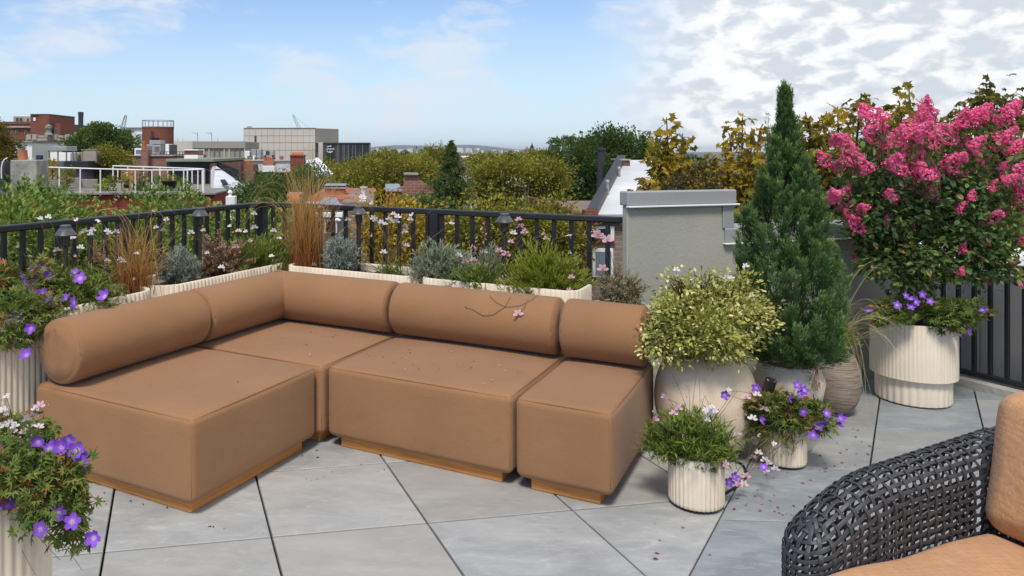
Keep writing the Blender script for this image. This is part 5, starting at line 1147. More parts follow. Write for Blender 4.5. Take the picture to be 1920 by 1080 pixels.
# leafy shrubs and young trees just beyond the left railing
LV = [(-30, 322, 5.9, (.55, .5, .6), 2600), (30, 326, 7.2, (.5, .5, .5), 2600), (62, 306, 9.0, (.10, .1, .22), 160), (110, 340, 7.6, (.75, .6, .5), 3200), (170, 350, 7.2, (.6, .5, .6), 2400), (250, 378, 7.0, (.7, .5, .5), 2400), (288, 338, 9.4, (.32, .4, .32), 1100), (345, 338, 9.0, (.34, .4, .5), 1500), (345, 385, 7.6, (.6, .5, .55), 2200), (440, 372, 8.0, (.75, .5, .55), 2800), (500, 362, 9.4, (.5, .5, .45), 1700)]
LV = [(x, tp + (r[2] + .20) * FOC / Y, Y, r, n) for x, tp, Y, r, n in LV]
lab = ['dense green creeper covered tree at the left edge beyond the railing', 'bright green leafy tree in front of the concrete chimney', 'young upright green shoot rising before the concrete chimney', 'broad fresh green leafy tree in front of the white roof railing', 'dark leaved young tree just behind the far left path light', 'loose green tree in front of the bright red wall', 'pale green leafy tree top before the hanging pots of the roof garden', 'tall leafy tree top before the dark mansard roof', 'low green tree behind the second path light', 'leafy green tree below the white metal vent', 'olive leafy tree top behind the railing corner post']
for i, (px, py, Y, r, n) in enumerate(LV):
    tree('leafy_tree', lab[i], gb(px, Y), [(P(px, py, Y), r, int(n * 2.4))], 'f_vine', .052 if Y < 8 else .058, 100 + i, 'leafy trees beyond the left railing', trunk_r=.07, ncl=34, cr=.16, tvar=.45, tpl=T_OVAL if i % 2 else T_LEAF)
# yellow tree right behind the railing
tree('golden_tree', 'golden yellow leaved tree right behind the railing', gb(735, 8.2), [(P(722, 418, 8.2), (.20, .3, .26), 2600), (P(772, 432, 8.3), (.22, .3, .24), 2400), (P(705, 505, 8.0), (.36, .35, .42), 4200), (P(780, 515, 8.0), (.34, .35, .42), 3400)], 'f_gold', .046, 120, trunk_r=.08, ncl=40, cr=.13, tpl=T_LEAF, tvar=.45)
# conifer
rng = np.random.default_rng(121); Y = 15.0; t = thing('conifer', 'dark shaggy conifer in the middle distance', 'conifer', gb(848, Y)); top = P(846, 268, Y); st = MB(); st.tube(np.array([gb(848, Y), top]), [.22, .02], 8); st.build('trunk', M['bark'], t, smooth=True)
mb = MB(); N = 1100; tier = np.sort(rng.random(64)) ** 1.0; tl_ = .6 + .75 * rng.random(64); ti = rng.integers(0, 64, N); u = np.clip(tier[ti] + rng.normal(size=N) * .006, 0, 1)
zz_ = top[2] - .02 - u * 3.4; th = rng.random(N) * 6.283; ln = .015 + .78 * (np.minimum(u, .55) / .55) ** .85 * tl_[ti] * (.55 + .5 * rng.random(N)) * (1 + .3 * np.sin(th * 2 + ti * 1.7)); e = np.stack([top[0] + np.cos(th) * ln, Y + np.sin(th) * ln, zz_ - .18 * ln + .10 * ln * ln], 1); s0 = np.stack([np.full(N, top[0]), np.full(N, Y), zz_ + .10 + .05 * u], 1)
k = 52; ii = np.repeat(np.arange(N), k); s = .1 + .9 * rng.random(N * k) ** .7; pos = s0[ii] + (e - s0)[ii] * s[:, None] + rng.normal(size=(N * k, 3)) * np.array((.04, .04, .03)) * (.25 + .75 * np.minimum(1, u[ii] * 4))[:, None]; d = nrm(e - s0)[ii] + rng.normal(size=(N * k, 3)) * .6 + UP * .1
scatter(mb, T_BLADE, pos, frames(d, rng), .07 * (.6 + .6 * rng.random(N * k)), 0, np.clip(s * .6 + .2 * rng.normal(size=N * k) + .1, 0, 1)); mb.build('crown', M['f_conifer'], t)
G2 = 'olive green trees beyond the railing'
tree('broadleaf_tree', 'wide olive tree canopy left of the conifer', gb(715, 34), [(P(720, 326, 34), (2.0, 1.6, .85), 7000), (P(660, 342, 33), (1.1, 1.2, .65), 3200), (P(785, 332, 35), (.9, 1.2, .9), 3000)], 'f_olive', .17, 130, G2, trunk_r=.3, cr=.30, ncl=60)
tree('broadleaf_tree', 'rounded olive tree with bare limbs showing, right of the conifer', gb(965, 17), [(P(965, 340, 17), (.98, .9, .45), 7200), (P(905, 350, 17), (.42, .6, .32), 1700), (P(1030, 335, 16.8), (.42, .6, .40), 1900)], 'f_olive', .095, 131, G2, trunk_r=.22, cr=.16, ncl=70, nlimb=30, bark='bark2')
tree('broadleaf_tree', 'low olive foliage seen through the railing under the limbs', gb(980, 11), [(P(965, 455, 11), (.72, .6, .55), 5200), (P(890, 460, 10.8), (.6, .5, .6), 3000), (P(1040, 445, 11.2), (.32, .5, .5), 2000)], 'f_olive', .09, 132, G2, trunk_r=.15, cr=.17, ncl=50)
tree('broadleaf_tree', 'olive tree between the glass roof and the dark ribbed building', gb(600, 46), [(P(600, 335, 46), (1.9, 1.5, .75), 4200), (P(655, 325, 47), (.9, 1, .6), 1500)], 'f_olive', .22, 133, G2, trunk_r=.3, cr=.35)
tree('broadleaf_tree', 'olive tree behind the arching copper grass', gb(525, 24), [(P(500, 365, 24), (.9, .8, .55), 3600), (P(580, 350, 24.4), (.8, .8, .5), 2800)], 'f_tree', .13, 134, G2, trunk_r=.22, cr=.22)
tree('broadleaf_tree', 'dark green tree left of the sloped silver roof', gb(1090, 19), [(P(1085, 335, 19), (.85, .9, .85), 6500), (P(1130, 290, 19.5), (.55, .6, .50), 3000), (P(1150, 262, 19.6), (.30, .4, .28), 900), (P(1040, 372, 18.5), (.4, .6, .4), 1500), (P(1190, 300, 20), (.55, .5, .6), 2600)], 'f_dark', .12, 135, trunk_r=.25, cr=.20, ncl=50)
tree('broadleaf_tree', 'green tree standing against the sky beside the black chimney stack', gb(195, 62), [(P(188, 262, 62), (1.7, 1.7, 1.35), 6500), (P(150, 285, 62), (1.2, 1.3, .9), 2800), (P(232, 278, 62), (1.0, 1.2, 1.1), 2800)], 'f_tree', .30, 136, trunk_r=.4, cr=.42, ncl=44)
tree('broadleaf_tree', 'olive tree below the tall green tree, behind the roof railing', gb(205, 42), [(P(200, 303, 42), (1.2, 1.2, .65), 3600)], 'f_olive', .20, 137, trunk_r=.25, cr=.30)
tree('broadleaf_tree', 'brown and green tree at the left edge of the skyline', gb(0, 30), [(P(-4, 290, 30), (.62, .8, 1.1), 4200), (P(-20, 250, 30), (.4, .5, .6), 1400)], 'f_plane2', .15, 138, trunk_r=.25, cr=.2)
tree('broadleaf_tree', 'thin young tree in front of the brick gable chimney', gb(785, 13), [(P(790, 395, 13), (.28, .3, .30), 1200)], 'f_tree', .08, 139, trunk_r=.05, cr=.11)
tree('broadleaf_tree', 'distant olive canopy between the conifer and the pale houses', gb(920, 60), [(P(935, 309, 60), (2.6, 2.0, .7), 5200), (P(1005, 304, 62), (2.0, 2, .7), 3400), (P(820, 300, 62), (1.6, 2, .8), 2600)], 'f_olive', .28, 140, G2, trunk_r=.4, cr=.4, ncl=60)
# far wooded plain: crowns that read as one mass
rng = np.random.default_rng(150); mb = MB(); n = 5200; Yf = 180 + 1500 * rng.random(n) ** 1.6; px = rng.uniform(560, 1300, n); X = (px - CX) / FOC * Yf; zc = GROUND + rng.uniform(3.0, 6.5, n)
cc = np.stack([X, Yf, zc], 1); k = 8; pos = np.repeat(cc, k, 0) + rng.normal(size=(n * k, 3)) * (2.4, 2.4, 1.5); scatter(mb, T_LEAF, pos, frames(rng.normal(size=(n * k, 3)), rng), 3.4, 0, np.clip(.3 + .2 * rng.normal(size=n * k), 0, 1)); tag(mb.build('far_woods', M['f_tree'], loc=(60, 400, GROUND)), 'far wooded suburb below the horizon', kind='stuff')

# plane trees behind the stucco wall
def plane_tree(label, px, Y, tops, m, size, seed, leaves, tpl=T_PLANE):
    rng = np.random.default_rng(seed); t = thing('plane_tree', label, 'tree', gb(px, Y), 'autumn plane trees behind the stucco wall'); st = MB(); mb = MB(); hub = P(px, 430, Y)
    st.tube(np.array([gb(px, Y), gb(px, Y) + UP * 7 + np.array((.15, 0, 0)), hub]), [.22, .17, .09], 10)
    A = np.array([P(x, y, Y + rng.uniform(-.5, .5)) for x, y in tops]); s = np.repeat(hub[None], len(A), 0) + (A - hub) * .1; bow = (A - s) * np.array((.12, 0, -.10))
    stems(st, s, A, bow, .030, .006, rng, 10, 5); st.build('trunk', M['bark'], t, smooth=True)
    n = leaves; k = rng.integers(0, len(A), n); u = rng.beta(1.6, 1.1, n)[:, None]; c = (A[k] + s[k]) / 2 + bow[k]; base = (1 - u) ** 2 * s[k] + 2 * u * (1 - u) * c + u * u * A[k]
    sp = (.05 + .17 * (1 - u)) * Y / 9; tw = base + rng.normal(size=(n, 3)) * sp * (1, 1.2, .8); d = (tw - base) + rng.normal(size=(n, 3)) * .12 + (0, -.05, -.12)
    stems(st, base[::4], tw[::4], UP * .02, .006, .003, rng, 4)
    scatter(mb, tpl, tw, frames(d, rng, wob=.8), size * (.55 + .6 * rng.random(n)), 0, np.clip(rng.random(len(A))[k] * .5 + rng.random(n) * .55, 0, 1))
    st2 = MB(); stems(st2, base[::5], tw[::5], UP * .02, .006, .003, rng, 4); st2.build('twigs', M['bark'], t); mb.build('crown', M[m], t)
plane_tree('golden plane tree above the wall coping at its left end', 1262, 9.0, [(1250, 220), (1238, 265), (1280, 250), (1300, 300), (1230, 300), (1325, 318), (1262, 300), (1240, 330), (1290, 335), (1340, 330)], 'f_plane', .088, 160, 780)
plane_tree('golden plane tree between the wall end and the cypress', 1392, 9.2, [(1392, 218), (1368, 250), (1410, 262), (1360, 290), (1425, 240), (1400, 310), (1340, 320), (1380, 340), (1440, 290), (1330, 300), (1345, 340), (1420, 345)], 'f_plane', .088, 161, 720)
plane_tree('golden plane tree behind the left half of the crape myrtle', 1590, 9.2, [(1615, 175), (1570, 200), (1540, 215), (1600, 215), (1530, 245), (1520, 290), (1640, 230), (1560, 280), (1605, 290), (1545, 330), (1500, 260), (1650, 280), (1580, 350), (1640, 350), (1510, 210)], 'f_plane', .088, 162, 1300)
plane_tree('golden plane tree with a pointed top behind the middle of the crape myrtle', 1700, 9.0, [(1705, 168), (1690, 200), (1720, 210), (1668, 225), (1735, 250), (1680, 260), (1700, 300), (1660, 300), (1745, 300), (1720, 350)], 'f_plane', .088, 163, 900)
plane_tree('tall olive brown plane tree at the right edge', 1850, 15.0, [(1850, 158), (1830, 180), (1870, 185), (1800, 205), (1900, 175), (1930, 190), (1780, 235), (1890, 230), (1845, 230), (1960, 210), (1760, 270), (1810, 280), (1910, 280), (1860, 300), (1740, 230), (1960, 290), (1790, 330), (1930, 350), (1850, 370)], 'f_plane2', .125, 164, 3000)
plane_tree('golden tree low behind the right railing', 1880, 11.0, [(1900, 400), (1860, 420), (1930, 420), (1880, 445), (1820, 440), (1950, 450), (1840, 460), (1780, 430), (1910, 470)], 'f_gold', .085, 165, 1500, T_LEAF)
# dark hedge behind the wall
rng = np.random.default_rng(170); hb = WALL(.2, -.7, .6); t = thing('dark_hedge', 'dark brown clipped hedge showing over the wall coping', 'hedge', hb); mb = MB(); st = MB()
for s in np.linspace(.62, 1.02, 6):
    c = WALL(s, -.62, 1.10 + .04 * math.sin(s * 9)); leaf_mass(mb, rng, c, (.13, .12, .27), 14, 340, .04, .03, T_LEAF, .3, tvar=.3); st.tube(np.array([c - UP * 4.0, c]), .02, 6)
mb.build('foliage', foliage('dark_hedge_leaf', [(0, (.018, .013, .008)), (.6, (.05, .038, .02)), (1, (.10, .07, .03))]), t); st.build('stems', M['bark'], t)

# ------------------------------------------------------------------ buildings
def cube(t, name, px0, px1, y0, y1, Y, depth, m, rot=0.0, par=None, bottom=None, bv=.02, proud=0.0):
    """a block whose front face spans the columns px0..px1 and the rows y0 (top)..y1 (bottom) at distance Y"""
    a, b = P(px0, y0, Y), P(px1, y1, Y); w = b[0] - a[0]; zb = b[2] if bottom is None else bottom
    c, s_ = math.cos(rot), math.sin(rot); ax = np.array(((c, s_, 0), (-s_, c, 0), (0, 0, 1.0)))
    mb = MB(); mb.bbox((0, -proud, 0), (w, depth, a[2] - zb), min(bv, w * .1, (a[2] - zb) * .1), ax, (a[0], Y, zb)); return mb.build(name, M[m], par or t)
def house(name, label, cat, px, Y, group=None): return thing(name, label, cat, gb(px, Y), group)
def windows(t, Y, lst, fm='white', gm='darkglass', d=.12, par=None):
    for (x0, y0, x1, y1) in lst:
        w = cube(t, 'window', x0, x1, y0, y1, Y - d, d * .9, fm, bv=.01, par=par); k = (x1 - x0) * .12; cube(t, 'pane', x0 + k, x1 - k, y0 + k, y1 - k, Y - d - .03, .05, gm, par=w, bv=.005)
# brick hospital at far left
Y = 170.0; t = house('brick_building', 'large old red brick building on the left skyline with stone balustrade', 'building', 70, Y)
cube(t, 'wall', -10, 66, 233, 300, Y + 1, 20, 'brick_red', bottom=GROUND); cube(t, 'cornice', -11, 67, 236.5, 239.5, Y + .4, 2, 'stone', bv=.05)
cube(t, 'parapet', -10, 66, 228, 233, Y + .8, 20, 'brick_red')
cube(t, 'wall_tower', 57, 92, 214, 300, Y - 1.5, 14, 'brick_red', bottom=GROUND); cube(t, 'wall_tower', 73, 92, 215, 300, Y - 1.8, 2, 'brick_red', bottom=GROUND); cube(t, 'roof_edge', 56, 93, 213.4, 214.6, Y - 1.9, 14, 'greyroof')
cube(t, 'wall', 90, 113, 231, 300, Y, 16, 'brick_red', bottom=GROUND)
cube(t, 'penthouse', 25, 57, 218, 232, Y + 6, 8, 'stone', bottom=EYE + 6); windows(t, Y + 6, [(29, 220, 35, 229), (36, 220, 42, 229), (50, 221, 54, 229)], 'stone')
windows(t, Y + 1, [(12, 245, 17, 252), (20, 245, 25, 252), (28, 245, 33, 252), (46, 245, 50, 252)], 'stone'); windows(t, Y - 1.5, [(62, 220, 67, 227)], 'stone', 'white'); windows(t, Y, [(97, 240, 102, 252), (103, 240, 107, 252)], 'stone')
cube(t, 'wall', 50, 142, 262, 320, Y - 4, 12, 'brick_red', bottom=GROUND); cube(t, 'balustrade', 48, 142, 254, 258, Y - 4.5, 1, 'stone'); cube(t, 'cornice', 48, 142, 259.5, 264, Y - 5, 3, 'stone')
for x in (50, 60, 88, 98, 122, 138): cube(t, 'baluster_pier', x, x + 8, 252, 262, Y - 5.2, 1.2, 'stone')
cube(t, 'band', 72, 142, 272, 274, Y - 4.3, .5, 'stone'); windows(t, Y - 4, [(74, 276, 79, 283), (82, 276, 87, 283), (100, 276, 105, 283), (112, 276, 117, 283)], 'stone')
mb = MB(); q = P(91, 253, Y - 6); mb.lathe([(.9, 0), (.8, .3), (.5, .5), (.5, 1.2), (.72, 1.4), (.72, 1.9), (.55, 2.0), (.001, 2.3)], 20, q); mb.build('vent', M['copper'], t, smooth=True, angle=40)
t = house('chimney_stack', 'tall black chimney stack on the left skyline', 'chimney', 151, 150.0); mb = MB(); q = gb(151.5, 150); top = P(151.5, 210, 150); mb.lathe([(.55, 0), (.47, top[2] - GROUND - .8), (.52, top[2] - GROUND - .75), (.52, top[2] - GROUND), (.36, top[2] - GROUND), (.36, top[2] - GROUND - 1)], 20, q); mb.build('shaft', M['iron'], t, smooth=True, angle=40); cube(t, 'base', 138, 150, 248, 300, 149, 3, 'copper', bottom=GROUND)
# crane behind the tall green tree
def crane(label, px0, py0, px1, py1, Y, w=.25, mast=None):
    t = house('crane', label, 'crane', px0, Y, 'crane jibs on the skyline'); a, b = P(px0, py0, Y), P(px1, py1, Y); d = nrm(b - a); n = nrm(np.cross(d, (0, 1, 0))); L = np.linalg.norm(b - a); mb = MB(); k = max(6, int(L / (w * 2.2)))
    for s in (-1, 1):
        for yy in (-1, 1): mb.tube(np.array([a + n * s * w + np.array((0, yy * w, 0)), b + n * s * w * .4 + np.array((0, yy * w * .4, 0))]), w * .16, 4)
    for i in range(k): mb.tube(np.array([a + d * L * i / k + n * w * (1 if i % 2 else -1) * (1 - .6 * i / k), a + d * L * (i + 1) / k + n * w * (-1 if i % 2 else 1) * (1 - .6 * i / k)]), w * .10, 4)
    mb.build('jib', M['greymetal'], t)
    mb = MB(); q = a.copy(); q[2] = GROUND; mb.tube(np.array([q, a]), w * .8, 6); mb.build('mast', M['greymetal'], t)
    if mast: mb = MB(); mb.tube(np.array([b, P(*mast, Y)]), w * .07, 3); mb.build('pendant_line', M['iron'], t)
crane('lattice crane jib leaning right over the green tree', 229, 246, 236, 216, 190, .5); crane('thin crane jib above the cream building, leaning left', 561, 241, 549, 215, 330, .55, (578, 239)); crane('small far crane leaning left on the horizon', 800, 279, 797, 268, 900, 1.1); crane('small far teal crane with bent jib on the horizon', 830, 283, 827, 262, 900, 1.6)
# white plant room and brick drum
t = house('plant_room', 'white rooftop plant room left of the brick drum', 'building', 250, 140.0); cube(t, 'wall', 235, 268, 240, 300, 140, 8, 'white', bottom=GROUND); cube(t, 'louvre', 236, 245, 243, 253, 139.8, .5, 'iron'); cube(t, 'tank', 258, 266, 251, 266, 137, 2, 'greymetal'); cube(t, 'window', 240, 246, 256, 263, 139.8, .3, 'darkglass'); cube(t, 'parapet', 234, 269, 238.5, 240.5, 139.6, 8, 'greymetal')
t = house('brick_drum', 'round red brick drum tower with a rail on its top', 'building', 296, 120.0); Y = 122; r = (325 - 268) / 2 / FOC * Y; q = gb(296.5, Y); top = P(296.5, 238, Y)[2] - GROUND; mb = MB(); mb.lathe([(r, 0), (r, top - .25), (r * 1.02, top - .25), (r * 1.02, top), (0.001, top)], 36, q); mb.build('wall', M['brick_red'], t, smooth=True, angle=30)
mb = MB()
for i in range(20): a = 6.283 * i / 20; mb.tube(np.array([q + np.array((r * math.cos(a), r * math.sin(a), top)), q + np.array((r * math.cos(a), r * math.sin(a), top + 1.0))]), .04, 4)
aa = np.linspace(0, 6.283, 37); mb.tube(np.stack([q[0] + r * np.cos(aa), q[1] + r * np.sin(aa), np.full(37, q[2] + top + 1.0)], 1), .05, 4); mb.build('top_rail', M['greymetal'], t)
cube(t, 'door', 283, 288, 246, 258, Y - r - .12, .4, 'iron'); cube(t, 'landing', 280, 295, 258, 259.5, Y - r - .9, 1.2, 'iron')
# cream concert-hall-like building
Y = 230.0; t = house('cream_building', 'big cream panelled building with a blank front in the centre skyline', 'building', 530, Y); cube(t, 'wall', 457, 591, 240, 320, Y, 30, 'limestone', bottom=GROUND, bv=.05)
a = P(591, 240, Y); b = P(635, 242, Y + 9); mb = MB(); d = nrm(np.array((b[0] - a[0], 9.0, 0))); nn = np.array((-d[1], d[0], 0)); mb.bbox((.02, 0, 0), (np.hypot(b[0] - a[0], 9), 25, a[2] - GROUND - .05), .05, np.array((d, nn, UP)), (a[0], Y, GROUND)); mb.build('side_wall', M['taupe_limeshade'], t)  # same limestone as the front, its shade painted in as a darker colour
for i, x in enumerate(np.linspace(457, 591, 13)): cube(t, 'panel_joint', x - .25, x + .25, 241, 318, Y - .05, .1, 'taupe_limeshade', bv=.001)
for y in (254, 267, 281): cube(t, 'panel_joint', 457, 591, y, y + .5, Y - .07, .1, 'taupe_limeshade', bv=.001)
cube(t, 'window', 477, 481, 255, 267, Y - .12, .3, 'darkglass'); cube(t, 'roof_vent', 463, 470, 236.5, 240, Y + 2, 2, 'greymetal'); cube(t, 'slot', 592, 597, 268, 297, Y - .4, .5, 'iron'); cube(t, 'pier', 597, 606, 267, 312, Y - .8, 1.5, 'limestone', bottom=GROUND)
cube(t, 'parapet', 456.6, 591.4, 239.4, 240.6, Y - .2, 30, 'taupe_limeshade', bv=.02)
t2 = house('dark_annex', 'charcoal ribbed annex with white lettering, right of the cream building', 'building', 650, Y); cube(t2, 'wall', 605.5, 693, 268, 330, Y - 4, 18, 'charcoal', bottom=GROUND)
rg2 = np.random.default_rng(5)
for x in np.arange(606, 692.5, 2.6): cube(t2, 'fin', x, x + .9 + rg2.random() * .5, 270.5, 329, Y - 4.5, .5, 'charcoal' if rg2.random() > .4 else 'greyroof', bottom=GROUND, bv=.005)
cube(t2, 'roof_edge', 605, 693.4, 267.4, 269.6, Y - 4.7, 18, 'iron')
# the white sign: a broken ring and two short lines of letters too far away to read
mb = MB(); c = P(618.5, 280, Y - 5.2)
for a0, a1 in ((1.1, 2.4), (3.6, 5.3)):
    aa = np.linspace(a0, a1, 10); mb.tube(np.stack([c[0] + np.cos(aa) * .95, np.full(10, c[1]), c[2] + np.sin(aa) * .95], 1), .11, 5)
for row, (x0, x1, y) in enumerate(((612.5, 627, 279.4), (617, 624.5, 284.2))):
    x = x0; j = 0
    while x < x1 - 1.0:
        hh = (2.0, 2.6, 2.0, 2.4)[j % 4]; q0, q1 = P(x, y + 1.0 - hh, Y - 5.3), P(x + 1.25, y + 1.0, Y - 5.3)
        mb.box((q0[0], q0[1], q1[2]), (q0[0] + .07, q0[1] + .1, q0[2])); mb.box((q1[0] - .07, q0[1], q1[2]), (q1[0], q0[1] + .1, q0[2])); mb.box((q0[0] + .08, q0[1], (q0[2] + q1[2]) / 2 - .04), (q1[0] - .08, q0[1] + .1, (q0[2] + q1[2]) / 2 + .04)); x += 1.85; j += 1
mb.build('lettering', M['white'], t2)
t = house('taupe_building', 'low taupe ribbed building with two roof masts', 'building', 400, 200.0); Y = 200; cube(t, 'wall', 361, 460, 265.5, 320, Y, 22, 'taupe_limeshade', bottom=GROUND); cube(t, 'wall', 300, 361, 264.5, 320, Y + 2, 22, 'limestone', bottom=GROUND); cube(t, 'fascia', 361, 460, 265, 278, Y - .5, .6, 'taupe_limeshade')
for x in np.arange(372, 458, 9.5): cube(t, 'rib', x, x + 1.6, 279, 318, Y - .4, .5, 'limestone' if int(x) % 2 else 'greyroof', bv=.01)
for x in (370.5, 397): 
    mb = MB(); a = P(x, 265, Y + 3); mb.tube(np.array([a, a + UP * 2.3]), .09, 5); mb.tube(np.array([a + UP * 2.2, a + np.array((-1.6, 0, 2.25))]), .07, 4); mb.tube(np.array([a + UP * 1.5, a + np.array((-.6, 0, 2.2))]), .05, 4); mb.build('roof_mast', M['greymetal'], t)
for x in (333, 343, 408): mb = MB(); a = P(x, 265, Y + 3); mb.tube(np.array([a, a + UP * .9]), .05, 4); mb.build('aerial', M['greymetal'], t)
# roofs in the middle distance
Y = 46.0; t = house('brick_house', 'worn brick terrace house with air conditioners on its flat roof', 'house', 320, Y); cube(t, 'wall', 238, 322, 292, 340, Y, 9, 'brick_old', bottom=GROUND); cube(t, 'coping', 236, 323, 291, 293, Y - .1, 9, 'stone'); cube(t, 'chimney', 264, 277, 280, 320, Y - .5, .8, 'brick_old', bottom=-3)
mb = MB(); q = P(270.5, 280, Y); mb.lathe([(.14, 0), (.17, .05), (.12, .45), (.15, .5), (.10, .5)], 12, q); mb.build('chimney_pot', M['terracotta'], t, smooth=True)
for (x0, x1, y0, y1, m, nm) in ((252, 268, 278, 292, 'white', 'air_conditioner'), (273, 287, 271, 290, 'greymetal', 'air_conditioner'), (287, 301, 272, 289, 'greymetal', 'air_conditioner'), (280, 302, 263, 271, 'greymetal', 'duct'), (310, 317, 270, 290, 'white', 'vent_hood'), (317, 325, 271, 289, 'charcoal', 'vent_hood')):
    o = cube(t, nm, x0, x1, y0, y1, Y + 1.5, .9, m)
    if nm == 'air_conditioner':
        for k in range(4): yy = y0 + 3 + k * (y1 - y0 - 6) / 4; cube(t, 'grille_bar', x0 + 2.5, x1 - 2.5, yy, yy + 1.0, Y + 1.46, .05, 'greyroof', par=o, bv=.004)
for k in range(9): cube(t, 'roof_rail_post', 300 + k * 6, 301 + k * 6, 284, 297, Y + .8, .05, 'iron', bv=.005)
cube(t, 'roof_rail', 300, 349, 284, 285, Y + .8, .05, 'iron', bv=.005); cube(t, 'roof_rail', 300, 349, 289, 290, Y + .8, .05, 'iron', bv=.005)
t = house('mansard_house', 'black clad roof with a green cornice and an iron hoop ladder', 'house', 357, 34.0); Y = 34; cube(t, 'wall', 312, 396, 303, 365, Y, 8, 'darkwall', bottom=GROUND); cube(t, 'cornice', 311, 399, 298, 303.5, Y - .4, 8, 'copper'); cube(t, 'chimney', 345, 371, 282, 292, Y + 1, 1, 'brick_old', bottom=0); cube(t, 'chimney_base', 345, 371, 291, 300, Y + .95, 1.1, 'white'); cube(t, 'chimney_cap', 344.5, 371.5, 280, 282.2, Y + .9, 1.2, 'white'); windows(t, Y, [(361, 328, 379, 352)], 'iron'); cube(t, 'door_jamb', 378, 383, 316, 357, Y - .3, .3, 'white'); cube(t, 'brick_edge', 393, 399, 306, 362, Y - .2, 8, 'brick_old', bottom=GROUND)
mb = MB(); q = P(372, 362, Y - .8); aa = np.linspace(0, math.pi, 12)
for dx_ in (0, .55, .95): mb.tube(np.vstack([[q + (dx_ * 1.0, 0, -.5)], np.stack([q[0] + dx_ + .28 * (1 - np.cos(aa)), np.full(12, q[1]), q[2] + .75 + .28 * np.sin(aa)], 1), [q + (dx_ + .56, 0, -.5)]]), .03, 5)
mb.build('hoop_rail', M['iron'], t, smooth=True)
def slab_poly(t, name, pts, thick, m, par=None):   # a sloping slab through world points
    p = np.array(pts); n = nrm(np.cross(p[1] - p[0], p[2] - p[0])); n = n if n[2] > 0 else -n; k = len(p); mb = MB()
    mb.add(np.vstack([p, p - n * thick]), [list(range(k)), list(range(k, 2 * k))[::-1]] + [[i, k + i, k + (i + 1) % k, (i + 1) % k] for i in range(k)]); return mb.build(name, M[m], par or t)
t = house('sloped_roof_house', 'house with a white sloping roof and dark stepped party wall', 'house', 430, 32.0)
slab_poly(t, 'roof', [P(399, 312, 33), P(405, 311, 34), P(465, 352, 31), P(462, 356, 30), P(399, 358, 30)], .2, 'whiteroof'); cube(t, 'wall', 399, 464, 357, 420, 30.2, 8, 'brick_old', bottom=GROUND)
slab_poly(t, 'party_wall', [P(400, 300, 34.6), P(446, 318, 34.6), P(447, 336, 34.6), P(474, 352, 34.6), P(474, 362, 34.6), P(455, 350, 34.6), P(400, 313, 34.6)], .3, 'darkwall'); o = slab_poly(t, 'skylight', [P(416, 342, 31.0), P(424, 341, 31.2), P(430, 349, 30.6), P(421, 350, 30.5)], .06, 'iron')
o.location = (0, -.25, .12)
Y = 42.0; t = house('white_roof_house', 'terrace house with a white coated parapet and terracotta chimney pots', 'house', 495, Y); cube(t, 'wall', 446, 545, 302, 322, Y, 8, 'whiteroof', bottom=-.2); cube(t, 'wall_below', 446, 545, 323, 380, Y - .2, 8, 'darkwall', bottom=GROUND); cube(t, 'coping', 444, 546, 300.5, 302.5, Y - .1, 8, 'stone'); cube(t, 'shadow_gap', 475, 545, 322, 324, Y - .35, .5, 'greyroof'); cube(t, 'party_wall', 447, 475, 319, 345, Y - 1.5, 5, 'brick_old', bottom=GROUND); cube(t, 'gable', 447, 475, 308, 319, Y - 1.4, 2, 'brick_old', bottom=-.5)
cube(t, 'chimney', 493, 513, 303, 313, Y - .6, .8, 'brick_old', bottom=-1); cube(t, 'chimney_base', 492, 514, 311, 323, Y - .8, 1.1, 'white')
for x in (497, 502, 506, 510): mb = MB(); q = P(x, 304, Y - .2); mb.lathe([(.08, 0), (.09, .04), (.06, .22 + .12 * (x == 502)), (.075, .25 + .12 * (x == 502)), (.05, .25)], 10, q); mb.build('chimney_pot', M['terracotta'], t, smooth=True)
for x in (463, 468): mb = MB(); q = P(x, 313, Y - 1.2); mb.lathe([(.10, 0), (.12, .05), (.09, .3), (.11, .34), (.06, .34)], 10, q); mb.build('chimney_pot', M['terracotta'], t, smooth=True)
for (x0, x1, y0, y1, m) in ((459, 468, 283, 298, 'white'), (471, 480, 280, 294, 'greymetal'), (481, 489, 280, 296, 'greymetal'), (498, 504, 283, 296, 'charcoal'), (505, 512, 283, 297, 'greymetal')): cube(t, 'roof_unit', x0, x1, y0, y1, Y + 6, 1, m)
rgx = np.random.default_rng(8)
for k in range(14): x = rgx.uniform(462, 540); cube(t, 'roof_clutter', x, x + rgx.uniform(2, 6), rgx.uniform(290, 296), 301, Y + 3, .6, ('greyroof', 'brick_old', 'iron', 'white')[k % 4])
Y = 38.0; t = house('chimney', 'square red brick chimney behind the arching copper grass', 'chimney', 557, Y); cube(t, 'stack', 544, 570, 293, 330, Y, .7, 'brick_red', bottom=GROUND); cube(t, 'chimney_cap', 543.3, 570.7, 290.5, 293.5, Y - .05, .8, 'brick_red')
for x in (549, 554, 558, 563, 566): mb = MB(); q = P(x, 291, Y + .3); mb.lathe([(.06, 0), (.065, .16), (.045, .16)], 8, q); mb.build('chimney_pot', M['terracotta'], t, smooth=True)
t = house('glass_roof_house', 'house with a sloping blue grey glass roof and pale edge', 'house', 595, 44.0); rp = [P(571, 303, 44), P(594, 300, 44), P(624, 331, 41.5), P(600, 331, 41.5), P(571, 331, 41.5)]; slab_poly(t, 'glass_roof', rp, .1, 'blueglass'); cube(t, 'wall', 571, 624, 332, 380, 41.6, 6, 'stone', bottom=GROUND)
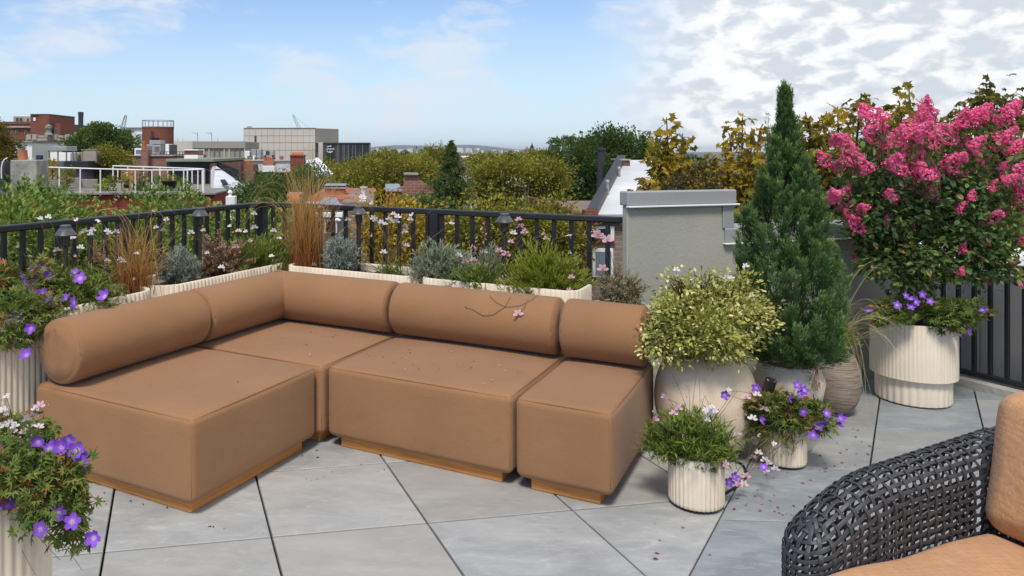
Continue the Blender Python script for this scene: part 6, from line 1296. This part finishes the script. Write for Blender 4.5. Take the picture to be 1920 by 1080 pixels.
for k in range(6): f = k / 5; a, b = P(571 + 23 * f, 303 - 3 * f, 43.9) + UP * .05, P(571 + 53 * f, 331, 41.4) + UP * .05; mb = MB(); mb.tube(np.array([a, b]), .045, 5); mb.build('glazing_bar', M['white'], t)
cube(t, 'ridge', 570, 595, 298.5, 303, 44, .3, 'greymetal'); mb = MB(); mb.tube(np.array([P(594, 299, 44), P(626, 332, 41.3)]), .13, 6); mb.build('verge', M['white'], t)
# roof garden on the left
Y = 27.0; t = house('roof_terrace_house', 'brick house with a planted roof deck behind white pipe railing', 'house', 240, Y); cube(t, 'wall', 72, 402, 365, 420, Y, 9, 'brick_bright', bottom=GROUND); cube(t, 'coping', 70, 404, 361.5, 365, Y - .15, 9.3, 'greywood')
def piperail(t, pts, Ys, n, m='white', r=.027, hgt=.95, mid=False):
    mb = MB(); A = np.array(pts); mb.tube(A, r, 6); mb.build('handrail', M[m], t)
    for i in range(n):
        f = i / (n - 1) * (len(A) - 1); j = min(int(f), len(A) - 2); q = A[j] + (A[j + 1] - A[j]) * (f - j); mb = MB(); mb.tube(np.array([q, q - UP * hgt]), r * .85, 5); mb.build('rail_post', M[m], t)
piperail(t, [P(72, 313, 26.9), P(180, 316.5, 26.9), P(270, 319, 26.9), P(352, 319, 26.9), P(382, 317, 26.9)], Y, 12)
piperail(t, [P(212, 311, 33.5), P(300, 314, 31), P(380, 317, 28)], Y, 7, r=.033)
cube(t, 'deck_fence', 80, 150, 333, 352, Y + 2.5, .1, 'greywood'); cube(t, 'deck_fence', 150, 182, 336, 352, Y + 2.6, .1, 'greywood')
for i in range(5): cube(t, 'fence_board', 80, 150, 333.5 + i * 3.7, 336.8 + i * 3.7, Y + 2.44, .05, 'greywood', bv=.004)
def deck_chair(label, px, py, Y):
    t = thing('garden_chair', label, 'chair', P(px, py, Y), 'wooden garden chairs on the far roof'); q = P(px, py, Y)
    for k in range(5): mb = MB(); mb.bbox((-.24, .18, .45 + k * .09), (.24, .21, .51 + k * .09), .004, None, q); mb.build('back_slat', M['wood'], t)
    mb = MB(); mb.bbox((-.26, -.25, .38), (.26, .2, .42), .004, None, q); mb.build('seat', M['wood'], t)
    for sx in (-.24, .24):
        for sy in (-.22, .2): mb = MB(); mb.bbox((sx - .02, sy - .02, 0), (sx + .02, sy + .02, .9 if sy > 0 else .4), .004, None, q); mb.build('leg', M['wood'], t)
deck_chair('wooden garden chair facing us on the far roof deck', 236, 358, Y + 3); deck_chair('second wooden garden chair, half hidden behind the hanging pot', 250, 362, Y + 1.6)
for (px, py, w, lb) in ((209, 344, 15, 'green pot on the far railing below the orange chairs, left one'), (237, 347, 12, 'small dark pot hanging on the far railing in front of the wooden chair'), (318, 340, 30, 'long dark flower box on the far railing, nearer the mansard')):
    q = P(px, py, 26.7); s = w / FOC * 26.7 / 2; t3 = thing('railing_pot', lb, 'pot', q, 'pots on the far railing'); mb = MB(); mb.lathe([(s * .7, -s * .9), (s * .95, 0), (s, .01), (s * .9, .02)], 16, q); mb.build('pot_body', M['copper'] if w == 15 else M['darkwall'], t3, smooth=True, angle=40); mb = MB(); leaf_mass(mb, np.random.default_rng(px), q + UP * .14, (s * 1.0, s * .8, .16), 10, 240, .06, .07, T_LEAF); mb.build('foliage', M['f_olive'] if w != 12 else M['f_lime'], t3)
for i, (px, py, r, n, lb) in enumerate(((125, 330, (.28, .25, .38), 420, 'yellowing potted shrub behind the white pipe railing, left end'), (200, 352, (.42, .3, .28), 600, 'round green shrub on the far deck below the green pot'), (262, 340, (.22, .2, .40), 420, 'dark potted shrub beside the orange chairs'), (298, 350, (.50, .3, .34), 700, 'leafy shrub on the far deck under the handrail'), (335, 352, (.45, .3, .30), 600, 'leafy shrub on the far deck close to the mansard'), (98, 318, (.25, .2, .30), 360, 'small yellow green shrub behind the railing near the concrete chimney'))):
    q = P(px, py, Y + 1.2); t3 = thing('deck_shrub', lb, 'shrub', q - UP * r[2], 'shrubs on the far roof deck'); mb = MB(); leaf_mass(mb, np.random.default_rng(300 + i), q, r, 16, n, .09, .10, T_LEAF, tvar=.4); mb.build('foliage', M[('f_olive', 'f_lime', 'f_dark', 'f_vine', 'f_vine', 'f_gold')[i]], t3); mb = MB(); mb.tube(np.array([q - UP * (r[2] + .05), q]), .03, 6); mb.build('trunk', M['bark'], t3)
# the roofs behind it
Y = 40.0; t = house('white_shed_house', 'white dormer and pergola frame behind the roof garden', 'house', 105, Y); cube(t, 'wall', 88, 160, 302, 345, Y, 6, 'greyroof', bottom=GROUND); cube(t, 'shed', 94, 132, 286, 302, Y + .5, 2.5, 'white'); cube(t, 'dark_roof', 120, 166, 302, 316, Y - .6, 3, 'darkwall'); cube(t, 'shed', 152, 180, 284, 303, Y + .4, 2, 'stone')
for x in (90, 107, 123, 135, 141, 153, 179): cube(t, 'pergola_post', x, x + 1.6, 281, 305, Y - .5, .1, 'greywood', bv=.005)
cube(t, 'pergola_beam', 89, 143, 281, 283, Y - .55, .12, 'greywood', bv=.005); cube(t, 'pergola_beam', 152, 182, 280, 282, Y - .55, .12, 'greywood', bv=.005)
cube(t, 'roof_unit', 97, 125, 274, 282, Y + 4, 1.5, 'greymetal')
t = house('white_house', 'white walled house below the brick building at left', 'house', 42, 60.0); cube(t, 'wall', 25, 60, 266, 310, 60, 6, 'white', bottom=GROUND); cube(t, 'coping', 24, 61, 264.5, 266.5, 59.8, 6, 'stone'); windows(t, 60, [(36, 270, 46, 280)], 'greymetal', 'blueglass')
Y = 22.0; t = house('concrete_chimney', 'broad rough concrete chimney block with terracotta pot at left', 'chimney', 45, Y); cube(t, 'stack', 19, 69, 300, 350, Y, .8, 'concrete', bottom=GROUND); mb = MB(); q = P(43, 302, Y + .3); mb.lathe([(.13, 0), (.14, .05), (.12, .3), (.13, .32), (.09, .32)], 14, q); mb.build('chimney_pot', M['terracotta'], t, smooth=True, angle=40); cube(t, 'flue', 33, 37, 279, 301, Y + .3, .1, 'stone'); mb = MB(); q = P(59, 303, Y + .3); mb.lathe([(.13, 0), (.13, .05), (.08, .12), (.001, .13)], 14, q); mb.build('cowl', M['greymetal'], t, smooth=True, angle=40); cube(t, 'dark_flue', 67, 77, 291, 318, Y + .6, .15, 'navy')
t = house('roof_tank', 'black roof tank with a white cable at the left edge', 'tank', 5, 23.0); mb = MB(); q = P(8, 345, 23); mb.lathe([(.18, 0), (.18, .62), (.14, .68), (.001, .7)], 18, q); mb.build('tank_body', M['darkwall'], t, smooth=True, angle=40); mb = MB(); mb.tube(smooth([P(3, 335, 22.7), P(2, 315, 22.7), P(6, 300, 22.7), P(14, 296, 22.7)], 16), .02, 5); mb.build('cable', M['white'], t); cube(t, 'stand', -8, 18, 345, 380, 23, .5, 'greyroof', bottom=GROUND)
# white vent and near chimneys in the middle
t = thing('metal_vent', 'small white metal vent with a cowl just above the railing', 'vent', P(432, 400, 10.5)); Y = 10.5; cube(t, 'vent_box', 423, 440.5, 368, 420, Y, .13, 'white', bottom=-4.0, bv=.006); mb = MB(); q = P(431.5, 368, Y + .06); mb.lathe([(.022, 0), (.022, .045), (.036, .048), (.036, .056), (.016, .085), (.001, .088)], 16, q); mb.build('cowl', M['white'], t, smooth=True, angle=35)
Y = 19.0; t = house('chimney', 'orange brick chimney with a dark capped top beside the gold tree', 'chimney', 628, Y); cube(t, 'stack', 609, 646, 353, 400, Y, .7, 'brick_terra', bottom=GROUND); cube(t, 'chimney_cap', 608, 648, 346.5, 349, Y - .05, .8, 'greymetal'); cube(t, 'vent_gap', 611, 645, 349, 351.5, Y + .03, .6, 'iron'); cube(t, 'chimney_collar', 608, 648, 351.4, 354, Y - .04, .78, 'concrete')
t = house('terrace_house', 'brick terrace house with a grey dormer and white cornice below the chimney', 'house', 630, 16.0); Y = 17.5; cube(t, 'wall', 575, 700, 372, 440, Y, 5, 'brick_terra', bottom=GROUND); cube(t, 'wall', 640, 700, 378, 470, Y - 1.3, 5, 'brick_grey', bottom=GROUND); slab_poly(t, 'dormer_roof', [P(592, 388, 15.2), P(608, 370, 16.6), P(630, 370, 16.6), P(641, 388, 15.2)], .06, 'greymetal'); cube(t, 'dormer_wall', 594, 640, 388, 440, 15.3, 1.2, 'greymetal', bottom=-2.6); cube(t, 'cornice', 592, 642, 399, 408, 15.1, .3, 'white'); cube(t, 'roof_edge', 572, 612, 379, 383, Y - .2, .4, 'white'); windows(t, 15.3, [(608, 412, 632, 438)], 'white'); mb = MB(); q = P(626, 434, 14.9); mb.tube(smooth([q, q + UP * .18, q + np.array((.06, 0, .25)), q + np.array((.12, 0, .2))], 12), .03, 8); mb.build('gooseneck_vent', M['white'], t, smooth=True)
for x in (574.5, 582, 589): mb = MB(); q = P(x - 24 + 0, 366, 20.5); q = P(x - 31, 362, 20.5); mb.lathe([(.065, -.30), (.07, 0), (.05, 0)], 10, q); mb.build('chimney_pot', M['terracotta'], t, smooth=True)
cube(t, 'chimney', 538, 565, 362, 420, 20.7, .6, 'greymetal', bottom=GROUND)
for x in (645, 655, 668): cube(t, 'clay_pot', x, x + 8, 368, 379, Y - .5, .15, 'terracotta')
q = P(682, 377, 16.5) + UP * .10; t = thing('stone_urn', 'white urn on the parapet left of the gold tree', 'urn', q - UP * .09); mb = MB(); mb.lathe([(.06, -.08), (.06, -.05), (.025, -.03), (.03, .02), (.06, .12), (.075, .19), (.085, .20), (.07, .21)], 18, q); mb.build('urn_body', M['white'], t, smooth=True, angle=40); mb = MB(); mb.bbox((-.09, -.09, -.12), (.09, .09, -.082), .01, None, q); mb.build('urn_base', M['white'], t)
Y = 21.0; t = house('gable_house', 'brick house with a tall stepped gable chimney right of the gold tree', 'house', 770, Y); slab_poly(t, 'gable_wall', [P(759, 328, Y), P(783, 328, Y), P(787, 338, Y), P(812, 352, Y), P(820, 400, Y), P(820, 480, Y), P(742, 480, Y), P(742, 355, Y), P(757, 350, Y)], .5, 'brick_old'); cube(t, 'chimney_cap', 757.5, 784.5, 325, 328.5, Y - .1, .7, 'concrete'); cube(t, 'wall', 724, 753, 359, 480, Y - .4, 4, 'brick_terra', bottom=GROUND); cube(t, 'coping', 723, 754, 356.5, 359.5, Y - .5, 4, 'greymetal')
cube(t, 'wall_base', 742, 820, 479, 520, Y - .02, .54, 'brick_old', bottom=GROUND)
# pale houses behind the olive trees, roof terrace with pergola and umbrellas
t = house('pale_house', 'pale rendered house half hidden behind the olive canopy', 'house', 900, 70.0); cube(t, 'wall', 868, 935, 296, 330, 70, 10, 'stone', bottom=GROUND); cube(t, 'roof', 866, 937, 293.5, 296.5, 69.7, 10.5, 'white'); windows(t, 70, [(880, 300, 886, 308), (895, 300, 901, 308), (912, 300, 918, 308)], 'white')
t = house('pale_house', 'grey white flat roofs seen under the olive canopy', 'house', 950, 26.0); cube(t, 'wall', 880, 1040, 352, 420, 30, 12, 'white', bottom=GROUND); cube(t, 'roof', 878, 1042, 347, 352, 29.5, 12.5, 'whiteroof')
t = house('pergola_terrace_house', 'pale house with a planted pergola terrace on its roof', 'house', 1050, 66.0); cube(t, 'wall', 990, 1110, 294, 330, 66, 9, 'stone', bottom=GROUND); cube(t, 'parapet', 1008, 1026, 281, 294, 66.5, 2, 'brick_terra'); slab_poly(t, 'slope', [P(1030, 271, 65.5), P(1047, 271, 65.5), P(1047, 292, 65), P(1026, 292, 65)], .2, 'charcoal'); cube(t, 'chimney', 1055, 1062, 268, 294, 66, .4, 'stone'); mb = MB(); q = P(1058.5, 268, 66.2); mb.lathe([(.10, 0), (.08, .5), (.2, .55), (.2, .65), (.001, .75)], 10, q); mb.build('cowl', M['greymetal'], t, smooth=True, angle=40)
for x in (1049, 1066, 1074): cube(t, 'pergola_post', x, x + 1.5, 268, 294, 65.6, .1, 'white')
mb = MB(); rgq = np.random.default_rng(31); leaf_mass(mb, rgq, P(1050, 265, 65.5), (1.0, .5, .18), 14, 500, .14, .2, T_LEAF); leaf_mass(mb, rgq, P(1072, 267, 65.5), (.35, .4, .38), 10, 400, .14, .2, T_LEAF); mb.build('creeper', M['f_tree'], t)
cube(t, 'terrace_rail', 1078, 1095, 279, 281, 65.4, .08, 'iron')
def umbrella(label, px, y0, y1, Y, m):
    t = thing('closed_umbrella', label, 'umbrella', P(px, y1 + 6, Y), 'closed umbrellas on far roofs'); a, b = P(px, y0, Y), P(px, y1, Y); L = a[2] - b[2]; mb = MB(); mb.lathe([(.02, L + .05), (.06, L * .9), (.26, L * .35), (.30, L * .1), (.20, 0), (.05, .02)], 12, b, flute=(6, .05, 0, L)); mb.build('canopy', M[m], t, smooth=True); mb = MB(); mb.tube(np.array([b - UP * .6, a + UP * .1]), .03, 6); mb.build('pole', M['iron'], t)
umbrella('closed navy umbrella on the horizon', 997.5, 270, 286, 64, 'navy'); umbrella('closed red umbrella on the horizon', 1088, 263, 277, 64, 'red'); umbrella('closed faded red umbrella beside the navy one', 988, 276, 283, 68, 'brick_terra')
# brick house with the silver sloping roof at the end of the railing
Y = 11.5; t = house('silver_roof_house', 'weathered brick house with a silver sloping roof and dark verge', 'house', 1165, Y); cube(t, 'wall', 1106, 1226, 402, 620, Y, 3.2, 'brick_grey', bottom=GROUND, bv=.01); cube(t, 'corner_strip', 1096, 1105.5, 402, 620, Y - .06, 4.4, 'brick_red', bottom=GROUND, bv=.01)
slab_poly(t, 'roof', [P(1107, 402, Y - .15), P(1226, 402, Y - .15), P(1222, 300, Y + 3.4), P(1163, 300, Y + 3.4)], .10, 'whiteroof')
va, vb = P(1103, 403, Y - .22), P(1160, 300, Y + 3.35); vd = nrm(vb - va); vx = np.array((1.0, 0, 0)); vn = nrm(np.cross(vx, vd)); mb = MB(); mb.bbox((-.03, 0, -.10), (.13, np.linalg.norm(vb - va), .10), .012, np.array((vx, vd, vn)), va); mb.build('verge', M['charcoal'], t)
mb = MB(); mb.bbox((-.08, -.1, -.15), (.12, .06, .08), .01, None, va); mb.build('verge_end', M['brick_red'], t)
for (px, y0, y1, YY) in ((1139, 343, 370, Y + .9), (1161, 318, 340, Y + 2.1)): mb = MB(); a, b = P(px, y1, YY), P(px, y0, YY); mb.tube(np.array([a, b]), .022, 10); mb.build('vent_pipe', M['greymetal'], t, smooth=True, angle=50); mb = MB(); mb.lathe([(.034, 0), (.036, .03), (.02, .05), (.001, .05)], 12, b); mb.build('pipe_cap', M['greymetal'], t, smooth=True, angle=40)
cube(t, 'chimney', 1165, 1182, 301, 330, Y + 2.9, .5, 'brick_old', bottom=-.6); cube(t, 'chimney_cap', 1163.5, 1183, 298, 301, Y + 2.85, .6, 'concrete')
w = cube(t, 'window', 1115, 1152, 424, 447, Y - .05, .05, 'white', bv=.004); cube(t, 'pane', 1122, 1145, 429, 442, Y - .065, .02, 'darkglass', par=w, bv=.002); cube(t, 'sill', 1113, 1154, 447.5, 451, Y - .09, .1, 'brick_bright', par=w, bv=.004)
w = cube(t, 'window', 1111, 1150, 466, 520, Y - .05, .05, 'white', bv=.004); cube(t, 'pane', 1117, 1146, 472, 516, Y - .065, .02, 'blueglass', par=w, bv=.002)
t = thing('black_pole', 'dark weathered flue pole beside the silver roof', 'flue', P(1124, 420, 14)); q = P(1122, 460, 14); top = P(1128, 283, 14); mb = MB(); mb.tube(np.array([np.array((q[0], 14, GROUND)), q, top]), [.075, .072, .068], 12); mb.build('flue', M['iron'], t, smooth=True, angle=40); mb = MB(); mb.lathe([(.07, 0), (.085, .01), (.085, .05), (.001, .06)], 12, top); mb.build('flue_cap', M['iron'], t, smooth=True, angle=40)
# white house corner and blue cover seen under the crape myrtle
t = thing('white_roof_house', 'white roof glimpsed under the crape myrtle beyond the wall', 'house', P(1700, 500, 9.5)); cube(t, 'wall', 1660, 1990, 500, 560, 9.6, 3, 'slate', bottom=GROUND); cube(t, 'roof', 1655, 2000, 478, 500, 9.5, 3.2, 'white')
# the far plain: pale sheds and towers, hills on the horizon
rng = np.random.default_rng(200)
for i in range(34):
    px = rng.uniform(692, 985); Y = rng.uniform(1500, 3200); w = rng.uniform(3, 14); top = rng.uniform(277, 286); t = thing('far_building', 'small pale far building low on the horizon', 'building', gb(px, Y), 'pale buildings on the horizon'); cube(t, 'wall', px, px + w, top, 292, Y, 40, 'palecity', bottom=GROUND - 1, bv=.5)
for (px, y) in ((706, 286), (735, 283), (803, 281), (815, 283), (758, 286)):
    t = thing('far_tree', {706: 'low dark far tree just right of the charcoal annex', 735: 'roundest dark far tree before the white horizon sheds', 803: 'broad dark far tree below the small crane', 815: 'dark far tree between the small crane and the conifer', 758: 'smallest dark far tree on the horizon, right of the roundest one'}[px], 'tree', gb(px, 420), 'dark far trees before the horizon'); mb = MB(); q = P(px, y + 6, 420); leaf_mass(mb, np.random.default_rng(px), q, (3.0, 2.5, 1.8), 16, 500, .7, 1.2, T_LEAF); mb.build('crown', M['f_dark'], t); mb = MB(); mb.tube(np.array([gb(px, 420), q]), .4, 6); mb.build('trunk', M['bark'], t)
mb = MB(); xs = np.linspace(-2600, 4200, 120); hz = np.clip((1900 - xs) / 900, 0.02, 1) * 1.0 * (24 + 26 * np.exp(-((xs - 300) / 700) ** 2) + 10 * np.sin(xs / 310) + 6 * np.sin(xs / 97 + 1)); V = np.vstack([np.c_[xs, np.full(120, 5200.), np.full(120, GROUND - 2)], np.c_[xs, np.full(120, 5700.), GROUND + hz], np.c_[xs, np.full(120, 7200.), np.full(120, GROUND - 2)]]); i = np.arange(119)
mb.add(V, np.concatenate([np.stack([k * 120 + i, k * 120 + i + 1, (k + 1) * 120 + i + 1, (k + 1) * 120 + i], 1) for k in (0, 1)])); tag(mb.build('hills', M['hill'], smooth=True), 'low far hills on the horizon', kind='structure')
# ------------------------------------------------------------------ air
t = NT('thin_summer_haze'); t.t.nodes.remove([n for n in t.t.nodes if n != t.out][0]) if len(t.t.nodes) > 1 else None
pv = t.n('ShaderNodeVolumePrincipled'); pv.inputs['Color'].default_value = (0.86, 0.92, 1.0, 1); pv.inputs['Density'].default_value = 0.00010; pv.inputs['Anisotropy'].default_value = 0.2
t.l(pv.outputs[0], t.out.inputs['Volume'])
mb = MB(); mb.box((-9000, -600, GROUND - 4), (9000, 14000, 60)); o = mb.build('haze', t.m); tag(o, 'thin pale summer haze over the far city', kind='stuff')

# leaf, needle, blade and stem masses are parts that nobody could pick apart leaf by leaf
for o in list(COL.objects):
    if o.parent is not None and o.type == 'MESH' and o.name.split('.')[0] in ('foliage', 'crown', 'blades', 'stems', 'twigs', 'creeper', 'flower_spike', 'dead_sprig', 'branches', 'roof_clutter'):
        o['kind'] = 'stuff'
